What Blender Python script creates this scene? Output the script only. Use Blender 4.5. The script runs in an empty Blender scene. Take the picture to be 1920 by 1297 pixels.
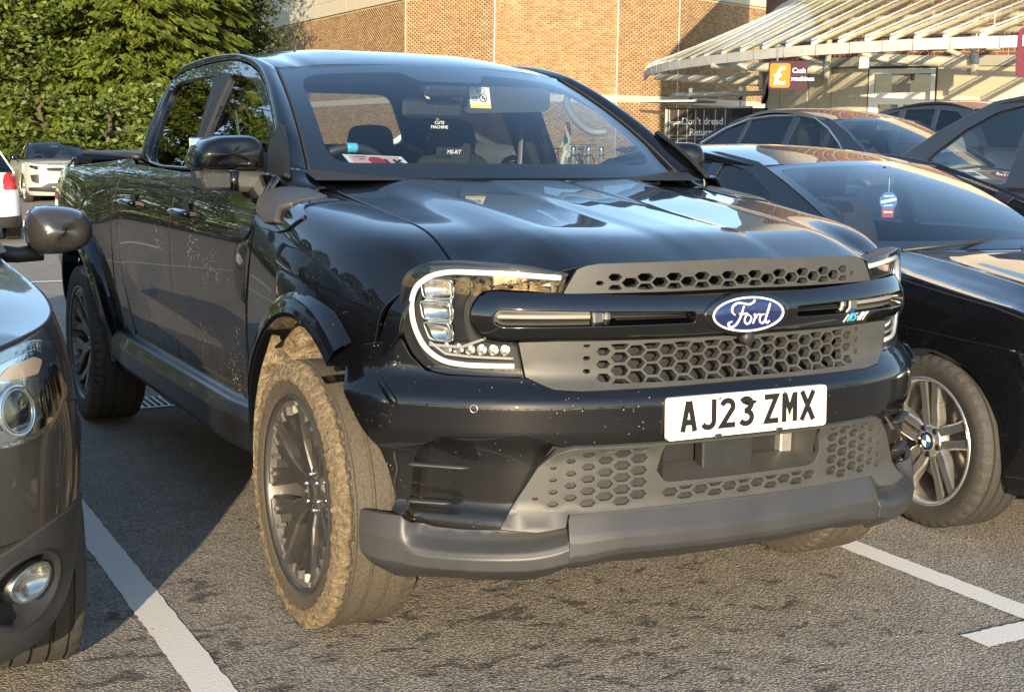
import bpy, bmesh, math, random
import numpy as np
from mathutils import Vector, Matrix
from mathutils.geometry import delaunay_2d_cdt
random.seed(7); RNG=np.random.default_rng(7)
SC=bpy.context.scene; COL=SC.collection
R=math.radians
# ------------------------------------------------------------------ camera, sky, sun, exposure
cam=bpy.data.objects.new('camera',bpy.data.cameras.new('camera')); COL.objects.link(cam); SC.camera=cam
CY,CP,CR=0.484896,-0.145538,0.013860
_f=Vector((math.sin(CY)*math.cos(CP),math.cos(CY)*math.cos(CP),math.sin(CP)))
_r=Vector((math.cos(CY),-math.sin(CY),0)); _u=_r.cross(_f)
_r2=_r*math.cos(CR)+_u*math.sin(CR); _u2=-_r*math.sin(CR)+_u*math.cos(CR)
_m=Matrix((_r2,_u2,-_f)).transposed().to_4x4(); _m.translation=Vector((-2.205413,-3.658250,1.378414))
cam.matrix_world=_m
cam.data.sensor_fit='HORIZONTAL'; cam.data.sensor_width=36; cam.data.lens=36*2560.877/1920
cam.data.clip_start=.05; cam.data.clip_end=600
SUN_AZ=R(206.5)      # measured from +Y towards +X; where the sun stands
SUN_EL=R(13.0)
wd=bpy.data.worlds.new('World'); SC.world=wd; wd.use_nodes=True
_n=wd.node_tree.nodes; _bg=_n['Background']
sky=_n.new('ShaderNodeTexSky'); sky.sky_type='NISHITA'; sky.sun_disc=False
sky.sun_elevation=SUN_EL; sky.sun_rotation=SUN_AZ; sky.air_density=1.0; sky.dust_density=.6; sky.ozone_density=1.6
wd.node_tree.links.new(sky.outputs[0],_bg.inputs[0]); _bg.inputs[1].default_value=.15
sl=bpy.data.lights.new('sun','SUN'); sl.energy=3.9; sl.angle=R(.5); sl.color=(1.0,.82,.58)
sun=bpy.data.objects.new('sun',sl); COL.objects.link(sun)
_sd=Vector((math.sin(SUN_AZ)*math.cos(SUN_EL),math.cos(SUN_AZ)*math.cos(SUN_EL),math.sin(SUN_EL)))
sun.rotation_euler=_sd.to_track_quat('Z','Y').to_euler(); sun.location=_sd*60
vs=SC.view_settings; vs.view_transform='Standard'; vs.look='None'; vs.exposure=1.45; vs.gamma=1; vs.use_curve_mapping=False
SC.render.film_transparent=False
SC.cycles.max_bounces=8; SC.cycles.transparent_max_bounces=16; SC.cycles.use_denoising=True
SC.cycles.sample_clamp_indirect=6
# ------------------------------------------------------------------ objects
def thing(name,label,cat,group=None):
    o=bpy.data.objects.new(name,None); COL.objects.link(o); o['label']=label; o['category']=cat
    if group:o['group']=group
    o.empty_display_size=.2
    return o
def empty(name,parent):
    o=bpy.data.objects.new(name,None); COL.objects.link(o); o.parent=parent; o.empty_display_size=.1; return o
def tag(o,label=None,cat=None,group=None,kind=None):
    if label:o['label']=label
    if cat:o['category']=cat
    if group:o['group']=group
    if kind:o['kind']=kind
    return o
def link(name,me,mat,parent=None):
    o=bpy.data.objects.new(name,me); COL.objects.link(o)
    if mat is not None:
        for m in (mat if isinstance(mat,(list,tuple)) else [mat]): me.materials.append(m)
    if parent is not None:o.parent=parent
    return o
def copy_tree(o,parent=None):
    c=o.copy(); COL.objects.link(c)
    if parent is not None:
        c.parent=parent
    for ch in list(o.children): copy_tree(ch,c)
    return c
class MB:
    """collects geometry; build() makes ONE mesh object"""
    def __init__(s): s.v=[];s.f=[];s.mi=[];s.sm=[];s.n=0
    def add(s,V,F,mi=0,smooth=False):
        V=np.asarray(V,float).reshape(-1,3); s.v.append(V)
        for f in F: s.f.append([int(i)+s.n for i in f]); s.mi.append(mi); s.sm.append(smooth)
        s.n+=len(V); return s
    def box(s,c,d,rot=None,mi=0,bev=0):
        x,y,z=[k/2 for k in d]
        if bev>0:
            b=min(bev,x*.9,y*.9,z*.9); V=[];idx={}
            for sx in(-1,1):
                for sy in(-1,1):
                    for sz in(-1,1):
                        for k in range(3):
                            p=[sx*x,sy*y,sz*z]
                            for j in range(3):
                                if j!=k:p[j]-=(sx,sy,sz)[j]*b
                            idx[(sx,sy,sz,k)]=len(V);V.append(p)
            F=[]
            for k in range(3):
                a,b2=(k+1)%3,(k+2)%3
                for sg in(-1,1):
                    q=[]
                    for (u,w) in((-1,-1),(1,-1),(1,1),(-1,1)):
                        t=[0,0,0];t[k]=sg;t[a]=u;t[b2]=w;q.append(idx[(*t,k)])
                    F.append(q if sg>0 else q[::-1])
                for u in(-1,1):
                    for w in(-1,1):
                        t0=[0,0,0];t1=[0,0,0];t0[k]=-1;t1[k]=1;t0[a]=t1[a]=u;t0[b2]=t1[b2]=w
                        q=[idx[(*t0,a)],idx[(*t1,a)],idx[(*t1,b2)],idx[(*t0,b2)]]
                        F.append(q if u*w<0 else q[::-1])
            for sx in(-1,1):
                for sy in(-1,1):
                    for sz in(-1,1):
                        q=[idx[(sx,sy,sz,k)] for k in range(3)]
                        F.append(q if sx*sy*sz>0 else q[::-1])
            V=np.array(V)
        else:
            V=np.array([(-x,-y,-z),(x,-y,-z),(x,y,-z),(-x,y,-z),(-x,-y,z),(x,-y,z),(x,y,z),(-x,y,z)])
            F=[(0,3,2,1),(4,5,6,7),(0,1,5,4),(1,2,6,5),(2,3,7,6),(3,0,4,7)]
        if rot is not None: V=V@np.array(Matrix(rot).to_3x3()).T if not isinstance(rot,np.ndarray) else V@rot.T
        return s.add(V+np.asarray(c,float),F,mi)
    def tube(s,P,r,n=10,mi=0,caps=True,closed=False,sq=None):
        P=np.asarray(P,float);m=len(P);rr=np.broadcast_to(np.asarray(r,float),(m,))
        T=np.gradient(P,axis=0)
        if closed: T=np.roll(P,-1,0)-np.roll(P,1,0)
        T/=np.linalg.norm(T,axis=1)[:,None]+1e-12
        up=np.array([0,0,1.]) if abs(T[0][2])<.9 else np.array([1.,0,0])
        V=[]
        A=np.cross(T[0],up);A/=np.linalg.norm(A)
        for i in range(m):
            A=A-T[i]*(A@T[i]);A/=np.linalg.norm(A);B=np.cross(T[i],A)
            k1,k2=(1,1) if sq is None else sq
            for j in range(n):
                a=2*math.pi*j/n
                V.append(P[i]+rr[i]*(k1*math.cos(a)*A+k2*math.sin(a)*B))
        F=[]
        for i in range(m if closed else m-1):
            for j in range(n):
                a=i*n+j;b=i*n+(j+1)%n;i2=(i+1)%m
                F.append((a,b,i2*n+(j+1)%n,i2*n+j))
        if caps and not closed:
            F.append(list(range(n))[::-1]);F.append([(m-1)*n+j for j in range(n)])
        return s.add(V,F,mi,True)
    def grid(s,P,mi=0,closeu=False,closev=False,flip=False,smooth=True):
        P=np.asarray(P,float);a,b=P.shape[:2];F=[]
        for i in range(a if closeu else a-1):
            for j in range(b if closev else b-1):
                q=[i*b+j,((i+1)%a)*b+j,((i+1)%a)*b+(j+1)%b,i*b+(j+1)%b]
                F.append(q[::-1] if flip else q)
        return s.add(P.reshape(-1,3),F,mi,smooth)
    def lathe(s,prof,n=48,axis='x',c=(0,0,0),mi=0,closed=False,smooth=True,flip=False):
        """prof: list of (along axis, radius)"""
        pr=np.asarray(prof,float);a=np.linspace(0,2*math.pi,n,endpoint=False)
        P=np.zeros((n,len(pr),3));k='xyz'.index(axis);u,w=(k+1)%3,(k+2)%3
        P[:,:,k]=pr[None,:,0];P[:,:,u]=np.cos(a)[:,None]*pr[None,:,1];P[:,:,w]=np.sin(a)[:,None]*pr[None,:,1]
        return s.grid(P+np.asarray(c,float),mi,closeu=True,closev=closed,flip=flip,smooth=smooth)
    def prism(s,poly,a,b,fn=None,mi=0):
        """extrude a 2D polygon between two offsets; fn(u,v,w)->xyz"""
        n=len(poly); fn=fn or (lambda u,v,w:(u,v,w))
        V=[fn(u,v,a) for u,v in poly]+[fn(u,v,b) for u,v in poly]
        F=[list(range(n))[::-1],list(range(n,2*n))]+[(i,(i+1)%n,n+(i+1)%n,n+i) for i in range(n)]
        return s.add(V,F,mi)
    def build(s,name,mat,parent=None,auto=None):
        me=bpy.data.meshes.new(name)
        if s.v:
            V=np.concatenate(s.v); me.from_pydata(V.tolist(),[],s.f)
            me.polygons.foreach_set('material_index',s.mi); me.polygons.foreach_set('use_smooth',s.sm); me.update()
        if auto is not None:
            me.polygons.foreach_set('use_smooth',[True]*len(me.polygons)); sharp(me,auto)
        return link(name,me,mat,parent)
def sharp(me,deg):
    bm=bmesh.new(); bm.from_mesh(me); bmesh.ops.recalc_face_normals(bm,faces=bm.faces)
    for e in bm.edges:
        e.smooth = not (len(e.link_faces)!=2 or e.calc_face_angle(0)>R(deg))
    bm.to_mesh(me); bm.free()
def subd(name,V,F,mat,parent,lv=2,crease=None):
    me=bpy.data.meshes.new(name); me.from_pydata([tuple(v) for v in V],[],F); me.update()
    bm=bmesh.new(); bm.from_mesh(me); bmesh.ops.recalc_face_normals(bm,faces=bm.faces)
    if crease:
        cl=bm.edges.layers.float.new('crease_edge') if bm.edges.layers.float.get('crease_edge') is None else bm.edges.layers.float.get('crease_edge')
        bm.verts.ensure_lookup_table()
        for a,b,w in crease:
            e=bm.edges.get((bm.verts[a],bm.verts[b]))
            if e:e[cl]=w
    bm.to_mesh(me); bm.free(); me.polygons.foreach_set('use_smooth',[True]*len(me.polygons))
    o=link(name,me,mat,parent); m=o.modifiers.new('s','SUBSURF'); m.levels=lv; m.render_levels=lv
    return o
# ------------------------------------------------------------------ panels cut from a surface
def _dens(poly,step):
    out=[];n=len(poly)
    for i in range(n):
        a=np.array(poly[i],float);b=np.array(poly[(i+1)%n],float);k=max(1,int(math.ceil(np.linalg.norm((b-a)/step))))
        for j in range(k): out.append(a+(b-a)*j/k)
    return np.array(out)
def _inside(P,loop):
    x,y=P[:,0],P[:,1];r=np.zeros(len(P),bool);a=loop;b=np.roll(loop,-1,0)
    for (x0,y0),(x1,y1) in zip(a,b):
        if y0==y1: continue
        k=((y0>y)!=(y1>y))&(x<(x1-x0)*(y-y0)/(y1-y0)+x0); r^=k
    return r
def rnd(poly,r,seg=5):
    """round the corners of a polygon; r a number or one per vertex"""
    n=len(poly);out=[];P=[np.array(p,float) for p in poly]
    rr=[r]*n if np.isscalar(r) else r
    for i in range(n):
        p=P[i];a=P[i-1]-p;b=P[(i+1)%n]-p;la,lb=np.linalg.norm(a),np.linalg.norm(b)
        d=min(rr[i],la*.48,lb*.48)
        if d<1e-5: out.append(p);continue
        s=p+a/la*d;e=p+b/lb*d
        for k in range(seg+1):
            t=k/seg; out.append((1-t)**2*s+2*t*(1-t)*p+t*t*e)
    return [tuple(q) for q in out]
def panel(name,poly,f,mat,parent,step=.03,holes=(),thick=.012,bev=.0018,inside=None,back=False,edge_step=None,mats=None,tris=None,wob=0,out=None):
    """smooth panel: polygon (with holes) in the parameter plane of the surface f(u,v)->xyz, with a rolled edge and depth"""
    st=np.array(step if not np.isscalar(step) else (step,step),float); es=st*.6 if edge_step is None else np.array(edge_step if not np.isscalar(edge_step) else (edge_step,)*2,float)
    loops=[_dens(poly,es)]+[_dens(h,es) for h in holes]
    ar=lambda L:.5*np.sum(L[:,0]*np.roll(L[:,1],-1)-np.roll(L[:,0],-1)*L[:,1])
    loops=[L if (ar(L)>0)==(i==0) else L[::-1] for i,L in enumerate(loops)]
    lo,hi=loops[0].min(0),loops[0].max(0)
    gx=np.arange(lo[0]+st[0]*.5,hi[0],st[0]);gy=np.arange(lo[1]+st[1]*.5,hi[1],st[1])
    if len(gx) and len(gy):
        G=np.stack(np.meshgrid(gx,gy,indexing='ij'),-1).reshape(-1,2)
        m=_inside(G,loops[0])
        for h in loops[1:]: m&=~_inside(G,h)
        G=G[m]
        if len(G):
            B=np.concatenate(loops)/st; keep=np.ones(len(G),bool)
            for k in range(0,len(G),2000):
                d=((G[k:k+2000,None]/st-B[None])**2).sum(-1).min(1); keep[k:k+2000]=d>.16
            G=G[keep]
    else: G=np.zeros((0,2))
    Vs=[];E=[];n=0
    for L in loops:
        k=len(L);Vs.append(L);E+=[(n+i,n+(i+1)%k) for i in range(k)];n+=k
    nb=n;Vs.append(G);V2=np.concatenate(Vs)
    sc=1/st
    vo,eo,fo,ov,oe,of=delaunay_2d_cdt([Vector(v) for v in V2*sc],E,[],0,1e-6,True)
    VO=np.array([tuple(v) for v in vo])/sc; idx=[o[0] if o else -1 for o in ov]
    T=np.array([t for t in fo if len(t)==3])
    C=VO[T].mean(1);m=_inside(C,loops[0])
    for h in loops[1:]: m&=~_inside(C,h)
    T=T[m]
    mp={o:i for i,o in enumerate(idx) if o>=0}
    P=np.asarray(f(VO[:,0],VO[:,1]),float)
    h=1e-3
    N=np.cross(np.asarray(f(VO[:,0]+h,VO[:,1]))-np.asarray(f(VO[:,0]-h,VO[:,1])),np.asarray(f(VO[:,0],VO[:,1]+h))-np.asarray(f(VO[:,0],VO[:,1]-h)))
    N/=np.linalg.norm(N,axis=1)[:,None]+1e-15
    if out is not None: flip=(N@np.asarray(out,float)).mean()<0
    else:
        ins=np.array(inside if inside is not None else (0,1.5,.8),float)
        flip=((N*(P-ins)).sum(1)).mean()<0
    if flip: N=-N
    # winding so that face normal follows N
    fn=np.cross(P[T[:,1]]-P[T[:,0]],P[T[:,2]]-P[T[:,0]]); sw=(fn*N[T[:,0]]).sum(1)<0
    T[sw]=T[sw][:,::-1]
    V=[P];NN=[N];F=[tuple(t) for t in T];cnt=len(P);FM=[0]*len(F)
    k0=0
    for li,L in enumerate(loops):
        k=len(L); ids=np.array([mp.get(k0+i,-1) for i in range(k)]); k0+=k
        ids=ids[ids>=0];k=len(ids)
        if k<3: continue
        p=P[ids];nn=N[ids]
        t=np.roll(p,-1,0)-np.roll(p,1,0);t/=np.linalg.norm(t,axis=1)[:,None]+1e-12
        o=np.cross(t,nn);  # loop is ccw in (u,v): outward on the right when not flipped
        if flip:o=-o
        o/=np.linalg.norm(o,axis=1)[:,None]+1e-12
        rings=[(p+o*bev*.7-nn*bev*.3,(nn+o)/1.41421),(p+o*bev-nn*bev,o)]
        rings2=[(p+o*bev-nn*bev,o),(p+o*bev-nn*thick,o)]
        a=ids; base=[]
        for q,qn in rings: V.append(q);NN.append(qn);base.append(cnt+np.arange(k));cnt+=k
        for q,qn in rings2: V.append(q);NN.append(qn);base.append(cnt+np.arange(k));cnt+=k
        for A,B in ((a,base[0]),(base[0],base[1]),(base[2],base[3])):
            for i in range(k):
                j=(i+1)%k; q=(A[i],B[i],B[j],A[j])
                F.append(q if not flip else q[::-1]);FM.append(0)
    if back:
        V.append(P-N*thick);NN.append(-N);F+=[tuple(int(x)+cnt for x in t[::-1]) for t in T];cnt+=len(P)
    V=np.concatenate(V);NN=np.concatenate(NN)
    me=bpy.data.meshes.new(name); me.from_pydata(V.tolist(),[],[[int(i) for i in q] for q in F])
    me.polygons.foreach_set('use_smooth',[True]*len(me.polygons)); me.update()
    try: me.normals_split_custom_set_from_vertices(NN.tolist())
    except Exception as ex: print('normals',name,ex)
    return link(name,me,mat,parent)
def surf(name,f,us,vs,mat,parent,inside=None,out=None,thick=0):
    """plain grid on a surface with analytic normals"""
    U,Vv=np.meshgrid(us,vs,indexing='ij');u=U.ravel();v=Vv.ravel();P=np.asarray(f(u,v),float);h=1e-3
    N=np.cross(np.asarray(f(u+h,v))-np.asarray(f(u-h,v)),np.asarray(f(u,v+h))-np.asarray(f(u,v-h)));N/=np.linalg.norm(N,axis=1)[:,None]+1e-15
    flip=((N@np.asarray(out,float)).mean()<0) if out is not None else (((N*(P-np.array(inside if inside is not None else(0,1.5,.8)))).sum(1)).mean()<0)
    if flip:N=-N
    b=len(vs);F=[]
    for i in range(len(us)-1):
        for j in range(b-1):
            q=[i*b+j,(i+1)*b+j,(i+1)*b+j+1,i*b+j+1];F.append(q[::-1] if flip else q)
    me=bpy.data.meshes.new(name);me.from_pydata(P.tolist(),[],F);me.polygons.foreach_set('use_smooth',[True]*len(F));me.update()
    me.normals_split_custom_set_from_vertices(N.tolist())
    o=link(name,me,mat,parent)
    if thick: 
        m=o.modifiers.new('t','SOLIDIFY');m.thickness=thick;m.offset=-1
    return o
def loft(A,B,bulge=0,n=8,bdir=None):
    """surface function between two polylines (same parameter 0..1)"""
    A=np.asarray(A,float);B=np.asarray(B,float)
    ta=np.r_[0,np.cumsum(np.linalg.norm(np.diff(A,axis=0),axis=1))];ta/=ta[-1]
    tb=np.r_[0,np.cumsum(np.linalg.norm(np.diff(B,axis=0),axis=1))];tb/=tb[-1]
    def f(u,v):
        u=np.asarray(u,float);v=np.asarray(v,float)
        a=_hermite(ta,A,u);b=_hermite(tb,B,u);q=a+(b-a)*v[...,None]
        if bulge:
            q=q+np.asarray(bdir,float)*(bulge*4*v*(1-v))[...,None]
        return q
    return f
def mirror_poly(p): return [(-u,v) for u,v in p][::-1]
def _hermite(ts, ps, q):
    ts=np.asarray(ts,float); ps=np.asarray(ps,float)
    m=np.zeros_like(ps); d=(ps[1:]-ps[:-1])/(ts[1:]-ts[:-1])[(...,)+(None,)*(ps.ndim-1)]
    m[1:-1]=.5*(d[1:]+d[:-1]); m[0]=d[0]; m[-1]=d[-1]
    q=np.asarray(q,float); i=np.clip(np.searchsorted(ts,q)-1,0,len(ts)-2)
    h=ts[i+1]-ts[i]; t=np.clip((q-ts[i])/h,-.5,1.5)
    ex=(...,)+(None,)*(ps.ndim-1)
    t=t[ex] if ps.ndim>1 else t; h=h[ex] if ps.ndim>1 else h
    return (2*t**3-3*t**2+1)*ps[i]+(t**3-2*t**2+t)*h*m[i]+(-2*t**3+3*t**2)*ps[i+1]+(t**3-t**2)*h*m[i+1]
def lerp1(xs, ys, q): return np.interp(q, xs, ys)
def smooth(a,b,x):
    t=np.clip((x-a)/(b-a),0,1); return t*t*(3-2*t)
# plan outline of the truck nose (x>=0 half), arc length s from the centre line
_BP=np.array([(0,-.832),(.13,-.829),(.26,-.818),(.5,-.768),(.65,-.708),(.75,-.640),(.83,-.566),(.90,-.494),(.948,-.425),(.975,-.345),(.985,-.26),(.99,-.16)])
_d=np.r_[0,np.cumsum(np.hypot(*np.diff(_BP,axis=0).T))]
_SS=np.linspace(0,_d[-1],400); _BS=_hermite(_d,_BP,_SS)
_BS=np.stack([np.convolve(np.pad(_BS[:,k],20,mode='reflect',reflect_type='odd'),np.ones(41)/41,'valid') for k in(0,1)],-1)
_BS[:,0]-=_BS[0,0]*(1-_SS/_SS[-1])
_arc=np.r_[0,np.cumsum(np.hypot(*np.diff(_BS,axis=0).T))]; SMAX=_arc[-1]
_T=np.gradient(_BS,_arc,axis=0); _T[:,1]*=smooth(0,.08,_arc); _T/=np.hypot(_T[:,0],_T[:,1])[:,None]
def nose(s, z, inset):
    """point on the nose: s signed arc length (minus = truck's right), inset backwards from the bumper outline"""
    s=np.asarray(s,float); a=np.abs(s); sg=np.where(s<0,-1.,1.)
    bx=np.interp(a,_arc,_BS[:,0]); by=np.interp(a,_arc,_BS[:,1])
    tx=np.interp(a,_arc,_T[:,0]); ty=np.interp(a,_arc,_T[:,1])
    ov=np.maximum(a-SMAX,0); bx=bx+ov*tx; by=by+ov*ty
    x=bx-inset*ty; y=by+inset*tx      # inward normal is (-ty, tx)
    return np.stack([sg*x,y,np.asarray(z,float)+0*x],-1)
INZ=[(.26,.10),(.30,.05),(.33,.012),(.36,.0),(.425,.004),(.445,.02),(.46,.035),(.60,.034),(.625,.02),(.66,.012),(.735,.012),(.748,.018),(.795,.058),(.815,.064),(.95,.062),(1.06,.068),(1.09,.075)]
_inz=np.array(INZ); _zq=np.linspace(.2,1.12,369); _iq=np.interp(_zq,_inz[:,0],_inz[:,1])
_iq=np.convolve(np.pad(_iq,4,mode='edge'),np.ones(9)/9,'valid')
def inset(z): return np.interp(z,_zq,_iq)
def front(s,z,off=0.0): return nose(s,z,inset(np.asarray(z,float))-off)

def sm(xs,ys,w):
    """smoothed table lookup: C1 curve through the points, then a running mean of half-width w"""
    xs=np.asarray(xs,float);ys=np.asarray(ys,float); n=600; q=np.linspace(xs[0]-.3,xs[-1]+.3,n); v=_hermite(xs,ys,np.clip(q,xs[0],xs[-1]))
    s0=(ys[1]-ys[0])/(xs[1]-xs[0]);s1=(ys[-1]-ys[-2])/(xs[-1]-xs[-2]); v=v+np.where(q<xs[0],(q-xs[0])*s0,0)+np.where(q>xs[-1],(q-xs[-1])*s1,0)
    k=max(1,int(w/(q[1]-q[0])))
    for _ in range(2): v=np.convolve(np.pad(v,k,mode='edge'),np.ones(2*k+1)/(2*k+1),'valid')
    return lambda x: np.interp(x,q,v)
# ------------------------------------------------------------------ materials
def _new(name):
    m=bpy.data.materials.new(name); m.use_nodes=True; nt=m.node_tree; return m,nt,nt.nodes['Principled BSDF']
def _nd(nt,t,**k):
    n=nt.nodes.new(t)
    for a,b in k.items():
        if a.startswith('_'): setattr(n,a[1:],b)
        else: n.inputs[a.replace('__',' ')].default_value=b
    return n
def noise(nt,co,scale,detail=4,rough=.5,dist=0):
    n=nt.nodes.new('ShaderNodeTexNoise'); n.inputs['Scale'].default_value=scale; n.inputs['Detail'].default_value=detail; n.inputs['Roughness'].default_value=rough; n.inputs['Distortion'].default_value=dist
    if co is not None: nt.links.new(co,n.inputs['Vector'])
    return n.outputs['Fac']
def coord(nt,kind='Object',scale=None):
    t=nt.nodes.new('ShaderNodeTexCoord').outputs[kind]
    if scale is not None:
        mp=nt.nodes.new('ShaderNodeMapping'); mp.inputs['Scale'].default_value=scale; nt.links.new(t,mp.inputs['Vector']); t=mp.outputs[0]
    return t
def ramp(nt,fac,stops):
    r=nt.nodes.new('ShaderNodeValToRGB'); el=r.color_ramp.elements
    while len(el)<len(stops): el.new(.5)
    for e,(p,c) in zip(el,stops):
        e.position=p; e.color=(*c,1) if not np.isscalar(c) else (c,c,c,1)
    nt.links.new(fac,r.inputs[0]); return r.outputs[0]
def mix(nt,fac,a,b,mode='MIX'):
    m=nt.nodes.new('ShaderNodeMix'); m.data_type='RGBA'; m.blend_type=mode
    for s,k in ((fac,'Factor'),(a,6),(b,7)):
        i=m.inputs[0] if k=='Factor' else m.inputs[k]
        if hasattr(s,'is_output'): nt.links.new(s,i)
        elif np.isscalar(s): i.default_value=s if k=='Factor' else (s,s,s,1)
        else: i.default_value=(*s,1)
    return m.outputs[2]
def math_(nt,op,a,b=None,clamp=False):
    m=nt.nodes.new('ShaderNodeMath'); m.operation=op; m.use_clamp=clamp
    for i,s in enumerate((a,b)):
        if s is None: continue
        if hasattr(s,'is_output'): nt.links.new(s,m.inputs[i])
        else: m.inputs[i].default_value=s
    return m.outputs[0]
def bump(nt,b,h,strength=.3,dist=.01):
    n=nt.nodes.new('ShaderNodeBump'); n.inputs['Strength'].default_value=strength; n.inputs['Distance'].default_value=dist
    nt.links.new(h,n.inputs['Height']); nt.links.new(n.outputs[0],b.inputs['Normal'])
def simple(name,col,rough=.5,metal=0,coat=0,var=.0,vs=20,bmp=0,bs=200,bd=.002,ior=1.5,emit=None,es=0):
    m,nt,b=_new(name); b.inputs['Base Color'].default_value=(*col,1); b.inputs['Roughness'].default_value=rough; b.inputs['Metallic'].default_value=metal
    b.inputs['Coat Weight'].default_value=coat; b.inputs['Coat Roughness'].default_value=.03; b.inputs['IOR'].default_value=ior
    co=coord(nt)
    if var:
        nz=noise(nt,co,vs,5,.6); c=ramp(nt,nz,[(.3,tuple(k*(1-var) for k in col)),(.7,tuple(min(1,k*(1+var)) for k in col))]); nt.links.new(c,b.inputs['Base Color'])
    if bmp: bump(nt,b,noise(nt,co,bs,4,.6),bmp,bd)
    if emit: b.inputs['Emission Color'].default_value=(*emit,1); b.inputs['Emission Strength'].default_value=es
    return m
def paint(name,col,flake=0,rough=.45,dirt=0,dirtcol=(.20,.155,.10),dust=.02,z0=.35,z1=1.0,speck=.0,metal=0):
    """car paint: dark base under a clear coat; road dirt grows towards the sill and spatters in specks"""
    m,nt,b=_new(name); co=coord(nt)
    b.inputs['Roughness'].default_value=rough; b.inputs['Coat Weight'].default_value=1; b.inputs['Coat Roughness'].default_value=.012; b.inputs['Coat IOR'].default_value=1.5; b.inputs['Metallic'].default_value=metal; b.inputs['Specular IOR Level'].default_value=.12 if metal==0 else .5
    n1=noise(nt,co,3.2,6,.62); base=mix(nt,ramp(nt,n1,[(.35,0.0),(.75,dust)]),col,(.30,.27,.23))
    sp=nt.nodes.new('ShaderNodeSeparateXYZ'); nt.links.new(co,sp.inputs[0])
    if dirt:
        g=nt.nodes.new('ShaderNodeMapRange'); nt.links.new(sp.outputs[2],g.inputs[0]); g.inputs[1].default_value=z1; g.inputs[2].default_value=z0; g.inputs[3].default_value=0; g.inputs[4].default_value=1
        st=noise(nt,coord(nt,'Object',(6,9,2.0)),2.2,6,.7)
        d=math_(nt,'MULTIPLY',math_(nt,'POWER',g.outputs[0],1.3),ramp(nt,st,[(.25,.25),(.7,1.0)]))
        d=math_(nt,'MULTIPLY',d,dirt,True)
        base=mix(nt,d,base,dirtcol)
        nt.links.new(math_(nt,'SUBTRACT',1.0,math_(nt,'MULTIPLY',d,.75),True),b.inputs['Coat Weight'])
        nt.links.new(math_(nt,'ADD',rough,math_(nt,'MULTIPLY',d,.45)),b.inputs['Roughness'])
    if speck:
        v=nt.nodes.new('ShaderNodeTexVoronoi'); nt.links.new(co,v.inputs['Vector']); v.inputs['Scale'].default_value=72; v.inputs['Randomness'].default_value=1
        big=noise(nt,co,4.5,3,.6)
        thr=ramp(nt,big,[(.42,0.0),(.72,speck)])
        s=math_(nt,'LESS_THAN',v.outputs['Distance'],thr)
        base=mix(nt,s,base,(.45,.38,.29))
    nt.links.new(base,b.inputs['Base Color'])
    bump(nt,b,noise(nt,co,900,2,.5),.006,.0005)
    return m
def glass(name,tint=(.75,.82,.80),refl=1.0,rough=.0,ior=1.52,haze=0,hcol=(.5,.5,.5)):
    m,nt,b=_new(name); nt.nodes.remove(b); o=nt.nodes['Material Output']
    tr=nt.nodes.new('ShaderNodeBsdfTransparent'); tr.inputs[0].default_value=(*tint,1)
    gl=nt.nodes.new('ShaderNodeBsdfGlossy'); gl.inputs['Roughness'].default_value=rough; gl.inputs['Color'].default_value=(1,1,1,1)
    fr=nt.nodes.new('ShaderNodeFresnel'); ge=nt.nodes.new('ShaderNodeNewGeometry'); nt.links.new(math_(nt,'ADD',ior,math_(nt,'MULTIPLY',ge.outputs['Backfacing'],1/ior-ior)),fr.inputs[0])
    mx=nt.nodes.new('ShaderNodeMixShader'); nt.links.new(math_(nt,'MULTIPLY',fr.outputs[0],refl,True),mx.inputs[0]); 
    body=tr.outputs[0]
    if haze:
        df=nt.nodes.new('ShaderNodeBsdfDiffuse'); df.inputs[0].default_value=(*hcol,1); tl=nt.nodes.new('ShaderNodeBsdfTranslucent'); tl.inputs[0].default_value=(*hcol,1)
        m1=nt.nodes.new('ShaderNodeMixShader'); m1.inputs[0].default_value=.5; nt.links.new(df.outputs[0],m1.inputs[1]); nt.links.new(tl.outputs[0],m1.inputs[2])
        m2=nt.nodes.new('ShaderNodeMixShader'); nt.links.new(math_(nt,'MULTIPLY',ramp(nt,noise(nt,coord(nt),.9,5,.65),[(.3,.5),(.7,1.4)]),haze,True),m2.inputs[0]); nt.links.new(body,m2.inputs[1]); nt.links.new(m1.outputs[0],m2.inputs[2]); body=m2.outputs[0]
    nt.links.new(body,mx.inputs[1]); nt.links.new(gl.outputs[0],mx.inputs[2]); nt.links.new(mx.outputs[0],o.inputs[0])
    return m
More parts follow.
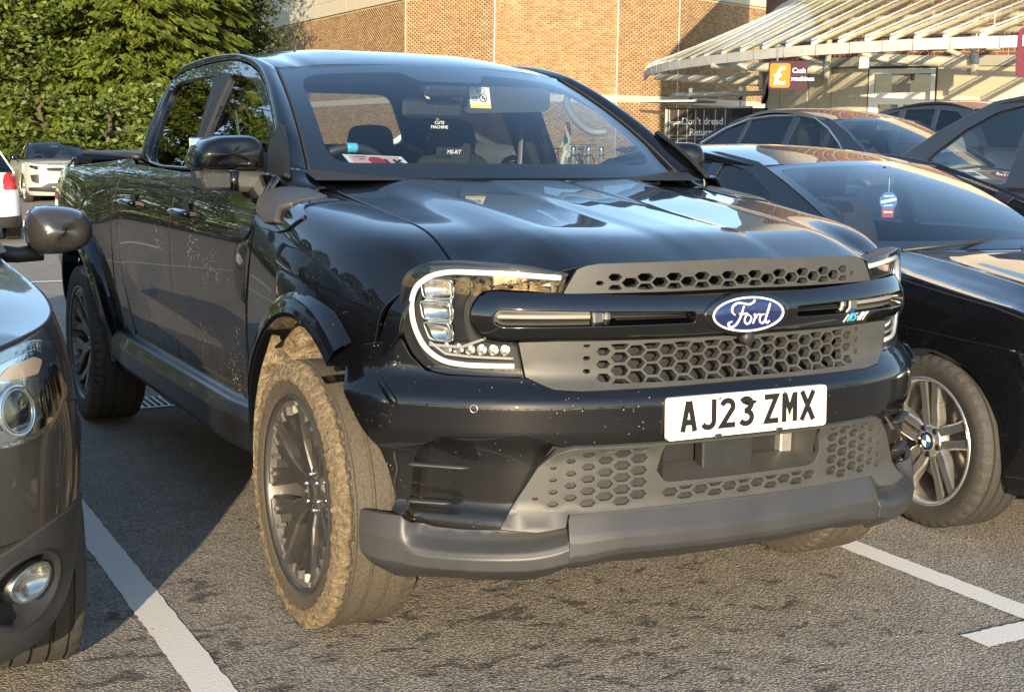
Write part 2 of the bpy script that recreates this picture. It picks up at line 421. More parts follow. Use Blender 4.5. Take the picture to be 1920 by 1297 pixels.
def asphalt():
    m,nt,b=_new('asphalt'); co=coord(nt)
    v=nt.nodes.new('ShaderNodeTexVoronoi'); v.inputs['Scale'].default_value=120; nt.links.new(co,v.inputs['Vector'])
    v2=nt.nodes.new('ShaderNodeTexVoronoi'); v2.inputs['Scale'].default_value=210; nt.links.new(co,v2.inputs['Vector'])
    big=noise(nt,co,.5,5,.6); mid=noise(nt,co,6,5,.65); fine=noise(nt,co,160,3,.6)
    stone=ramp(nt,v.outputs['Color'],[(0,(.235,.21,.172)),(.45,(.32,.283,.228)),(.8,(.40,.355,.288)),(1,(.60,.54,.45))])
    c=mix(nt,ramp(nt,v.outputs['Distance'],[(.30,0.0),(.62,1.0)]),stone,(.165,.147,.122))
    c=mix(nt,ramp(nt,mid,[(.3,.75),(.7,1.15)]),(0,0,0),c) if False else mix(nt,1.0,c,ramp(nt,mid,[(.3,.78),(.72,1.12)]),'MULTIPLY')
    c=mix(nt,1.0,c,ramp(nt,big,[(.3,.90),(.7,1.06)]),'MULTIPLY')
    # oil spots and damp blotches dripped under and round the cars
    o1=noise(nt,coord(nt,'Object',(1.0,1.7,1)),7.5,7,.74,.5)
    vd=nt.nodes.new('ShaderNodeVectorMath'); vd.operation='DISTANCE'; nt.links.new(co,vd.inputs[0]); vd.inputs[1].default_value=(-.75,-.45,0)
    near=ramp(nt,math_(nt,'DIVIDE',vd.outputs['Value'],2.4),[(.25,1.0),(1.0,0.0)])
    far=noise(nt,co,.8,3,.5)
    thr=math_(nt,'ADD',o1,math_(nt,'ADD',math_(nt,'MULTIPLY',near,.10),math_(nt,'MULTIPLY',far,.06)))
    st=ramp(nt,thr,[(.672,0.0),(.712,1.0)])
    c=mix(nt,math_(nt,'MULTIPLY',st,.72),c,(.022,.02,.018))
    nt.links.new(c,b.inputs['Base Color'])
    b.inputs['Roughness'].default_value=.78
    h=math_(nt,'SUBTRACT',math_(nt,'MULTIPLY',fine,.35),math_(nt,'ADD',math_(nt,'MULTIPLY',v.outputs['Distance'],.9),math_(nt,'MULTIPLY',v2.outputs['Distance'],.35)))
    bump(nt,b,h,.9,.006)
    return m
def line_paint():
    m,nt,b=_new('line_paint'); co=coord(nt)
    n=noise(nt,co,38,6,.7); big=noise(nt,co,5,4,.6)
    f=math_(nt,'ADD',n,math_(nt,'MULTIPLY',big,.5))
    c=mix(nt,ramp(nt,f,[(.50,1.0),(.60,0.0)]),(.62,.60,.55),(.17,.16,.14))
    nt.links.new(c,b.inputs['Base Color']); b.inputs['Roughness'].default_value=.75
    v=nt.nodes.new('ShaderNodeTexVoronoi'); v.inputs['Scale'].default_value=110; nt.links.new(co,v.inputs['Vector'])
    bump(nt,b,math_(nt,'MULTIPLY',v.outputs['Distance'],-1),.3,.002)
    return m
def mud(name,wet=(.20,.145,.085),dry=(.47,.37,.235)):
    m,nt,b=_new(name); co=coord(nt); n=noise(nt,co,26,8,.72,.6); n2=noise(nt,coord(nt,'Object',(1,1,.35)),42,6,.7,1.2)
    c=ramp(nt,n,[(.28,(.07,.055,.04)),(.45,wet),(.62,dry),(.9,(.55,.45,.30))]); nt.links.new(c,b.inputs['Base Color']); b.inputs['Roughness'].default_value=.9
    bump(nt,b,math_(nt,'ADD',n,n2),1.0,.03); return m
def tyre_mat(name,dry=(.36,.275,.165),amount=1.0,rc=((.026,.024,.021),(.055,.050,.042))):
    """rubber; the 'mud' vertex attribute carries the mud baked on the shoulders"""
    m,nt,b=_new(name); co=coord(nt); a=nt.nodes.new('ShaderNodeAttribute'); a.attribute_name='mud'
    n=noise(nt,co,30,7,.72); n2=noise(nt,co,120,4,.6)
    k=math_(nt,'SUBTRACT',math_(nt,'MULTIPLY',a.outputs['Fac'],1.22*amount),math_(nt,'MULTIPLY',n,1.0))
    f=ramp(nt,k,[(.0,0.0),(.05,.35),(.22,1.0)])
    rub=ramp(nt,n2,[(.3,rc[0]),(.8,rc[1])])
    c=mix(nt,f,rub,mix(nt,ramp(nt,noise(nt,co,70,6,.75),[(.35,0.0),(.65,1.0)]),(.13,.095,.055),dry)); nt.links.new(c,b.inputs['Base Color']); b.inputs['Roughness'].default_value=.75
    bump(nt,b,math_(nt,'ADD',math_(nt,'MULTIPLY',f,math_(nt,'ADD',n,noise(nt,co,150,5,.7))),math_(nt,'MULTIPLY',n2,.1)),.95,.022); return m
def brickmat(name,cols,seed=0):
    """each brick takes its own tone from its own island"""
    m,nt,b=_new(name); g=nt.nodes.new('ShaderNodeNewGeometry'); co=coord(nt)
    oi=nt.nodes.new('ShaderNodeObjectInfo')
    r=math_(nt,'FRACT',math_(nt,'ADD',g.outputs['Random Per Island'],oi.outputs['Random']))
    c=ramp(nt,r,[(i/(len(cols)-1),k) for i,k in enumerate(cols)])
    c=mix(nt,1.0,c,ramp(nt,noise(nt,co,1.1,4,.6),[(.3,.85),(.7,1.12)]),'MULTIPLY')
    c=mix(nt,1.0,c,ramp(nt,noise(nt,co,60,4,.6),[(.3,.86),(.7,1.1)]),'MULTIPLY')
    nt.links.new(c,b.inputs['Base Color']); b.inputs['Roughness'].default_value=.85
    return m
def leafmat(name,a,bb,c3,tr=.35):
    m,nt,b=_new(name); g=nt.nodes.new('ShaderNodeNewGeometry'); co=coord(nt)
    col=ramp(nt,g.outputs['Random Per Island'],[(0,a),(.55,bb),(1,c3)])
    col=mix(nt,1.0,col,ramp(nt,noise(nt,co,.7,4,.6),[(.3,.70),(.7,1.25)]),'MULTIPLY')
    nt.links.new(col,b.inputs['Base Color']); b.inputs['Roughness'].default_value=.55
    t=nt.nodes.new('ShaderNodeBsdfTranslucent'); nt.links.new(mix(nt,1.0,col,(1.3,1.35,.55),'MULTIPLY'),t.inputs[0])
    mx=nt.nodes.new('ShaderNodeMixShader'); mx.inputs[0].default_value=tr; o=nt.nodes['Material Output']
    nt.links.new(b.outputs[0],mx.inputs[1]); nt.links.new(t.outputs[0],mx.inputs[2]); nt.links.new(mx.outputs[0],o.inputs[0]); return m
M={}
M['asphalt']=asphalt(); M['line']=line_paint()
M['black']=paint('black_paint',(.0018,.0021,.0032),speck=.10,dust=.004)
M['door']=paint('black_paint_dusty',(.0018,.0021,.0032),dirt=.72,z0=.45,z1=1.16,dirtcol=(.070,.056,.040),speck=.24,dust=.010)
M['sill']=simple('satin_black_sill',(.011,.011,.012),.34,coat=.25,var=.35,vs=9,bmp=.05,bs=300,bd=.001)
M['bumper']=paint('black_paint_speckled',(.0018,.0021,.0032),dirt=.10,z0=.42,z1=.75,speck=.12,dirtcol=(.10,.085,.065),dust=.005)
M['glossblk']=simple('gloss_black_trim',(.0022,.0022,.0026),.08,coat=1,bmp=.004,bs=500)
M['matte']=simple('matte_grey_plastic',(.046,.045,.042),.50,var=.12,vs=14,bmp=.12,bs=900,bd=.0006)
M['lip']=simple('matte_grey_valance',(.031,.031,.032),.46,var=.18,vs=8,bmp=.10,bs=700,bd=.0006)
M['blkplastic']=simple('black_plastic',(.020,.020,.020),.5,var=.2,vs=30,bmp=.15,bs=800,bd=.0006)
M['void']=simple('dark_interior_plastic',(.008,.008,.009),.7,var=.2)
M['fabric']=simple('dark_seat_fabric',(.018,.019,.022),.85,var=.2,vs=60,bmp=.2,bs=600,bd=.001)
M['leather']=simple('grey_seat_leather',(.10,.095,.09),.5,var=.1,vs=40)
M['headliner']=simple('pale_headliner',(.30,.30,.29),.9,var=.06)
M['chrome']=simple('chrome',(.80,.80,.80),.07,1)
M['steel']=simple('satin_steel',(.55,.55,.54),.28,1,var=.08)
M['alu']=simple('radiator_aluminium',(.50,.47,.42),.42,.8,var=.2,vs=60)
M['rim']=simple('anthracite_alloy',(.085,.08,.074),.36,.6,coat=.3,var=.2,vs=25)
M['rimlight']=simple('machined_alloy_edge',(.26,.25,.235),.36,.7,var=.2,vs=30)
M['silver']=simple('silver_alloy',(.78,.76,.72),.26,.9,coat=.3,var=.06)
M['disc']=simple('brake_disc',(.22,.20,.18),.38,.9,var=.2,vs=50)
M['mud']=mud('dry_mud'); M['tyremud']=tyre_mat('muddy_tyre',rc=((.045,.038,.028),(.10,.083,.060))); M['tyre']=tyre_mat('dusty_tyre',(.24,.215,.175),.8)
M['glass']=glass('windscreen_glass',(.74,.80,.80),1.35); M['sideglass']=glass('side_glass',(.50,.58,.56)); M['privacy']=glass('privacy_glass',(.05,.055,.055),1.0)
M['lens']=glass('lamp_lens',(.95,.96,.96),.9); M['canopyglass']=glass('canopy_glass',(.80,.80,.66),.55,haze=.15,hcol=(.48,.46,.33))
M['frit']=simple('glass_frit',(.012,.013,.016),.12,coat=.6)
M['drl']=simple('light_guide',(.62,.62,.60),.25,coat=.5,emit=(1,.97,.90),es=.06)  # faint emission stands in for sunlight caught in the guide
M['refl']=simple('lamp_reflector',(.85,.84,.80),.10,1,bmp=.25,bs=60,bd=.004)
M['bulblens']=glass('lamp_inner_lens',(.90,.90,.86),1.6)
M['amber']=simple('amber_lamp',(.62,.45,.33),.25,.5)
M['redlamp']=simple('red_lamp',(.55,.015,.012),.10,coat=1,var=.15,vs=25)
M['plate']=simple('plate_white',(.62,.605,.54),.35,coat=.4,var=.03,vs=30); M['plateyel']=simple('plate_yellow',(.80,.55,.06),.4)
M['ink']=simple('plate_black_ink',(.010,.010,.011),.35)
M['blue']=simple('badge_blue',(.008,.016,.075),.10,coat=1); M['cyan']=simple('badge_cyan',(.08,.42,.62),.3); M['white']=simple('white_print',(.80,.80,.78),.4)
M['bmwblue']=simple('roundel_blue',(.015,.12,.36),.5)
M['orangesign']=simple('sign_orange',(.46,.15,.008),.8); M['maroon']=simple('sign_maroon',(.105,.012,.026),.8,var=.05); M['plum']=simple('sign_plum',(.040,.007,.024),.8)
M['yellow']=simple('label_yellow',(.75,.60,.05),.5); M['pink']=simple('notice_pink',(.68,.36,.38),.6); M['red']=simple('print_red',(.30,.02,.035),.6)
M['grey']=paint('grey_metallic',(.040,.038,.036),rough=.28,dust=.03,metal=.35,speck=.05)
M['greyclad']=simple('dark_cladding',(.030,.029,.028),.5,var=.15,vs=20,bmp=.12,bs=700,bd=.0006)
M['navy']=paint('dark_navy_paint',(.008,.011,.022),dust=.02,speck=.04); M['charcoal']=paint('charcoal_paint',(.020,.021,.026),rough=.3,dust=.03,metal=.3)
M['whitecar']=paint('white_paint',(.74,.74,.70),rough=.3,dust=.02); M['silvercar']=paint('pale_silver_paint',(.52,.49,.44),rough=.3,metal=.25,dust=.02)
M['stone']=simple('pale_stone',(.46,.405,.31),.8,var=.06,vs=6,bmp=.1,bs=60,bd=.004); M['panelstone']=simple('cream_panel',(.36,.32,.245),.7,var=.05,vs=3)
M['mortar']=simple('mortar',(.40,.31,.20),.95,var=.08,vs=30)
M['mortarpale']=simple('pale_mortar',(.52,.46,.38),.95,var=.08,vs=30)
M['brick']=brickmat('yellow_stock_brick',[(.26,.155,.066),(.31,.19,.082),(.34,.225,.10),(.28,.14,.064),(.22,.14,.072),(.36,.24,.115),(.31,.175,.084)])
M['brickred']=brickmat('red_brick',[(.15,.060,.032),(.19,.080,.040),(.165,.068,.036),(.21,.10,.05),(.13,.054,.032),(.19,.088,.05)])
M['canopy']=simple('canopy_white_paint',(.46,.445,.40),.5,var=.12,vs=5); M['greytrim']=simple('grey_steel_band',(.20,.195,.185),.5,var=.08,vs=4)
M['door_al']=simple('door_aluminium',(.55,.54,.50),.4,.3); M['darkglass']=simple('shop_glass',(.012,.014,.014),.04,coat=1)
M['kiosk']=simple('kiosk_dark_boards',(.05,.038,.032),.6,var=.3,vs=10); M['kioskgrey']=simple('kiosk_grey',(.22,.21,.20),.5)
M['bark']=simple('bark',(.075,.055,.04),.9,var=.3,vs=12,bmp=.5,bs=30,bd=.02)
M['leafA']=leafmat('conifer_spray',(.075,.105,.013),(.125,.160,.020),(.185,.215,.033)); M['leafB']=leafmat('broad_leaf',(.060,.092,.013),(.105,.145,.020),(.165,.190,.034)); M['leafD']=leafmat('dark_leaf',(.020,.035,.010),(.040,.060,.014),(.065,.085,.02),.25)
M['skin']=simple('skin',(.50,.32,.24),.6); M['hair']=simple('brown_hair',(.045,.027,.018),.6); M['jacket']=simple('dark_jacket',(.035,.05,.06),.8); M['trousers']=simple('pale_trousers',(.55,.52,.47),.85); M['cloth']=simple('pale_blue_shirt',(.35,.42,.46),.8)
M['galv']=simple('galvanised_steel',(.42,.42,.41),.4,.8,var=.15,vs=10)

M['visor']=simple('visor_cloth',(.035,.042,.05),.85)

M['cowl']=simple('cowl_black',(.006,.006,.007),.6)
M['lampchrome']=simple('lamp_satin_chrome',(.62,.61,.59),.18,1,bmp=.5,bs=45,bd=.006)
# ------------------------------------------------------------------ wheels and lettering
def tyre_obj(name,parent,c,sg,rad,width,rim,mat,n=240,grooves=4,mudf=None,steer=0,lug=True):
    """tyre as one lathe with real grooves; sg=-1: outer face looks to -x. c = wheel centre (middle of the tread)"""
    hw=width/2; pr=[]                       # (x offset towards outside, radius)
    pr+=[(-hw*.80,rim-.004),(-hw*.96,rim+.012),(-hw*1.0,(rim+rad)/2),(-hw*.985,rad-.03),(-hw*.90,rad-.008)]
    gw=.010; xs=np.linspace(-hw*.62,hw*.62,grooves)
    pr.append((-hw*.80,rad-.002))
    for g in xs: pr+=[(g-gw/2-.001,rad),(g-gw/2,rad-.009),(g+gw/2,rad-.009),(g+gw/2+.001,rad)]
    pr+=[(hw*.80,rad-.002),(hw*.90,rad-.008),(hw*.955,rad-.018),(hw*.985,rad-.032),(hw*1.0,(rim+rad)/2+.004),(hw*.985,(rim+rad)/2-.012),(hw*.955,rim+.014),(hw*.93,rim+.006),(hw*.86,rim-.002),(hw*.80,rim-.008)]
    pr=np.array(pr); k=len(pr)
    a=np.linspace(0,2*math.pi,n,endpoint=False)
    Rr=np.repeat(pr[None,:,1],n,0).copy()
    if lug:                                  # lateral cuts across the outer shoulder blocks
        cut=(np.arange(n)%5==0)
        sh=(pr[:,0]>hw*.70)&(pr[:,1]>rad-.02); sh2=(pr[:,0]<-hw*.70)&(pr[:,1]>rad-.02)
        Rr[np.ix_(cut,sh|sh2)]-=.006
    X=np.repeat(pr[None,:,0],n,0)
    if mudf is not None:
        mm=np.array([mudf(q/hw,(r_-rim)/(rad-rim)) for q,r_ in pr]); jit=np.random.default_rng(3).normal(0,1,(n,k)); jit=(jit+np.roll(jit,1,0))*.7
        X=X+jit*np.where((mm>.5)&(pr[:,0]>hw*.86),.0035,0)[None]; Rr=Rr+np.roll(jit,7,0)*np.where((mm>.5)&(pr[:,0]>hw*.86),.0025,0)[None]
    P=np.stack([sg*X,np.cos(a)[:,None]*Rr,np.sin(a)[:,None]*Rr],-1)
    # flattened where it carries the car
    P[:,:,2]=np.maximum(P[:,:,2],-rad+.004)
    mb=MB(); mb.grid(P,closeu=True,flip=(sg>0),smooth=True)
    o=mb.build(name,mat,parent); o.location=c
    if steer: o.rotation_euler.z=steer
    sharp(o.data,38)
    at=o.data.attributes.new('mud','FLOAT','POINT')
    mv=np.zeros((n,k))
    if mudf is not None:
        for j in range(k): mv[:,j]=mudf(pr[j,0]/hw,(pr[j,1]-rim)/(rad-rim))
    at.data.foreach_set('value',mv.ravel().astype(np.float32))
    return o
def spoke_prism(mb,poly,face,depth,sg,ang,mi=0):
    """poly in (along radius, sideways); face(r) gives the axial position of the front"""
    ca,sa=math.cos(ang),math.sin(ang)
    n=len(poly);V=[]
    for d,k in ((0,.86),(.006,1.0),(depth,1.0)):
        cx=sum(p[0] for p in poly)/n;cy=sum(p[1] for p in poly)/n
        for (r,w) in poly:
            w2=w*k if k<1 else w
            V.append((sg*(face(r)-d),r*ca-w2*sa,r*sa+w2*ca))
    F=[list(range(n))[::-1 if sg<0 else 1]]
    for L in range(2):
        for i in range(n):
            j=(i+1)%n; q=(L*n+i,L*n+j,(L+1)*n+j,(L+1)*n+i); F.append(q)
    mb.add(V,F,mi,False)
def ribbon(mb,pts,w,h0,h1,fn,closed=False,mi=0):
    """flat stroke of width w (number or per point) along 2D points, extruded h0..h1; fn(u,v,h)->xyz"""
    P=np.array(pts,float);n=len(P);ww=np.broadcast_to(np.asarray(w,float),(n,))
    nx=np.roll(P,-1,0)-P;pv=P-np.roll(P,1,0)
    if not closed: nx[-1]=nx[-2];pv[0]=pv[1]
    nx/=np.linalg.norm(nx,axis=1)[:,None]+1e-12;pv/=np.linalg.norm(pv,axis=1)[:,None]+1e-12
    t=nx+pv;t/=np.linalg.norm(t,axis=1)[:,None]+1e-9
    o=np.stack([-t[:,1],t[:,0]],-1);c=np.clip((o*np.stack([-nx[:,1],nx[:,0]],-1)).sum(1),.45,1)
    L=P+o*(ww/2/c)[:,None];Rg=P-o*(ww/2/c)[:,None]
    V=[];F=[]
    for h in (h1,h0):
        for q in (L,Rg): V+=[fn(u,v,h) for u,v in q]
    m=n if closed else n-1
    for i in range(m):
        j=(i+1)%n
        F+=[(i,n+i,n+j,j),(i,j,2*n+j,2*n+i),(n+i,3*n+i,3*n+j,n+j)]
    if not closed: F+=[(0,2*n,3*n,n),(n-1,2*n-1,4*n-1,3*n-1)]
    mb.add(V,F,mi)
def arc(cx,cy,rx,ry,a0,a1,n=14): return [(cx+rx*math.cos(R(a0+(a1-a0)*i/n)),cy+ry*math.sin(R(a0+(a1-a0)*i/n))) for i in range(n+1)]
# number-plate characters on a 50 x 79 mm cell, stroke 14 mm
GL={'A':[[(6,0),(23,79)],[(44,0),(27,79)],[(17,24),(33,24)]],'J':[arc(25,22,18,16,205,360,8)+[(43,79)]],
'2':[arc(25,56,18,16,165,-20,9)+[(8,7),(50,7)]],'3':[arc(24,58,17.5,14.5,150,-78,10),arc(24,23,19,16.5,80,-150,11),[(19,41),(30,41)]],
'Z':[[(2,72),(41,72),(9,7),(48,7)]],'M':[[(7,0),(7,79)],[(43,0),(43,79)],[(8.5,75),(25,33),(41.5,75)]],'X':[[(5,0),(45,79)],[(45,79),(31,51.4)],[(19,27.6),(5,0)]],
'N':[[(7,0),(7,79)],[(43,0),(43,79)],[(9,76),(41,3)]],'L':[[(7,79),(7,7),(46,7)]],'B':[[(7,0),(7,79)],[(14,72)]+arc(26,56,17,16,90,-90,8)+[(14,40)],[(14,40)]+arc(26,23.5,18,16.5,90,-90,8)+[(14,7)]],'5':[[(43,72),(12,72),(10,44)]+arc(24,25,19,18,110,-150,9)],
'Y':[[(5,79),(25,40),(45,79)],[(25,36),(25,0)]],'1':[[(25,0),(25,79)]],'K':[[(7,0),(7,79)],[(44,79),(15,40),(45,0)]],'7':[[(3,72),(42,72),(20,0)]],'O':[arc(25,39.5,18,32.5,0,360,20)[:-1]],'S':[arc(25,57,17,15,20,180,8)+arc(25,22,18,15,0,-160,8)]}
GL['X']=[[(5,0),(45,79)],[(5,79),(22,45.4)],[(28,33.6),(45,0)]]
def plate_text(mb,txt,fn,cx=0,cz=0,k=.001,h0=0,h1=.0016,stroke=14.5):
    wid=0
    for i,ch in enumerate(txt): wid+=(22 if ch==' ' else 61)
    x=-(wid-11)/2
    for ch in txt:
        if ch==' ': x+=22;continue
        for j,s in enumerate(GL[ch]): ribbon(mb,[(cx+(x+u)*k,cz+(v-39.5)*k) for u,v in s],stroke*k,h0,h1+.0003*j,fn,closed=(ch=='O'))
        x+=61
def text_obj(name,txt,size,mat,parent,loc,rot,depth=.002,align='LEFT',shear=0,space=1.0):
    cu=bpy.data.curves.new(name,'FONT'); cu.body=txt; cu.size=size; cu.extrude=depth; cu.align_x=align; cu.shear=shear; cu.space_character=space; cu.resolution_u=3
    cu.offset=size*.012
    o=bpy.data.objects.new(name,cu); COL.objects.link(o); cu.materials.append(mat); o.location=loc; o.rotation_euler=rot
    bpy.context.view_layer.update(); me=bpy.data.meshes.new_from_object(o.evaluated_get(bpy.context.evaluated_depsgraph_get())); me.name=name
    bpy.data.objects.remove(o); o=bpy.data.objects.new(name,me); COL.objects.link(o); o.location=loc; o.rotation_euler=rot
    if not len(me.materials): me.materials.append(mat)
    if parent is not None:o.parent=parent
    return o
# ------------------------------------------------------------------ ground
def gz(x,y):
    x=np.asarray(x,float);y=np.asarray(y,float)
    r=.045*(x-1.9); r=np.where(r<0,0,r); r=np.minimum(r*smooth(1.7,4.0,x),.45)
    return r-.28*smooth(12,34,y)*smooth(16,4,x)
def gzf(x,y): return float(gz(x,y))
xs=np.unique(np.concatenate([np.linspace(-300,-20,16),np.linspace(-20,40,61),np.linspace(40,300,16)]));ys=np.unique(np.concatenate([np.linspace(-300,-20,16),np.linspace(-20,60,61),np.linspace(60,320,16)]))
X,Y=np.meshgrid(xs,ys,indexing='ij'); mb=MB(); mb.grid(np.stack([X,Y,gz(X,Y)],-1),flip=False)
gr=mb.build('ground',M['asphalt']); tag(gr,kind='structure')
def ground_strip(name,pts,w,mat,h=.0035,ragged=.0018,n=60):
    """painted line along pts"""
    P=np.array(pts,float);L=np.r_[0,np.cumsum(np.linalg.norm(np.diff(P,axis=0),axis=1))];q=np.linspace(0,L[-1],n)
    x=np.interp(q,L,P[:,0]);y=np.interp(q,L,P[:,1]);tx=np.gradient(x);ty=np.gradient(y);l=np.hypot(tx,ty);tx/=l;ty/=l
    rows=[]
    for k in np.linspace(-.5,.5,4):
        e=RNG.normal(0,ragged,n) if abs(k)==.5 else 0
        xx=x-ty*(k*w+e);yy=y+tx*(k*w+e); rows.append(np.stack([xx,yy,gz(xx,yy)+h],-1))
    mb=MB(); mb.grid(np.array(rows)); o=mb.build(name,mat); tag(o,kind='structure'); return o
ground_strip('bay_line',[(-1.325,3.6),(-1.325,-2.2)],.105,M['line'],n=220)
ground_strip('bay_line',[(1.035,5.2),(1.035,-1.02)],.105,M['line'],n=220)
ground_strip('bay_line',[(3.40,5.2),(3.40,-.9)],.105,M['line'])
ground_strip('bay_line',[(.70,-.985),(1.60,-.965)],.105,M['line'],h=.0065,n=60)
ground_strip('bay_line',[(-3.69,5.2),(-3.69,-.9)],.105,M['line'])
for k in range(-4,6): ground_strip('bay_line',[(-1.325+2.36*k,13.6),(-1.325+2.36*k,18.4)],.10,M['line'])
for x0,x1,y in((-14,20,10.2),): ground_strip('bay_line',[(x0,y),(x1,y)],.10,M['line'],h=.0065)
# drain grate seen under the truck
dg=thing('drain_grate','small slotted drain grate set in the asphalt behind the rear wheel','drain grate')
mb=MB(); mb.box((-.52,3.55,.004),(.36,.30,.006))
mb.build('frame',M['galv'],dg); mb=MB()
for k in range(9):
    mb=MB(); mb.box((-.66+k*.035,3.55,.009),(.016,.24,.006)); mb.build('slot',M['void'],dg)
# ------------------------------------------------------------------ the store
def cpt(px,depth):
    """point on the ground plan seen at column px (photo pixels) at the given depth along the view"""
    a=math.atan((px-960)/2560.877)+CY; d=depth/math.cos(a-CY); return np.array([-2.2054+d*math.sin(a),-3.6582+d*math.cos(a)])
store=thing('supermarket','brick supermarket with pale stone coping and a facetted corner','building')
# plan of the far wall (facets) and of the near entrance block
FAR=[cpt(503,71),cpt(757,55.2),cpt(920,52.3),cpt(1146,51),cpt(1258,52.5),cpt(1445,57.5)]
NEAR=[cpt(1416,51.0),cpt(1419,46.0),cpt(1422,41.0),cpt(1427,35.0),cpt(1444,31.4),cpt(1480,29.4),cpt(1540,28.3),cpt(1620,27.6),cpt(1760,27.0),cpt(1990,26.5),cpt(2300,26.2)]
ZB0,ZB1,ZC=3.02,3.27,7.02      # stone band and underside of the coping
def wall_slab(mb,A,B,z0,z1,off=0,t=.3,mi=0):
    d=(B-A)/np.linalg.norm(B-A);n=np.array([d[1],-d[0]])
    a,b=A+n*off,B+n*off;c,e=B-n*t,A-n*t
    V=[(*a,z0),(*b,z0),(*c,z0),(*e,z0),(*a,z1),(*b,z1),(*c,z1),(*e,z1)]
    mb.add(V,[(0,1,5,4),(1,2,6,5),(2,3,7,6),(3,0,4,7),(4,5,6,7),(3,2,1,0)],mi)
mb=MB()
for A,B in zip(FAR[:-1],FAR[1:]): wall_slab(mb,A,B,-.4,ZC,0)
mb.build('wall',M['mortar'],store)
BW,BH,JT=.215,.065,.010
def bricks(A,B,z0,z1,seed,proud=.006,zmax=None,course0=0):
    """courses of single bricks along a wall; yields 8-vertex boxes"""
    rng=np.random.default_rng(seed);L=np.linalg.norm(B-A);d=(B-A)/L;n=np.array([d[1],-d[0]])
    out=[];nc=int((z1-z0)/.075)
    for k in range(nc):
        z=z0+k*.075+JT/2; u=-(.1125 if (k+course0)%2 else 0)
        while u<L-.02:
            a=max(u,0)+JT/2;b=min(u+.225,L)-JT/2; u+=.225
            if b-a<.03: continue
            if zmax is not None:
                um=(a+b)/2
                if z+BH>zmax(um): continue
            p=proud+rng.normal(0,.0012)
            q=[]
            for w,t in((a,0),(b,0),(b,BH),(a,BH)):
                P=A+d*w; q.append((P[0]+n[0]*p,P[1]+n[1]*p,z+t))
            for w,t in((a,0),(b,0),(b,BH),(a,BH)):
                P=A+d*w; q.append((P[0]-n[0]*.004,P[1]-n[1]*.004,z+t))
            out.append(q)
    return out
BF=[(0,1,2,3),(0,4,5,1),(1,5,6,2),(2,6,7,3),(3,7,4,0)]
def stuff_bricks(name,lst,mat,parent):
    V=np.array(lst).reshape(-1,3);n=len(lst);F=(np.array(BF)[None]+8*np.arange(n)[:,None,None]).reshape(-1,4)
    me=bpy.data.meshes.new(name); me.vertices.add(len(V)); me.vertices.foreach_set('co',V.ravel().astype(np.float32))
    me.loops.add(F.size); me.polygons.add(len(F)); me.loops.foreach_set('vertex_index',F.ravel().astype(np.int32)); me.polygons.foreach_set('loop_start',(np.arange(len(F))*4).astype(np.int32)); me.polygons.foreach_set('loop_total',np.full(len(F),4,np.int32)); me.update(); me.validate()
    o=link(name,me,mat,parent); o['kind']='stuff'; return o
allb=[]
for i,(A,B) in enumerate(zip(FAR[:-1],FAR[1:])):
    zt0=ZB1
    allb+=bricks(A,B,zt0,ZC,10+i)+bricks(A,B,.30,ZB0,20+i)
stuff_bricks('brickwork',allb,M['brick'],store)
mb=MB()
for A,B in zip(FAR[:-1],FAR[1:]): wall_slab(mb,A,B,ZB0,ZB1,.03,.0)
mb.build('stone_band',M['stone'],store)
# coping: courses of stone slabs, each slab its own part, joints open
for A,B in zip(FAR[:-1],FAR[1:]):
    L=np.linalg.norm(B-A);k=max(1,int(round(L/1.25)));d=(B-A)/L
    for r_ in range(3):
        for j in range(k):
            a=A+d*(L*j/k+.006);b=A+d*(L*(j+1)/k-.006)
            m_=MB(); wall_slab(m_,a,b,ZC+r_*.62+.006,ZC+(r_+1)*.62-.006,.06+.004*RNG.random(),.2); m_.build('coping_stone',M['stone'],store)
mb=MB()
for A,B in zip(FAR[:-1],FAR[1:]): wall_slab(mb,A,B,ZC,ZC+1.86,.045,.2)
for A,B in zip(FAR[:-1],FAR[1:]): wall_slab(mb,A,B,ZC+1.86,ZC+2.05,.22,.3)
mb.build('parapet',M['stone'],store)
# movement joints between the facets
for P in FAR[1:-1]:
    mb=MB(); mb.tube([(*P,.3),(*P,ZC)],.03,6); mb.build('movement_joint',M['mortarpale'],store)
# left end of the far wall turns back
mb=MB(); E0=FAR[0]; wall_slab(mb,E0+np.array([4.0,14.0]),E0,-.4,ZC+2.0,0); mb.build('end_wall',M['stone'],store)
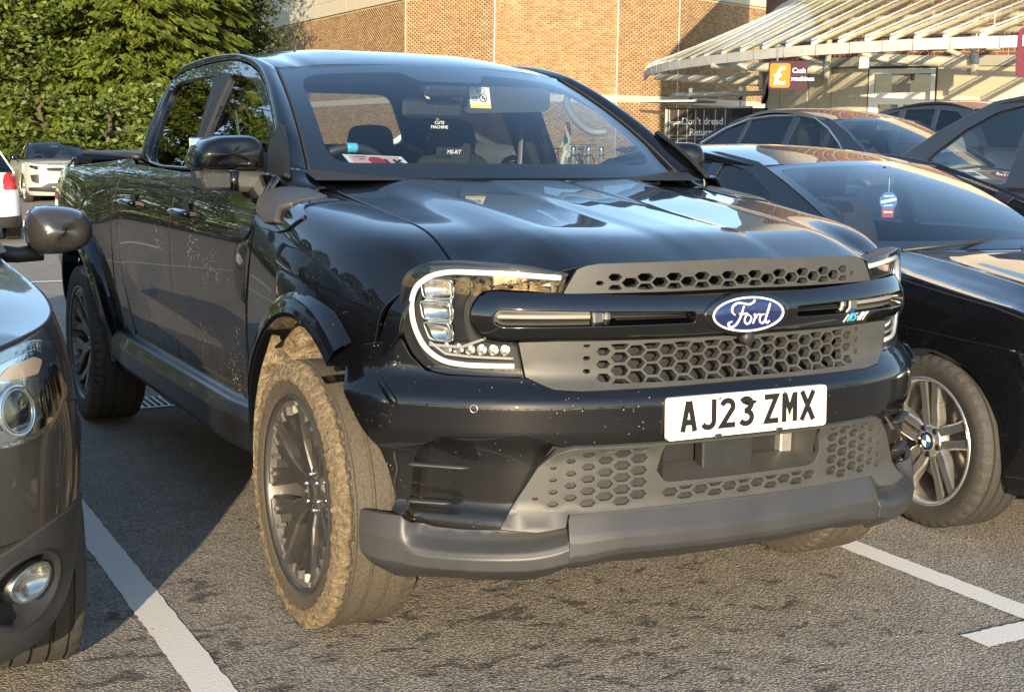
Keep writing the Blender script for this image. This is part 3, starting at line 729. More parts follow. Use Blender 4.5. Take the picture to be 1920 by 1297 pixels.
# ------- near entrance block
def smoothpath(P,n=8): 
    P=np.array(P);t=np.arange(len(P)).astype(float);return _hermite(t,P,np.linspace(0,len(P)-1,(len(P)-1)*n+1))
NP=smoothpath(NEAR,4)
NL=np.r_[0,np.cumsum(np.linalg.norm(np.diff(NP,axis=0),axis=1))]
ZL=3.02     # top of the cream panels
topz=lambda u: 9.2
mb=MB()
for i,(A,B) in enumerate(zip(NP[:-1],NP[1:])): wall_slab(mb,A,B,ZL,topz(NL[i]),0,.3)
mb.build('entrance_wall',M['mortarpale'],store)
near=[]
for i,(A,B) in enumerate(zip(NP[:-1],NP[1:])): near+=[(q,i) for q in bricks(A,B,ZL+.20,6.9,50+i,course0=int(round(NL[i]/.1125)))]
cp=np.array([-2.2054,-3.6582,1.378])
def vis(q):
    c=np.mean(q[:4],0); r=c-cp; f=np.array([math.sin(CY)*math.cos(CP),math.cos(CY)*math.cos(CP),math.sin(CP)]); w=r@f; X_=960+2560*(r@np.array([math.cos(CY),-math.sin(CY),0]))/w; up=np.cross([math.cos(CY),-math.sin(CY),0],f); Y_=648-2560*(r@up)/w
    return (1425<X_<1915) and ((0<Y_<np.interp(X_,[1425,1540,1750,1920],[45,22,2,-5])) or (np.interp(X_,[1450,1890],[125,85])<Y_<np.interp(X_,[1450,1890],[138,118]))), w
sel=sorted([(vis(q)[1],k) for k,(q,i) in enumerate(near) if vis(q)[0]])[:280]
ids={k for _,k in sel}
for k in ids:
    me=bpy.data.meshes.new('brick'); me.from_pydata(near[k][0],[],BF); me.update(); link('brick',me,M['brickred'],store)
stuff_bricks('brickwork',[q for k,(q,i) in enumerate(near) if k not in ids],M['brickred'],store)
# grey steel band and cream panels under it, with the doorway between
mb=MB()
for A,B in zip(NP[:-1],NP[1:]): wall_slab(mb,A,B,ZL,ZL+.20,.05,.1)
mb.build('steel_band',M['greytrim'],store)
def on_near(px):
    """point of the near block's plan in the photo column px"""
    best=None
    for A,B in zip(NP[:-1],NP[1:]):
        for t in np.linspace(0,1,12):
            P=A+(B-A)*t; r=P-cp[:2]; a=math.atan2(r[0],r[1])-CY; X_=960+2560.877*math.tan(a); 
            if best is None or abs(X_-px)<best[0]: best=(abs(X_-px),P)
    return best[1]
PN=[1432,1466,1533,1607]
def wall_pts(a,b):
    A=on_near(a);B=on_near(b); la=NL[np.argmin(np.linalg.norm(NP-A,axis=1))];lb=NL[np.argmin(np.linalg.norm(NP-B,axis=1))]
    mid=[NP[i] for i in range(len(NP)) if la+.05<NL[i]<lb-.05]
    return [A]+mid+[B]
for a,b in((1428,1448),(1450,1500),(1502,1543),(1545,1608),(1735,1800),(1802,1880),(1882,1980)):
    m_=MB(); Q=wall_pts(a,b)
    for A,B in zip(Q[:-1],Q[1:]): wall_slab(m_,A,B,.30,ZL-.012,.02,.08)
    m_.build('cream_panel',M['panelstone'],store)
mb=MB()
Q=NP
for A,B in zip(Q[:-1],Q[1:]):
    if True: wall_slab(mb,A,B,-.2,ZL,-.10,.2)
mb.build('panel_backing',M['greytrim'],store)
# automatic doors
DA,DB=on_near(1612),on_near(1732); dd=(DB-DA)/np.linalg.norm(DB-DA); dn=np.array([dd[1],-dd[0]]); DL=np.linalg.norm(DB-DA)
ed=empty('entrance_door',store)
def dbox(mb,u0,u1,z0,z1,o0,o1):
    V=[]
    for z in(z0,z1):
        for u,o in((u0,o0),(u1,o0),(u1,o1),(u0,o1)): P=DA+dd*u+dn*o; V.append((P[0],P[1],z))
    mb.add(V,[(0,1,2,3),(4,7,6,5),(0,4,5,1),(1,5,6,2),(2,6,7,3),(3,7,4,0)])
mb=MB(); dbox(mb,0,DL,.3,2.95,-.08,-.06); mb.build('glass_panel',M['darkglass'],ed)
mb=MB()
for u0,u1,z0,z1 in((0,.10,.3,2.98),(DL-.08,DL,.3,2.98),(0,DL,2.88,2.98),(0,DL,2.28,2.36),(.02,DL-.18,2.36,2.52),(DL*.46,DL*.54,.3,2.30),(.10,.20,.3,2.28),(DL-.16,DL-.08,.3,2.28)): dbox(mb,u0,u1,z0,z1,-.06,.01+RNG.random()*.004)
mb.build('door_frame',M['door_al'],ed)
# ------- canopy: curved edge beam, purlin tubes, rafters and glass
can=thing('entrance_canopy','white steel and glass canopy curving round the store entrance','canopy')
EDGE=[cpt(1196,36.3),cpt(1203,33.9),cpt(1225,32.2),cpt(1260,30.7),cpt(1330,28.7),cpt(1450,26.4),cpt(1600,24.8),cpt(1750,23.7),cpt(1990,22.6)]
EP=smoothpath(EDGE,8); EL=np.r_[0,np.cumsum(np.linalg.norm(np.diff(EP,axis=0),axis=1))]; ZE=3.27; ZT=4.42
UP=[cpt(1422,40),cpt(1425,36.5),cpt(1436,32.6),cpt(1465,30.1),cpt(1515,28.7),cpt(1640,27.5),cpt(1800,26.9),cpt(1950,26.6),cpt(2190,26.3)]; UPp=smoothpath(UP,8); UL=np.r_[0,np.cumsum(np.linalg.norm(np.diff(UPp,axis=0),axis=1))]
_tq=np.linspace(0,1,len(EP))
def eat(t): return np.array([np.interp(t,_tq,EP[:,0]),np.interp(t,_tq,EP[:,1]),ZE])
def uat(t): return np.array([np.interp(t,_tq,UPp[:,0]),np.interp(t,_tq,UPp[:,1]),ZT])
mb=MB(); mb.tube([(p[0],p[1],ZE-.07) for p in EP],.085,4,sq=(.55,1.25)); 
m_=MB(); rows=[]
for k,(dz,do) in enumerate(((-.17,0),(-.17,-.07),(.02,-.07),(.02,0))):
    rows.append([(eat(t)+np.array([0,0,dz])+np.r_[(uat(t)-eat(t))[:2]/np.linalg.norm((uat(t)-eat(t))[:2])*(-do),0]) for t in np.linspace(0,1,90)])
m_.grid(rows,closeu=True,smooth=False); m_.build('edge_beam',M['canopy'],can)
for t in np.linspace(.02,.98,20):
    m_=MB(); p=eat(t);q=uat(t);d=np.r_[(q-p)[:2]/np.linalg.norm((q-p)[:2]),0]; m_.tube([p-d*.004+np.array([0,0,-.175]),p-d*.004+np.array([0,0,.022])],.008,4); m_.build('beam_joint',M['greytrim'],can)
m_=MB(); rows=[[uat(t)+np.array([0,0,dz])+np.r_[(eat(t)-uat(t))[:2]/np.linalg.norm((eat(t)-uat(t))[:2])*o,0] for t in np.linspace(0,1,70)] for dz,o in((-.1,.0),(-.1,.10),(.12,.10),(.12,.0))]
m_.grid(rows,closeu=True,smooth=False); m_.build('flashing',M['canopy'],can)
TS=[.05,.12,.19,.25,.31,.365,.42,.465,.51,.55,.59,.63,.67,.71,.75,.79,.83,.87,.91,.955,.999]
for t in TS:
    m_=MB(); p=eat(t)+np.array([0,0,.02]);q=uat(t)+np.array([0,0,-.03]); m_.tube([p,q],.034,4,sq=(.6,1.5)); m_.tube([p+np.array([0,0,.085]),q+np.array([0,0,.085])],.018,4); m_.build('rafter',M['canopy'],can)
for a,b in zip(TS[:-1],TS[1:]):
    m_=MB(); P=[[eat(t)*(1-k)+uat(t)*k+np.array([0,0,.075]) for k in(.02,.5,.98)] for t in np.linspace(a+.004,b-.004,5)]; m_.grid(P); m_.build('glass_pane',M['canopyglass'],can)
for k in(.30,.62):
    m_=MB(); m_.tube([eat(t)*(1-k)+uat(t)*k+np.array([0,0,-.12]) for t in np.linspace(0.02,1,50)],.055,8); m_.build('purlin',M['canopy'],can)
# brackets: drum on the wall head, tie tube, struts and hanger
def bracket(px,dep,px2,dep2):
    m_=MB(); a=np.r_[cpt(px,dep),2.98]; e=np.r_[cpt(px2,dep2),3.08]
    d=(e-a);d[2]=0;d/=np.linalg.norm(d); s=np.array([d[1],-d[0],0])
    m_.tube([a,e],[.11,.075],12); m_.tube([a+[0,0,.05],a+d*1.1+[0,0,.50]],.05,8); m_.tube([a,a+[0,0,1.0]],.06,8)
    m_.tube([a-d*.05,a+d*.05],.20,18); m_.build('bracket',M['canopy'],can)
for b_ in((1534,28.0,1320,28.9),(1800,25.6,1595,25.6),(1412,33.5,1215,33.9)): bracket(*b_)
m_=MB(); a=np.r_[cpt(1420,34.5),2.75]; m_.tube([a,np.r_[cpt(1250,36),2.72]],.06,8); m_.build('tie_tube',M['canopy'],can)
# ------- signs, lamps and cameras
cam2=np.array([-2.2054,-3.6582])
def facing(P): 
    d=cam2-P; return math.atan2(d[0],-d[1])   # rotation about z that turns a -Y facing board to the camera
def board(name,P,z0,z1,w,rz,mat,parent,rad=.06,t=.08,off=0):
    m_=MB(); c,s=math.cos(rz),math.sin(rz)
    fn=lambda u,v,h:(P[0]+u*c+(h+off)*s,P[1]+u*s-(h+off)*c,v)
    q=rnd([(-w/2,z0),(w/2,z0),(w/2,z1),(-w/2,z1)],rad); m_.prism(q,-t,0,fn); return m_.build(name,mat,parent),fn
P=cpt(1461,25.6); rz=facing(P)*.85
cs=thing('cash_machine_sign','plum sign with an orange pound panel and the words Cash machines','sign')
board('sign_board',P,2.46,2.98,.70,rz,M['plum'],cs,.07)
_,fn=board('pound_panel',P+np.array([math.cos(rz),math.sin(rz)])*-.145,2.50,2.94,.37,rz,M['orangesign'],cs,.06,.01,.012)
def txt(name,s,size,mat,parent,fn,u,v,h=.016,rz=0,**k): return text_obj(name,s,size,mat,parent,fn(u,v,h),(R(90),0,rz),.003,**k)
_f=lambda u,v,h:(P[0]+u*math.cos(rz)+h*math.sin(rz),P[1]+u*math.sin(rz)-h*math.cos(rz),v)
txt('pound_sign','£',.46,M['white'],cs,_f,-.28,2.565,.028,rz); txt('lettering','Cash',.125,M['white'],cs,_f,.07,2.77,.02,rz); txt('lettering','machines',.112,M['white'],cs,_f,.06,2.63,.02,rz)
m_=MB(); m_.tube([_f(-.2,2.98,-.04),_f(-.2,3.2,-.04)],.02,6); m_.build('bracket',M['greytrim'],cs)
P2=cpt(1921,19.5); rz2=facing(P2)*.9
ps=thing('pick_up_sign','maroon rounded Pick up point sign on a white post','sign')
g0=gzf(*P2)
board('sign_board',P2,2.43,3.115,.60,rz2,M['maroon'],ps,.11,.06)
_f2=lambda u,v,h:(P2[0]+u*math.cos(rz2)+h*math.sin(rz2),P2[1]+u*math.sin(rz2)-h*math.cos(rz2),v)
txt('lettering','Pick up',.205,M['white'],ps,_f2,-.245,2.86,.004,rz2); txt('lettering','point',.205,M['white'],ps,_f2,-.20,2.64,.004,rz2)
m_=MB(); m_.tube([(P2[0]+.03,P2[1]+.09,g0),(P2[0]+.03,P2[1]+.09,2.95)],.045,12); m_.build('post',M['canopy'],ps)
# returns locker kiosk by the far wall
kk=thing('returns_kiosk','dark boarded returns kiosk with white lettering under a thin white roof','kiosk')
K0,K1=cpt(1240,44.5),cpt(1418,42.5); kd=(K1-K0)/np.linalg.norm(K1-K0);kn=np.array([kd[1],-kd[0]]);KL=np.linalg.norm(K1-K0);krz=math.atan2(kd[1],kd[0])
kf_=lambda u,v,h:(K0[0]+kd[0]*u+kn[0]*h,K0[1]+kd[1]*u+kn[1]*h,v)
m_=MB(); m_.prism([(0,.3),(KL,.3),(KL,2.62),(0,2.62)],-.6,-.02,kf_); m_.build('back_wall',M['kiosk'],kk)
for j in range(int(KL/.32)):
    m_=MB(); m_.prism([(j*.32+.008,.35),((j+1)*.32-.008,.35),((j+1)*.32-.008,2.62),(j*.32+.008,2.62)],-.02,.0+.004*RNG.random(),kf_); m_.build('board',M['kiosk'],kk)
for u in(.10,.42,.75,1.05,1.35,1.75,2.1):
    m_=MB(); m_.prism([(u,.4),(u+.025,.4),(u+.025,2.58),(u,2.58)],.0,.02,kf_); m_.build('batten',M['door_al'],kk)
for v in(1.75,1.65):
    m_=MB(); m_.prism([(.1,v),(1.4,v),(1.4,v+.03),(.1,v+.03)],.02,.03,kf_); m_.build('shelf_rail',M['kioskgrey'],kk)
m_=MB(); m_.prism([(-.7,2.80),(1.5,2.80),(1.5,2.86),(-.7,2.86)],-.5,.75,kf_); m_.build('roof',M['canopy'],kk)
m_=MB(); m_.prism([(-.75,2.5),(-.05,2.42),(-.05,2.50),(-.75,2.58)],-.3,.4,kf_); m_.build('end_hood',M['bark'],kk)
m_=MB(); m_.prism([(-.02,.3),(.05,.3),(.05,2.6),(-.02,2.6)],-.6,.06,kf_); m_.build('end_post',M['door_al'],kk)
text_obj('lettering',"Don't dread",.30,M['white'],kk,kf_(.58,2.12,.035),(R(90),0,krz),.004); text_obj('lettering','Returns',.30,M['white'],kk,kf_(.86,1.78,.035),(R(90),0,krz),.004)
text_obj('lettering','inpost',.19,M['white'],kk,kf_(.14,2.12,.035),(R(90),0,krz),.004)
m_=MB(); m_.prism([(2.35,2.36),(3.0,2.36),(3.0,2.62),(2.35,2.62)],.0,.05,kf_); m_.build('screen',M['ink'],kk)
m_=MB(); m_.prism([(2.32,2.62),(3.03,2.62),(3.03,2.68),(2.32,2.68)],.0,.08,kf_); m_.build('screen_hood',M['canopy'],kk)
def cctv(px,dep,z,label):
    t=thing('security_camera',label,'camera'); P=np.r_[cpt(px,dep),z]; d=np.r_[(cam2-P[:2])/np.linalg.norm(cam2-P[:2]),0]
    m_=MB(); m_.box(P,(.16,.16,.34),rot=Matrix.Rotation(facing(P[:2]),3,'Z'),bev=.02); m_.build('housing',M['galv'],t)
    m_=MB(); m_.lathe([(0,0),(0,.06),(.06,.08),(.10,.06),(.12,0)],12,'z',P+d*.14-[0,0,.26]); m_.build('dome',M['darkglass'],t)
    m_=MB(); m_.tube([P-[0,0,.3],P-[0,0,.9]],.02,6); m_.build('bracket',M['galv'],t)
cctv(1283,47,3.22,'slim grey camera box on the stone band beside the canopy tip'); cctv(1375,44.5,3.18,'grey dome camera over the middle of the returns kiosk'); cctv(1411,41,3.9,'small camera high under the canopy by the cash machine sign')
def flood(px,dep,z,w,label):
    t=thing('flood_lamp',label,'lamp'); P=np.r_[cpt(px,dep),z]; m_=MB(); m_.box(P,(w,.18,.24),rot=Matrix.Rotation(facing(P[:2]),3,'Z'),bev=.015); m_.build('casing',M['door_al'],t)
    d=np.r_[(cam2-P[:2])/np.linalg.norm(cam2-P[:2]),0]; m_=MB(); m_.box(P+d*.095,(w*.8,.02,.19),rot=Matrix.Rotation(facing(P[:2]),3,'Z')); m_.build('lens',M['refl'],t)
    m_=MB(); m_.tube([P+[0,0,.1],P+[0,0,.5]],.02,6); m_.build('hanger',M['door_al'],t)
flood(1600,25.6,2.98,.20,'small square floodlight hanging beside the cash machine sign'); flood(1835,24.6,3.28,.24,'square floodlight hanging just left of the maroon sign')
# ------------------------------------------------------------------ trees
def leaves(name,C,A,B,mat,parent):
    """many small leaf blades: centre, two half axes"""
    n=len(C);V=np.empty((n,4,3));V[:,0]=C-A*1.0;V[:,1]=C-B;V[:,2]=C+A*1.15;V[:,3]=C+B
    F=np.arange(4*n).reshape(n,4)
    me=bpy.data.meshes.new(name);me.vertices.add(4*n);me.vertices.foreach_set('co',V.reshape(-1).astype(np.float32));me.loops.add(4*n);me.polygons.add(n)
    me.loops.foreach_set('vertex_index',F.ravel().astype(np.int32));me.polygons.foreach_set('loop_start',(np.arange(n)*4).astype(np.int32));me.polygons.foreach_set('loop_total',np.full(n,4,np.int32));me.update()
    return link(name,me,mat,parent)
def tree(name,label,x,y,h,r,kind,n,mat,seed,group=None,base=.0):
    rng=np.random.default_rng(seed); t=thing(name,label,'tree',group); g=gzf(x,y); t.location=(x,y,g)
    mb=MB(); zz=np.linspace(0,h*.92,10); mb.tube([(rng.normal(0,.06)*z/h*2,rng.normal(0,.06)*z/h*2,z) for z in zz],.05+(.035*h-.03)*(1-zz/h),8)
    Cs=[];As=[];Bs=[]
    nb=int(n/ (90 if kind=='conifer' else 70))
    for i in range(nb):
        u=rng.random()**.85; z=base+(h-base)*u
        if kind=='conifer': R_=r*(1-u)**.62*(.72+.42*rng.random())+.25
        else: R_=r*math.sqrt(max(.02,1-(1.75*u-.72)**2/1.1))*(.70+.40*rng.random())
        a=rng.random()*2*math.pi; d=np.array([math.cos(a),math.sin(a),0]); s=np.array([-d[1],d[0],0])
        droop=.10+.25*rng.random() if kind=='conifer' else -.1+.3*rng.random()
        if i%3==0: mb.tube([(0,0,z*.97),tuple(d*R_*.55+[0,0,z+.1]),tuple(d*R_*.92+[0,0,z-droop*R_*.5])],[.05,.03,.012],5)
        m=90 if kind=='conifer' else 70
        q=rng.random(m)**.55; w=rng.normal(0,.30,m)*(.35+.9*(1-q))
        if kind=='conifer':
            P=d*(R_*(.38+.66*q))[:,None]+s*(w*R_*.42)[:,None]; P[:,2]+=z-droop*R_*q**1.6+rng.normal(0,.055,m)
            ax=d[None]*(.10+.07*rng.random((m,1)))+s[None]*rng.normal(0,.10,(m,1)); ax[:,2]-=.07+.05*rng.random(m)
            bx=np.cross(ax,np.array([0,0,1.]));bx/=np.linalg.norm(bx,axis=1)[:,None]; bx=bx*(.040+.03*rng.random((m,1))); bx[:,2]+=rng.normal(0,.03,m)
        else:
            cc=d*R_*.86; P=cc+rng.normal(0,1,(m,3))*np.array([.34,.34,.20])*(.5+r*.14); P[:,2]+=z-droop*.5
            ax=rng.normal(0,1,(m,3));ax[:,2]*=.5;ax/=np.linalg.norm(ax,axis=1)[:,None];ax*=.075+.045*rng.random((m,1))
            bx=np.cross(ax,rng.normal(0,1,(m,3)));bx/=np.linalg.norm(bx,axis=1)[:,None]+1e-9;bx*=.05+.025*rng.random((m,1))
        Cs.append(P);As.append(ax);Bs.append(bx)
    mb.build('trunk',M['bark'],t); leaves('crown',np.concatenate(Cs),np.concatenate(As),np.concatenate(Bs),mat,t)
    return t
TR=[ # px column, depth, height, radius, kind, count, material, label
(-60,50,13,3.6,'conifer',15000,'leafA','tall green conifer at the left edge, above the white car'),
(45,47,8.5,3.2,'broad',16000,'leafB','broad leafy tree directly behind the pale silver car'),
(130,51,14,3.9,'conifer',19000,'leafA','tall conifer with layered sprays behind the pale silver car'),
(225,48,12.5,3.4,'conifer',18000,'leafA','bright layered conifer above the rear of the pickup'),
(310,50,13.5,3.6,'conifer',18000,'leafA','bright conifer rising beside the pickup cab roof'),
(362,52,12,2.8,'conifer',15000,'leafA','layered conifer behind the pickup cab roof'),
(395,57,11,2.6,'broad',13000,'leafD','dark leafy tree next to the end of the brick wall'),
(430,84,15,4.0,'broad',13000,'leafD','dark tree behind the end of the brick wall'),
(180,56,15,4.5,'broad',12000,'leafD','dark tree filling the gaps behind the conifers'),
(350,58,15,4.5,'broad',12000,'leafD','tall dark tree behind the two brightest conifers')]
for i,(px,dep,h,r_,kd_,n_,mt,lb_) in enumerate(TR):
    p=cpt(px,dep); tree('conifer_tree' if kd_=='conifer' else 'leafy_tree',lb_,p[0],p[1],h,r_,kd_,int(n_*1.9),M[mt],100+i,base=.2)
# the same belt of trees runs on to the left and behind the store: it shows in the reflections
side_spots=[(-4,44),(-8.5,43),(-13,40),(-17,36),(-21,31),(-24,25),(-27,19),(-29,12),(-31,5)]
for i,(x,y) in enumerate(side_spots):
    tree('conifer_tree' if i%2 else 'leafy_tree','tree of the belt along the left side of the car park',x,y,13.5+1.6*math.sin(i*2.1),5.4,'conifer' if i%2 else 'broad',30000,M['leafA' if i%2 else 'leafB'],300+i,group='trees along the left side of the car park',base=.2)
for i,(x,y) in enumerate([(20,72),(29,76),(38,74),(47,70),(56,66)]):
    tree('leafy_tree','tall tree standing behind the supermarket',x,y,12.5+1.5*math.sin(i*1.7),6.0,'broad',5000,M['leafB'],400+i,group='trees behind the supermarket',base=1)
for i,(x,y) in enumerate([(-40,-20),(-36,-28),(-30,-34),(-23,-38),(-16,-41),(-9,-43),(-1,-44),(7,-44),(15,-43),(23,-41),(31,-37),(38,-31),(44,-23)]):  # row out of view, thickened so the truck's nose reflects dark
    tree('leafy_tree','unseen tree behind the viewer, added to darken reflections',x,y,8+.8*math.sin(i*1.3),5.5,'broad',6500,M['leafD'],500+i,group='unseen trees added behind the viewer',base=.3)
# low shrubs at the foot of the belt
SL=['low shrub beyond the white hatchback at the left edge','low shrub just left of the pale silver SUV','low shrub directly behind the pale silver SUV','low shrub just right of the pale silver SUV','low shrub above the tail of the pickup bed','low shrub behind the middle of the pickup bed','low shrub seen at the rear edge of the pickup cab','low shrub hidden mostly by the pickup cab']
for i,px in enumerate(range(-40,420,62)):
    p=cpt(px,44+1.5*(i%2)); tree('shrub',SL[i],p[0],p[1],2.0+.5*(i%3),2.0,'broad',2600,M['leafB'],600+i,group='shrubs at the foot of the trees',base=.1)
# ------------------------------------------------------------------ the pickup
truck=thing('pickup_truck','black double-cab pickup truck with mud-caked front wheel and wide honeycomb grille','pickup truck')
INS=(0,1.6,.75)
def mir(f):
    def g(u,v):
        q=np.array(f(u,v),float); q[...,0]*=-1; return q
    return g
# --- side surfaces (right side of the truck, x<0)
_DZ=np.array([.46,.56,.70,.85,1.00,1.08,1.13,1.20,1.26,1.30,1.36]);_DX=np.array([.880,.900,.917,.927,.930,.927,.917,.896,.860,.826,.79])
dw=sm(_DZ,_DX,.022)
def side(y,z):
    y=np.asarray(y,float);z=np.asarray(z,float)
    w=dw(z)+.034*np.exp(-((y-3.27)/.52)**2)*smooth(1.26,.95,z)
    w=w-.03*smooth(3.9,4.5,y)
    # scalloped lower door and the pressed line above the sill
    w=w-.010*np.exp(-((z-.72)/.07)**2)*smooth(.6,1.0,y)*smooth(2.5,2.2,y)
    return np.stack([-w,y+0*w,z+0*w],-1)
zh=sm([-.56,-.52,-.47,-.44,-.40,-.34,-.28,-.016,.325,.59,.80],[1.040,1.052,1.066,1.079,1.102,1.130,1.148,1.182,1.2165,1.245,1.267],.03)
kf=sm([-.55,-.47,-.42,-.36,-.28,-.15,.1,.4,.8],[.885,.905,.922,.939,.957,.977,.995,1.0,1.0],.05)
_KN=np.array([0,0,0,0,.25,.5,.75,1,1,1,1.])
def bsp(t):
    t=np.clip(np.asarray(t,float),0,.999999); N=[((t>=_KN[i])&(t<_KN[i+1])).astype(float) for i in range(10)]
    for p in(1,2,3):
        N=[(0 if _KN[i+p]==_KN[i] else (t-_KN[i])/(_KN[i+p]-_KN[i]))*N[i]+(0 if _KN[i+p+1]==_KN[i+1] else (_KN[i+p+1]-t)/(_KN[i+p+1]-_KN[i+1]))*N[i+1] for i in range(len(N)-1)]
    return N
def fend(y,t):
    """front wing cross-section, t 0 (bottom) .. 1 (bonnet shut line)"""
    y=np.asarray(y,float);t=np.asarray(t,float);k=kf(y);h=zh(y)
    b=.052*np.exp(-((y-.0)/.46)**2); q=smooth(-.35,.35,y); o=0*y
    X=[.900*k+o,.930*k+b*.7,.930*k+b,(.918*k+b*.7)*(1-q)+.925*q,.880*k*(1-q)+.895*q+b*.1,.790*(1-q)+.830*q,.697+o]
    Z=[.50+o,.70+o,.93+o,h-.110+.03*q,h-.035+.012*q,h-.002,h-.002]
    N=bsp(t); return np.stack([-sum(n*x for n,x in zip(N,X)),y+0*t,sum(n*z for n,z in zip(N,Z))],-1)
def fz(y,z):
    ts=np.linspace(0,.97,60);zz=fend(np.full(60,y),ts)[:,2]; return float(np.interp(z,zz,ts))
def fpoly(p,step=.02):
    return [(y,fz(y,z)) for y,z in _dens(p,step)]
def circ(cy,cz,r,a0,a1,n=28): return [(cy+r*math.cos(R(a0+(a1-a0)*i/n)),cz+r*math.sin(R(a0+(a1-a0)*i/n))) for i in range(n+1)]
AC=(.0,.40);AR=.545; RC=(3.27,.40)
# --- bonnet
_hb=sm([-.80,-.28,-.016,.325,.59,.8],[1.100,1.152,1.184,1.222,1.256,1.280],.10)
_HX=np.array([0,.12,.155,.30,.425,.465,.555,.60,.69,.8]);_HH=np.array([.030,.028,.024,.025,.025,.020,.004,.002,-.001,-.006])
def yfront(x): return np.interp(np.abs(x),_BX,_BY)
_q=np.linspace(0,1.02,120);_n=nose(_q,np.ones(120),np.full(120,.076));_BX,_BY=_n[:,0],_n[:,1]
def hood(x,y):
    x=np.asarray(x,float);y=np.asarray(y,float);a=np.abs(x)
    d=y-yfront(x)
    base=_hb(y)
    hx=np.interp(a,_hxq,_hxs)
    fade=smooth(-.02,.20,d)                     # pressings die out over the nose
    roll=(.030+.024*(a/.69)**2)*np.clip(1-d/.30,0,1.3)**2.2
    z=base+hx*(.45+.55*fade)-roll; k=smooth(.46,.69,a)*smooth(.10,-.30,y)
    return np.stack([x,y+0*x,z*(1-k)+(zh(y)+.002)*k],-1)
_hxq=np.linspace(0,.8,200);_hxs=_hermite(_HX,_HH,_hxq);_hxs=np.convolve(np.pad(np.interp(_hxq,_HX,_HH),4,mode='edge'),np.ones(9)/9,'valid')
# hood outline in plan
hp=[]
for s in np.linspace(0,.838,24):
    q=nose(s,1.0,.078); hp.append((q[0],q[1]))
hp=[p for p in hp if p[0]<.688]+[(.689,-.425),(.691,-.2),(.692,.2),(.690,.55),(.66,.575),(.40,.47),(.0,.42)]
hood_poly=hp+[(-x,y) for x,y in hp[::-1]][1:-1]
hoodo=panel('bonnet',hood_poly,hood,M['black'],truck,step=.022,out=(0,-.2,1),thick=.02,bev=.003)
# --- wings
arch=[p for p in circ(AC[0],AC[1],AR,134,12,30)]
wing_poly=fpoly([(.60,.55),(.648,.57),(.583,.88),(.525,1.10),(.50,1.18)])+[(y,.9999) for y in np.linspace(.53,-.455,40)]+fpoly([(-.462,1.06),(-.475,1.03),(-.478,.98),(-.474,.90),(-.44,.855),(-.385,.80)])[:-1]+fpoly(arch)
for sg in(1,-1):
    f=fend if sg==1 else mir(fend)
    w=panel('wing',wing_poly,f,M['black'],truck,step=(.03,.028),inside=INS,edge_step=(.02,.02),bev=.0025)
# --- doors, cab corner and bed side
fd=rnd([(.672,.535),(1.588,.535),(1.592,1.19),(1.66,1.258),(.515,1.274),(.508,1.19),(.534,1.10),(.592,.88)],[.03,.02,.06,.003,.003,.05,.1,.1])
rd=rnd([(1.600,.535),(2.33,.525),(2.48,.80),(2.525,1.0),(2.545,1.272),(1.671,1.258),(1.604,1.19)],[.02,.09,.15,.1,.003,.003,.06])
cc=rnd([(2.375,.535),(2.625,.535),(2.632,1.290),(2.555,1.276),(2.533,1.0),(2.488,.80)],[.02,.01,.01,.003,.1,.15])
bd=[(2.648,.56),(2.650,1.298)]+rnd([(4.06,1.302),(4.22,1.25),(4.30,1.05),(4.30,.72)],[.1,.1,.1,0])+[(3.86,.60)]+circ(RC[0],RC[1],AR,16,164,30)+[(2.72,.56)]
for sg in(1,-1):
    f=side if sg==1 else mir(side)
    d1=panel('front_door',fd,f,M['door'],truck,step=.04,inside=INS,bev=.003)
    d2=panel('rear_door',rd,f,M['door'],truck,step=.04,inside=INS,bev=.003)
    panel('cab_corner',cc,f,M['door'],truck,step=.04,inside=INS,bev=.003)
    panel('bed_side',bd,f,M['door'],truck,step=.045,inside=INS,bev=.004)
    for dd,y0 in((d1,1.37),(d2,2.25)):
        # pull handle over a scooped pocket
        hb=MB(); x0=-float(dw(1.118))*1
        hy=np.linspace(y0-.125,y0+.115,14)
        hb.tube([( sg*(x0-.030-.010*math.sin(math.pi*i/13)),y,1.118+.004*math.sin(math.pi*i/13)) for i,y in enumerate(hy)],[.012]+[.0165]*12+[.012],12,sq=(1.0,.8))
        for k in(-.105,.10): hb.box((sg*(x0-.012),y0+k,1.118),(.045,.030,.026),bev=.006)
        hb.build('handle',M['glossblk'],dd)
        pk=MB(); u=np.linspace(0,2*math.pi,28,endpoint=False)
        pk.add([(sg*(x0-.0035),y0+.055*math.cos(a),1.118+.045*math.sin(a)) for a in u]+[(sg*(x0-.0012),y0+.050*math.cos(a),1.118+.040*math.sin(a)) for a in u]+[(sg*(x0-.0015),y0,1.118)],[(i,(i+1)%28,28+(i+1)%28,28+i) for i in range(28)]+[(28+i,28+(i+1)%28,56) for i in range(28)])
        pk.build('handle_pocket',M['void'],dd)
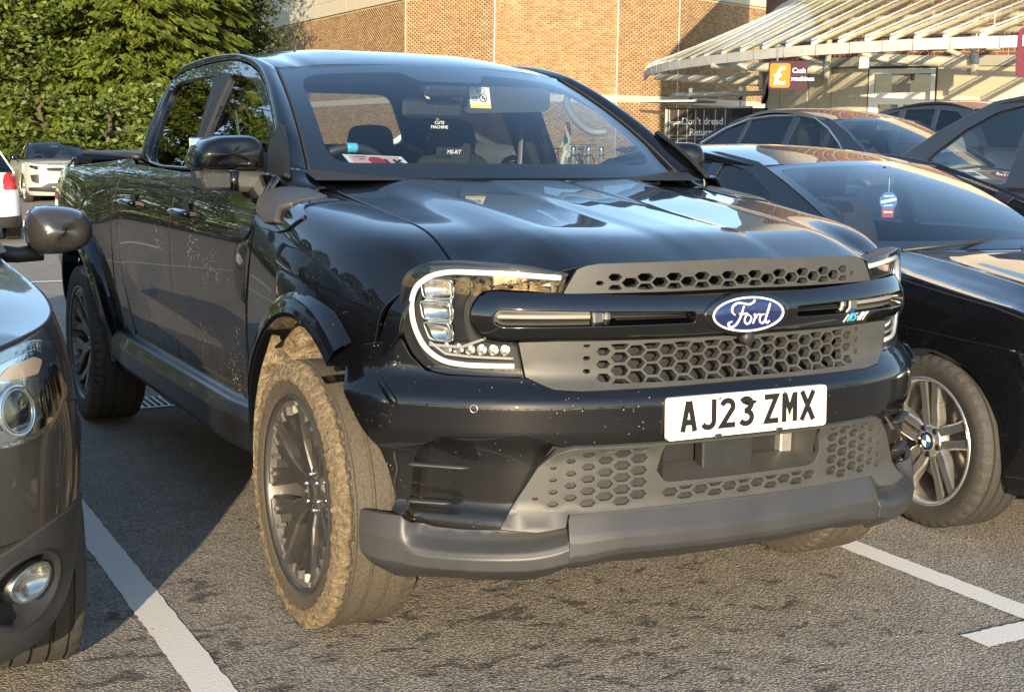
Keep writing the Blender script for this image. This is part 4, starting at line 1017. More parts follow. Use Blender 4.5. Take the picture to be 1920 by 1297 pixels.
# --- arch flares: a rolled ring over each wheel
def flare(cy,cz,a0,a1,r1=.575,r0=.490,face=None):
    def f(u,v):   # u angle in deg, v 0 outer edge .. 1 inner lip .. 1.35 return
        u=np.asarray(u,float);v=np.asarray(v,float)
        rr=r1
        r=r0+(rr-r0)*np.interp(v,[0,.25,.6,1.0,1.35],[1,.79,.33,0,-.03])
        a=np.radians(u);y=cy+r*np.cos(a);z=cz+r*np.sin(a)
        base=face(y,z)
        prof=np.interp(v,[0,.12,.35,.8,1.0,1.35],[.000,.018,.040,.052,.050,-.03])
        x=-(base+prof*_tap(u,a0,a1)); return np.stack([x,y,z],-1)
    return f
def _tap(u,a0,a1): return (.55+.45*smooth(a0,a0+25,u))*(1.0 if a1<150 else 1.0)*(.55+.45*smooth(a1,a1-25,u) if a1>150 else 1.0)
def ff_base(y,z): return np.interp(y,[-.6,-.5,-.42,-.3,-.1,.2,.7],[.895,.910,.925,.932,.934,.932,.922])*1.0+0*z
def fr_base(y,z): return dw(np.clip(z,.5,1.1))+.034*np.exp(-((y-3.27)/.52)**2)*smooth(1.26,.95,z)
for sg in(1,-1):
    for cy,fb,a0,a1 in((AC[0],ff_base,8,126),(RC[0],fr_base,-2,184)):
        f=flare(cy,.40,a0,a1,face=fb); f=f if sg==1 else mir(f)
        surf('wheel_arch_flare',f,np.linspace(a0,a1,80),np.linspace(0,1.35,22),M['black'],truck,inside=(0,cy,.40))
# --- wheel housings behind the wheels, caked with mud in front
for cy in(0,3.27):
    for sg in(-1,1):
        mb=MB(); a=np.linspace(R(-16),R(190),46); P=[]
        for i,t in enumerate(a):
            row=[]
            for j,x in enumerate(np.linspace((.952 if cy<1 else .90) if t<R(62) else (.90 if t<R(115) or cy>1 else .80),.42,12)):
                n_=(.012*math.sin(i*1.7+j*2.3)+.010*math.sin(i*.6+j*5.1)+RNG.normal(0,.007))*(1 if cy==0 else .3)
                rr=.520-((.095*float(smooth(R(112),R(135),t))+.046*float(smooth(R(75),R(45),t))) if cy<1 else 0)-.004*j+n_*(0 if j==0 else 1); row.append((sg*x,cy+rr*math.cos(t),.40+rr*math.sin(t)))
            P.append(row)
        mb.grid(P); mb.grid([[P[i][-1],(sg*.42,cy,.36)] for i in range(46)])
        mb.build('wheel_housing',M['mud'] if cy==0 else M['void'],truck)
# --- side step skirt under the doors
def skirt(y,v):
    y=np.asarray(y,float);v=np.asarray(v,float)
    x=np.interp(v,[0,.12,.2,.45,.75,.9,1],[.890,.902,.930,.952,.955,.935,.86]);z=np.interp(v,[0,.12,.2,.45,.75,.9,1],[.545,.528,.518,.475,.395,.368,.36])
    x=x-.02*smooth(.85,.60,y)-.02*smooth(2.35,2.7,y)
    return np.stack([-x,y,z],-1)
for sg in(1,-1):
    f=skirt if sg==1 else mir(skirt)
    surf('side_skirt',f,np.linspace(.52,2.72,50),np.linspace(0,1,26),M['sill'],truck,inside=(0,1.6,.5))
# --- nose: bumper cover
_ss=np.linspace(.8,1.6,200)
def s_at(y,z): return float(np.interp(y,front(_ss,np.full(200,z))[:,1],_ss))
arch_s=[(s_at(-math.sqrt(max(.488**2-(z-.40)**2,.0)),z),z) for z in (.835,.80,.76,.72,.68,.64,.60,.56,.52,.48,.445)]
half=[(0,.771),(.31,.768),(.48,.766),(.555,.771),(.632,.797),(.70,.799),(.86,.799),(.912,.807),(.958,.842),(.985,.884),(1.05,.872)]+arch_s+[(.958,.440),(.948,.452),(.934,.585),(.908,.621),(.850,.650),(.64,.661),(.575,.645),(.545,.634),(.50,.628),(0,.632)]
bump_poly=half+[(-u,v) for u,v in half[::-1]][1:-1]
panel('bumper_cover',bump_poly,front,M['bumper'],truck,step=.016,out=(0,-1,0),thick=.055,bev=.0022,edge_step=.012)
panel('nose_backing',[(-1.04,.38),(1.04,.38),(1.10,.50),(1.08,.86),(.98,1.00),(.93,1.02),(-.93,1.02),(-.98,1.00),(-1.08,.86),(-1.10,.50)],lambda s,z:nose(s,z,.135),M['void'],truck,step=.06,out=(0,-1,0),thick=.01)
# fog pockets: recessed gloss wall, side reveal, two fins
for sg in(-1,1):
    pk=[(.545,.636),(.64,.664),(.855,.654),(.915,.624),(.940,.585),(.955,.44),(.93,.40),(.70,.40)]
    g=(lambda s_:(lambda s,z:front(s_*np.asarray(s,float),z,-.035-.025*smooth(.60,.90,s))))(sg)
    panel('fog_pocket',pk,g,M['bumper'],truck,step=.03,out=(0,-1,0),thick=.004)
    for z0,s0,s1 in((.566,.945,.78),(.470,.948,.83)):
        mb=MB(); mb.tube([front(sg*s,z0+.004*math.sin((s-s1)*9),.006-.02*(i/11)) for i,s in enumerate(np.linspace(s0,s1,12))],[.008]+[.0095]*9+[.008,.004],10,sq=(1.7,.7)); mb.build('bumper_fin',M['blkplastic'],truck)
    # bulged fang and slot on the bumper corner
    mb=MB(); mb.tube([front(sg*s,z,.001) for s,z in zip(np.linspace(1.045,.972,12),.772-.050*np.linspace(0,1,12)**1.6)],[.002,.005,.008,.010,.012,.013,.013,.013,.013,.012,.010,.005],10,sq=(.6,1)); mb.build('bumper_fang',M['black'],truck)
    mb=MB(); mb.tube([front(sg*(.985+.004*math.sin(i)),z,.0015) for i,z in enumerate(np.linspace(.50,.60,10))],[.003,.006,.007,.007,.007,.007,.007,.007,.006,.003],8,sq=(1,.5)); mb.build('corner_slot',M['void'],truck)
    for s_,z_ in((.764,.7265),):
        mb=MB(); u=np.linspace(0,2*math.pi,20,endpoint=False)
        mb.tube([front(sg*s_+.0095*math.cos(a),z_+.0095*math.sin(a),.001) for a in u],.0012,6,closed=True); mb.build('parking_sensor',M['steel'],truck)
# --- honeycomb: lattice of elongated hexagons clipped to a window, shrinking at its ends
def hexes(pu,pv,w,h,lo,hi,zlo,zhi,size=lambda u,v:1,phase=0,ok=None):
    out=[];i0=int(math.floor(lo/pu));i1=int(math.ceil(hi/pu))
    for i in range(i0,i1+1):
        for j in range(-40,60):
            u=i*pu;v=(j+.5*(i%2))*pv+phase
            if not(zlo-h*.5<v<zhi+h*.5): continue
            k=size(u,v)
            if k<.18: continue
            P=[(u-w/2*k,v),(u-w/4*k,v-h/2*k),(u+w/4*k,v-h/2*k),(u+w/2*k,v),(u+w/4*k,v+h/2*k),(u-w/4*k,v+h/2*k)]
            P=[(a,min(max(b,zlo),zhi)) for a,b in P]
            zs=[b for a,b in P]
            if max(zs)-min(zs)<.008: continue
            # drop doubled corners after clipping
            if P[1][1]>=P[0][1]-1e-6 and P[2][1]>=P[3][1]-1e-6:   # lower half cut away
                k2=(zlo-v)/(h/2*k) if h*k>0 else 0; a_=u-w/2*k+k2*w/4*k; b_=u+w/2*k-k2*w/4*k
                P=[(a_,zlo),(b_,zlo),(u+w/4*k,P[4][1]),(u-w/4*k,P[5][1])]
            elif P[4][1]<=P[3][1]+1e-6 and P[5][1]<=P[0][1]+1e-6:
                k2=(v-zhi)/(h/2*k); a_=u-w/2*k+k2*w/4*k; b_=u+w/2*k-k2*w/4*k
                P=[(u-w/4*k,P[1][1]),(u+w/4*k,P[2][1]),(b_,zhi),(a_,zhi)]
            if ok is not None and not ok(P): continue
            out.append(P)
    return out
lg_half=[(0,.8905),(.31,.8905),(.545,.8915),(.650,.8885),(.630,.803),(.555,.776),(.485,.771),(.31,.773),(0,.777)]
lg=lg_half+[(-u,v) for u,v in lg_half[::-1]][1:-1]
sz_l=lambda u,v: float(np.interp(abs(u),[.355,.395,.425,.46,.50,.515],[1,.92,.70,.45,.24,0]))
hx=hexes(.0463,.0333,.056,.0285,-.52,.52,.783,.884,sz_l,phase=.8315-.0333*24-.0166)
panel('lower_grille',lg,lambda s,z:front(s,z,.004),M['matte'],truck,step=.03,holes=hx,out=(0,-1,0),thick=.022,bev=.0012,edge_step=.03)
ug_half=[(0,1.0925),(.32,1.088),(.43,1.086),(.468,1.081),(.492,1.072),(.530,1.013),(.16,1.015),(0,1.017)]
ug=ug_half+[(-u,v) for u,v in ug_half[::-1]][1:-1]
sz_u=lambda u,v: float(np.interp(abs(u),[.34,.375,.41,.44,.47,.48],[1,.9,.66,.42,.22,0]))
hx=hexes(.0430,.0300,.052,.0258,-.48,.48,1.0195,1.0625,sz_u,phase=1.0385-.03*34-.0)
panel('upper_grille',ug,lambda s,z:front(s,z,.004),M['matte'],truck,step=.03,holes=hx,out=(0,-1,0),thick=.022,bev=.0012,edge_step=.03)
# lower bumper mesh with blind honeycomb and the opening under the plate
lm_half=[(0,.6285),(.256,.6275),(.50,.6255),(.548,.612),(.595,.576),(.663,.472),(.690,.425),(.600,.4175),(.527,.428),(.517,.4555),(.26,.463),(0,.4645)]
lm=lm_half+[(-u,v) for u,v in lm_half[::-1]][1:-1]
op=rnd([(-.256,.630),(-.274,.556),(-.250,.522),(.250,.522),(.274,.556),(.256,.630)],.02)
opn=[(-.256,.6255)]+[p for p in rnd([(-.274,.556),(-.250,.522),(.250,.522),(.274,.556)],[0,.02,.02,0])]+[(.256,.6255)]
def okm(P):
    for a,b in P:
        a=abs(a)
        if b>.6225 or b<.470-.0*a: return False
        if a<.285 and b>.514: return False
        if a>.285 and a<.293 and b>.51: return False
        if a> np.interp(b,[.46,.58,.61],[.635,.565,.525]): return False
    return True
sz_m=lambda u,v: float(np.interp(abs(u)+(v-.47)*.55,[.42,.50,.56,.62,.66],[.95,.80,.58,.34,.2]))
hx=[P for P in hexes(.0463,.0315,.055,.0265,-.64,.64,.470,.620,sz_m,phase=.008) if min(abs(a) for a,b in P)>.292 and all(abs(a)<np.interp(b,[.46,.58,.61],[.645,.570,.530]) for a,b in P)]
hx+=[P for P in hexes(.0463,.0315,.055,.0265,-.28,.28,.474,.511,lambda u,v:.95,phase=.008) if max(abs(a) for a,b in P)<.289]
panel('bumper_mesh',lm,lambda s,z:front(s,z,.012),M['matte'],truck,step=.03,holes=hx+[opn],out=(0,-1,0),thick=.018,bev=.0016,edge_step=.03)
lmb=[(u*1.0,v) for u,v in lm]
panel('mesh_backing',[(-.62,.47),(.62,.47),(.56,.60),(.50,.620),(-.50,.620),(-.56,.60)],lambda s,z:front(s,z,-.003),M['blkplastic'],truck,step=.04,holes=[[(-.262,.6195),(-.280,.552),(-.254,.517),(.254,.517),(.280,.552),(.262,.6195)]],out=(0,-1,0),thick=.002,bev=.0005)
# opening tray, radiator fins, radar box
mb=MB(); 
for s0,s1 in((-.25,.25),):
    P=[[front(s,.523,.006-d)+np.array([0,0,.30*d*(1 if d>0 else 0)]) for d in(0,.03,.09)] for s in np.linspace(s0,s1,16)]; mb.grid(P)
for sg in(-1,1):
    mb.grid([[front(sg*(.252+.0*z),z,.006-d)*np.array([1,1,1]) for d in(0,.05,.10)] for z in np.linspace(.524,.628,5)])
mb.build('opening_tray',M['matte'],truck)
mb=MB(); mb.box((-.015,-.735,.575),(.165,.04,.10),bev=.004); mb.build('radar_cover',M['blkplastic'],truck)
mb=MB(); mb.box((0,-.60,.575),(.56,.02,.13)); mb.build('opening_backing',M['void'],truck)
mb=MB()
for k in range(9): mb.box((-.17,-.665,.530+k*.011),(.13,.03,.004))
mb.build('cooler_fins',M['alu'],truck)['kind']='stuff'
mb=MB()
for k in range(6): mb.box((.13,-.66,.535+k*.016),(.10,.03,.005))
for x in(.09,.15,.19): mb.box((x,-.675,.575),(.006,.02,.09))
mb.build('radiator_grid',M['alu'],truck)
mb=MB(); mb.box((.215,-.70,.575),(.04,.03,.09),bev=.004); mb.build('cooler_bracket',M['alu'],truck)
# radiator behind the grille
for k in range(5):
    mb=MB(); mb.box((-.0,-.555,.778+k*.024),(.92,.012,.010)); mb.build('radiator_slat',M['alu'],truck)
mb=MB(); mb.box((0,-.50,.87),(1.1,.02,.34)); mb.box((0,-.53,1.03),(.9,.03,.05)); mb.build('radiator_core',M['void'],truck)
# --- lip under the bumper, centre and ends
def lipf(s,z):
    z=np.asarray(z,float); off=np.interp(z,[.27,.30,.325,.345,.37,.40,.43,.45],[-.08,-.035,-.004,.008,.012,.006,-.006,-.016]); return nose(s,z,-off)
def lipc(s,v):   # centre piece dips towards its ends
    s=np.asarray(s,float);v=np.asarray(v,float); dz=-.020*smooth(.36,.50,np.abs(s)); zb=.338+dz; z=zb+(v)*(.460-zb)
    off=np.interp(v,[-.35,-.12,0,.10,.22,.50,.62,.92,1.0],[-.10,-.050,-.014,.004,.010,.008,.002,-.018,-.024]); return nose(s,z,-off)
panel('valance_centre',[(-.515,-.05),(-.34,-.3),(.34,-.3),(.515,-.05),(.513,.86),(.506,.985),(.47,1.0),(-.47,1.0),(-.506,.985),(-.513,.86)],lipc,M['lip'],truck,step=(.02,.06),out=(0,-1,0),thick=.02,bev=.003)
def lipe(s,v):
    s=np.asarray(s,float);v=np.asarray(v,float);a=np.abs(s)
    zt=np.interp(a,[.50,.60,.68,.80,.88,.93,.955,1.10],[.432,.414,.408,.404,.406,.416,.436,.438]); zb=np.interp(a,[.50,.56,.62,.90,1.0,1.06,1.10],[.326,.306,.297,.292,.293,.302,.33])
    z=zb+v*(zt-zb)
    # scooped shelf in front of the fog pocket, full face on the corner
    sc=smooth(.95,.905,a)
    off=(1-sc)*np.interp(v,[-.3,0,.2,.6,1],[-.07,-.012,.010,.010,.001])+sc*np.interp(v,[-.3,0,.15,.45,.62,.80,1],[-.08,-.012,.012,.016,.006,-.022,-.040])
    return nose(s,z,-off)
for sg in(1,-1):
    p=[(.519,-.12),(.60,-.25),(1.0,-.25),(1.050,-.1),(1.068,.3),(1.074,1.0),(.955,1.0),(.93,1.0),(.70,1.0),(.60,1.0),(.524,1.0),(.519,.85)]
    p=p if sg==1 else mirror_poly(p)
    panel('valance_end',p,lipe,M['lip'],truck,step=(.018,.07),out=(0,-1,0),thick=.02,bev=.003)
# --- gloss bar round the emblem
ro=[(0,.902),(.14,.9005),(.47,.897),(.715,.8965),(.755,.912),(.779,.940),(.781,.968),(.763,1.000),(.735,1.0165),(.54,1.0135),(.30,1.006),(.14,1.001),(0,1.000)]
ro=ro+[(-u,v) for u,v in ro[::-1]][1:-1]
sl_=rnd([(.165,.9315),(.700,.928),(.722,.942),(.722,.964),(.702,.978),(.165,.966)],.012)
def barf(s,z,e=0):
    z=np.asarray(z,float); a=np.abs(np.asarray(s,float))
    t=np.abs(z-.9555)/.058
    return front(s,z,e+.034-.022*np.clip(t,0,1.2)**2-.020*smooth(.70,.80,a))
panel('grille_bar',ro,barf,M['glossblk'],truck,step=.012,holes=[sl_,mirror_poly(sl_)],out=(0,-1,0),thick=.045,bev=.003,edge_step=.012)
for sg in(-1,1):
    for k,z in enumerate((.936,.953,.969)):
        b=MB(); b.grid([[front(sg*s,z+dz,.000-.010*abs(k-1)+dd) for dz,dd in((-.0065,-.012),(-.004,0),(.004,0),(.0065,-.012))] for s in np.linspace(.455,.715,10)]); b.build('lamp_slat',M['kioskgrey'],truck)
    b=MB(); b.box(front(sg*.437,.953,-.006),(.03,.03,.045),bev=.004); b.box(front(sg*.405,.955,-.010),(.02,.02,.03),bev=.006); b.build('slat_clip',M['steel'],truck)
    b=MB()
    for k in range(26): b.box(front(sg*(.175+k*.0082),.9415,-.012),(.0035,.02,.012),rot=Matrix.Rotation(.5*sg,3,'Y'))
    b.build('bar_mesh',M['blkplastic'],truck)
    panel('bar_backing',[(sg*.15,.920),(sg*.74,.915),(sg*.74,.99),(sg*.15,.975)],lambda s,z:front(s,z,-.028),M['void'],truck,step=.05,out=(0,-1,0),thick=.004)
# emblem: black surround, white rim, blue field, script
def emb(u,v,h): return tuple(front(u*1.0-.0+0,v,.034+h)) 
ES,EZ=-.006,.9515
def emblem_disc(name,rx,rz,h0,h1,mat,dome=0):
    mb=MB();n=56;rings=[]
    for k,(q,h) in enumerate(((1,h0),(1,h1-.0015),(.97,h1),(.6,h1+dome*.64),(.25,h1+dome*.94))):
        rings.append([emb(ES+rx*q*math.cos(a),EZ+rz*q*math.sin(a),h) for a in np.linspace(0,2*math.pi,n,endpoint=False)])
    mb.grid(rings,closev=True); c=len(mb.v[0])-n; mb.add([emb(ES,EZ,h1+dome)]+rings[-1],[(0,1+i,1+(i+1)%n) for i in range(n)],0,True)
    return mb.build(name,mat,badge)
badge=empty('emblem',truck)
emblem_disc('surround',.138,.0555,-.030,.004,M['glossblk'],.003)
emblem_disc('field',.113,.0435,.002,.0085,M['blue'],.0035)
mb=MB(); mb.tube([emb(ES+.1135*math.cos(a),EZ+.0438*math.sin(a),.0085) for a in np.linspace(0,2*math.pi,64,endpoint=False)],.0028,8,closed=True); mb.build('rim',M['white'],badge)
def fs(p,n=5):
    p=np.array(p,float);t=np.arange(len(p));q=np.linspace(0,len(p)-1,(len(p)-1)*n+1); return _hermite(t.astype(float),p,q)
mb=MB()
W0=[(fs([(.405,.77),(.375,.62),(.33,.42),(.27,.25),(.19,.15),(.115,.18),(.11,.27),(.17,.32)]),.030),
(fs([(.225,.50),(.165,.60),(.185,.76),(.27,.85),(.385,.84),(.50,.80),(.60,.86),(.63,.93)]),.030),
(fs([(.305,.535),(.38,.52),(.475,.55)]),.024),
(fs([(.525,.46),(.475,.50),(.43,.42),(.425,.30),(.465,.22),(.525,.26),(.555,.37),(.545,.45)]),.026),
(fs([(.60,.47),(.63,.50),(.635,.42),(.615,.32),(.595,.22)]),.027),(fs([(.648,.38),(.675,.47),(.735,.50)]),.025),
(fs([(.83,.49),(.765,.47),(.73,.36),(.745,.25),(.80,.22),(.845,.31)]),.026),(fs([(.955,.80),(.915,.62),(.87,.42),(.855,.27),(.89,.22),(.945,.28)]),.028)]
for p,w in W0:
    q=[(ES+(u-.535)*.158,EZ+(v-.50)*.088) for u,v in p]
    ww=np.interp(np.linspace(0,1,len(q)),[0,.15,.85,1],[.55,1,1,.55])*w*.145
    ribbon(mb,q,ww,.008,.0135,emb)
mb.build('lettering',M['white'],badge)
# camera under the emblem
mb=MB(); c0=front(0,.888,.02); mb.lathe([(-.02,.0),(-.02,.016),(-.004,.019),(.012,.017),(.012,0)],20,'y',c0); mb.build('front_camera',M['blkplastic'],truck)
# small tuner badge on the bar
def bd2(u,v,h): return tuple(barf(u,v,h))
mb=MB(); mb2=MB();k=.00031;x=.385
for ch,b_ in(('M',mb),('S',mb),('R',mb2),('T',mb2)):
    G={'R':[[(7,0),(7,72),(30,72),(42,60),(42,48),(30,38),(14,38)],[(24,38),(44,0)]],'T':[[(2,72),(48,72)],[(25,65),(25,0)]]}.get(ch,GL.get(ch))
    for s_ in G: ribbon(b_,[(x+(u+.25*v)*k,.9185+(v-36)*k) for u,v in s_],14*k,.0008,.0025,bd2)
    x+=62*k
    if ch=='S': ribbon(mb2,[(x+8*k,.9185),(x+30*k,.9185)],12*k,.0008,.0025,bd2); x+=38*k
ribbon(mb2,[(.372,.9185-.012),(.380,.9185+.010)],.004,.0008,.0025,bd2)
mb.build('maker_badge',M['cyan'],truck); mb2.build('maker_badge',M['white'],truck)
# number plate
pl=empty('number_plate',truck)
PY=-.8165;PT=.0343
def plf(u,v,h): return (u,PY-h*math.cos(PT)+(v-.6925)*math.sin(PT),.6925+(v-.6925)*math.cos(PT)+h*math.sin(PT)*0)
mb=MB(); q=rnd([(-.26,.637),(.26,.637),(.26,.748),(-.26,.748)],.012); mb.prism(q,-.008,.004,plf); mb.build('plate_face',M['plate'],pl)
mb=MB(); plate_text(mb,'AJ23 ZMX',plf,0,.6965,h0=.003,h1=.0056); mb.build('characters',M['ink'],pl)
mb=MB()
for u,v in((-.098,.737),(.112,.737)): mb.lathe([(0,0.0),(-.0005,.004),(.003,.006)],12,'y',plf(u,v,.006))
mb.build('screw',M['steel'],pl)
mb=MB()
for u in(-.10,.10): mb.box(plf(u,.6365,.004),(.022,.008,.014),bev=.003)
mb.build('plate_clip',M['blkplastic'],pl)
text_obj('maker_line','Ford Motor Company',.0105,M['kioskgrey'],pl,plf(-.052,.6405,.0045),(R(90),0,0),.0002)
mb=MB(); mb.box((0,-.792,.66),(.50,.04,.06)); mb.build('plate_holder',M['blkplastic'],truck)
# --- headlamps
_aj=lambda P:[(u-.012*max(0,u-.8)/.2,v) for u,v in P]
hl=_aj([(.517,1.0625),(.60,1.075),(.70,1.082),(.84,1.0865),(.925,1.082),(.965,1.066),(.992,1.04),(1.000,.985),(.992,.91),(.957,.849),(.912,.8125),(.86,.8045),(.76,.8035),(.637,.803),(.657,.8865),(.735,.8905),(.770,.906),(.792,.942),(.786,.983),(.756,1.0185),(.71,1.0225),(.634,1.020),(.541,1.0125)])
for sg in(-1,1):
    H=empty('headlamp',truck)
    S=(lambda g:(lambda s,z,o=0:front(g*np.asarray(s,float),z,o)))(sg)
    pol=rnd(hl,[.004,.01,.01,.02,.03,.02,.02,.02,.04,.03,.03,.02,.01,.004,.01,.01,.02,.02,.02,.02,.01,.01,.004])
    panel('lens',pol,lambda s,z:S(s,z,.004),M['lens'],H,step=.02,out=(0,-1,0),thick=.004,bev=.002,edge_step=.012)
    panel('housing',pol,lambda s,z:S(s,z,-.055),M['void'],H,step=.03,out=(0,-1,0),thick=.003)
    # housing wall
    mb=MB(); L=_dens(pol,.012); mb.grid([[S(u,v,o) for o in(.002,-.056)] for u,v in L],closeu=True); mb.build('housing_wall',M['blkplastic'],H)
    # C-shaped light guide
    c_path=rnd([(.535,1.051),(.70,1.061),(.850,1.062),(.905,1.050),(.945,1.022),(.958,.985),(.952,.925),(.920,.865),(.868,.832),(.80,.826),(.662,.827)],[0,.02,.03,.03,.03,.03,.04,.04,.03,.02,0])
    mb=MB(); pts=np.array([S(u,v,-.008) for u,v in _dens(c_path+c_path[::-1],.012)[:len(_dens(c_path+c_path[::-1],.012))//2]])
    mb.tube(pts,.0072,10,sq=(1,1)); mb.build('light_guide',M['drl'],H)
    # three stacked projector modules
    for z0,z1 in((.992,1.037),(.938,.984),(.882,.930)):
        mod=MB(); p=rnd([(.845,z0),(.925-.02*(z1<.935),z0+.004*(z1<.935)),(.935-.01*(z1<.935),z1),(.852,z1)],.012)
        g=lambda s,z:S(s,z,-.030-.016*np.clip(1-((np.asarray(s)-.89)/.05)**2-((np.asarray(z)-(z0+z1)/2)/.03)**2,-1,1))
        panel('reflector',p,g,M['refl'],H,step=.008,out=(0,-1,0),thick=.01)
        panel('projector_lens',p,lambda s,z:S(s,z,-.018+.006*np.clip(1-((np.asarray(s)-.89)/.05)**2,-1,1)),M['bulblens'],H,step=.012,out=(0,-1,0),thick=.003)
        mb=MB(); mb.tube([S(u,v,-.014) for u,v in _dens(p,.01)],.0022,6,closed=True); mb.build('module_rim',M['chrome'],H)
    # indicator behind the upper arm, low reflector row
    ip=[(.560,1.027),(.72,1.036),(.735,1.052),(.56,1.044)]
    panel('indicator_reflector',ip,lambda s,z:S(s,z,-.034+.010*np.sin(np.asarray(s)*520)*.25),M['refl'],H,step=.004,out=(0,-1,0),thick=.004)
    panel('indicator_lens',ip,lambda s,z:S(s,z,-.020),M['bulblens'],H,step=.02,out=(0,-1,0),thick=.002)
    mb=MB(); mb.box(S(.70,1.038,-.028),(.05,.004,.016)); mb.build('indicator_bulb',M['amber'],H)
    for k in range(6):
        u=.690+k*.034; mb=MB(); n=10
        rg=[[S(u+q*.015*math.cos(a),.8655+q*.014*math.sin(a),-.018-.022*(1-q*q)) for a in np.linspace(0,2*math.pi,n,endpoint=False)] for q in(1,.7,.4,.05)]
        mb.grid(rg,closev=True); mb.build('low_reflector',M['refl'],H)
    for path in ([(.665,.846),(.80,.848),(.86,.852),(.905,.880)],[(.745,.896),(.79,.880),(.815,.871),(.905,.873)]):
        mb=MB(); mb.tube([S(u,v,-.012) for u,v in _dens(path+path[::-1],.01)[:max(4,len(_dens(path+path[::-1],.01))//2)]],.004,8); mb.build('bezel',M['kioskgrey'],H)
    panel('inner_bezel',[(.80,.885),(.84,.885),(.84,1.045),(.80,1.045),(.79,1.02),(.815,.985),(.818,.94)],lambda s,z:S(s,z,-.03),M['glossblk'],H,step=.02,out=(0,-1,0),thick=.004)
# --- cab: door frames and glass on the leaning upper side
def gh(y,z):
    y=np.asarray(y,float);z=np.asarray(z,float); d=z-1.27
    return np.stack([-(.815-.36*d-.16*d*d),y+0*z,z+0*y],-1)
fr1=[(.60,1.277),(.727,1.347),(.805,1.408),(.956,1.491),(1.123,1.569),(1.288,1.627),(1.429,1.658),(1.606,1.683),(1.723,1.692),(1.815,1.694),(1.78,1.58),(1.695,1.267)]
gl1=[(.708,1.290),(.809,1.373),(.886,1.426),(1.087,1.521),(1.20,1.566),(1.314,1.604),(1.482,1.627),(1.632,1.637),(1.640,1.45),(1.632,1.281)]
fr2=[(1.825,1.695),(2.0,1.695),(2.243,1.688),(2.42,1.677),(2.54,1.662),(2.597,1.635),(2.612,1.56),(2.600,1.45),(2.580,1.30),(2.19,1.268),(1.705,1.267),(1.79,1.58)]
gl2=[(1.752,1.275),(1.80,1.45),(1.886,1.648),(2.18,1.645),(2.40,1.638),(2.475,1.622),(2.503,1.59),(2.502,1.54),(2.483,1.48),(2.459,1.376),(2.425,1.31),(2.37,1.285),(2.25,1.278),(2.03,1.275)]
for sg in(1,-1):
    f=gh if sg==1 else mir(gh); fi=(lambda y,z:gh(y,z)+np.array([.012,0,0])); fi=fi if sg==1 else mir(fi)
    panel('door_frame',fr1,f,M['black'],truck,step=.04,holes=[gl1],inside=INS,bev=.003,thick=.035)
    panel('door_frame',fr2,f,M['black'],truck,step=.04,holes=[gl2],inside=INS,bev=.003,thick=.035)
    panel('side_window',gl1,fi,M['sideglass'],truck,step=.06,inside=INS,thick=.004)
    panel('side_window',gl2,fi,M['privacy'],truck,step=.06,inside=INS,thick=.004)
    fo=(lambda y,z:gh(y,z)+np.array([-.0035,0,0])); fo=fo if sg==1 else mir(fo)
    panel('pillar_trim',[(1.646,1.285),(1.654,1.45),(1.648,1.640),(1.790,1.650),(1.765,1.56),(1.685,1.285)],fo,M['cowl'],truck,step=.04,inside=INS,thick=.004)
    panel('pillar_trim',[(1.715,1.285),(1.795,1.56),(1.825,1.652),(1.874,1.650),(1.79,1.45),(1.742,1.285)],fo,M['cowl'],truck,step=.04,inside=INS,thick=.004)
    # waist moulding and rear kicked-up trim
    mb=MB(); yy=np.linspace(.62,2.36,30); mb.tube([f(y,1.273+.012*smooth(2.1,2.4,y))+np.array([-.004*sg,0,0]) for y in yy]+[f(2.47,1.315)+np.array([-.004*sg,0,0]),f(2.515,1.39)+np.array([-.004*sg,0,0]),f(2.54,1.50)+np.array([-.004*sg,0,0]),f(2.535,1.60)+np.array([-.004*sg,0,0])],.010,8,sq=(1,.6)); mb.build('waist_moulding',M['glossblk'],truck)
# --- windscreen and roof
def ws(u,v):
    u=np.asarray(u,float);v=np.asarray(v,float);c=1-u*u
    lo=np.stack([.716*u,.575-.13*c,1.272-.0*c],-1);hi=np.stack([.594*u,1.286-.085*c,1.648+.032*c],-1)
    q=lo+(hi-lo)*v[...,None]; q[...,2]+=.022*4*v*(1-v); q[...,1]-=.02*4*v*(1-v); return q
wsp=rnd([(-1,0),(1,0),(1,1),(-1,1)],.02)
panel('windscreen',wsp,ws,M['glass'],truck,step=.05,inside=INS,thick=.005)
wi=lambda u,v:ws(u,v)+np.array([0,.006,-.004])
panel('glass_frit',wsp,wi,M['frit'],truck,step=.05,holes=[rnd([(-.905,.10),(.905,.10),(.90,.905),(.28,.905),(.20,.80),(-.20,.80),(-.28,.905),(-.90,.905)],[.12,.12,.15,.03,.04,.04,.03,.15])],inside=INS,thick=.001,bev=.0003)
def zc(y): return np.interp(y,_zy,_zz)
_zy=np.linspace(1.1,2.75,160);_zz=_hermite(np.array([1.1,1.20,1.34,1.52,1.75,2.05,2.4,2.56,2.66,2.75]),np.array([1.636,1.673,1.708,1.738,1.758,1.765,1.752,1.730,1.690,1.62]),_zy)
def roof(x,y):
    x=np.asarray(x,float);y=np.asarray(y,float);a=np.abs(x)
    return np.stack([x,y+0*x,zc(y)-.047*(a/.594)**2.4-.006*np.exp(-((a-.50)/.02)**2)+.004*np.exp(-((a-.30)/.1)**2)*smooth(1.4,1.6,y)],-1)
rp=[(u*.592,1.292-.085*(1-u*u)) for u in np.linspace(-1,1,17)]+[(.596,2.0),(.59,2.52),(.55,2.655),(-.55,2.655),(-.59,2.52),(-.596,2.0)]
panel('roof',rp,roof,M['black'],truck,step=.05,out=(0,0,1),thick=.02,bev=.003)
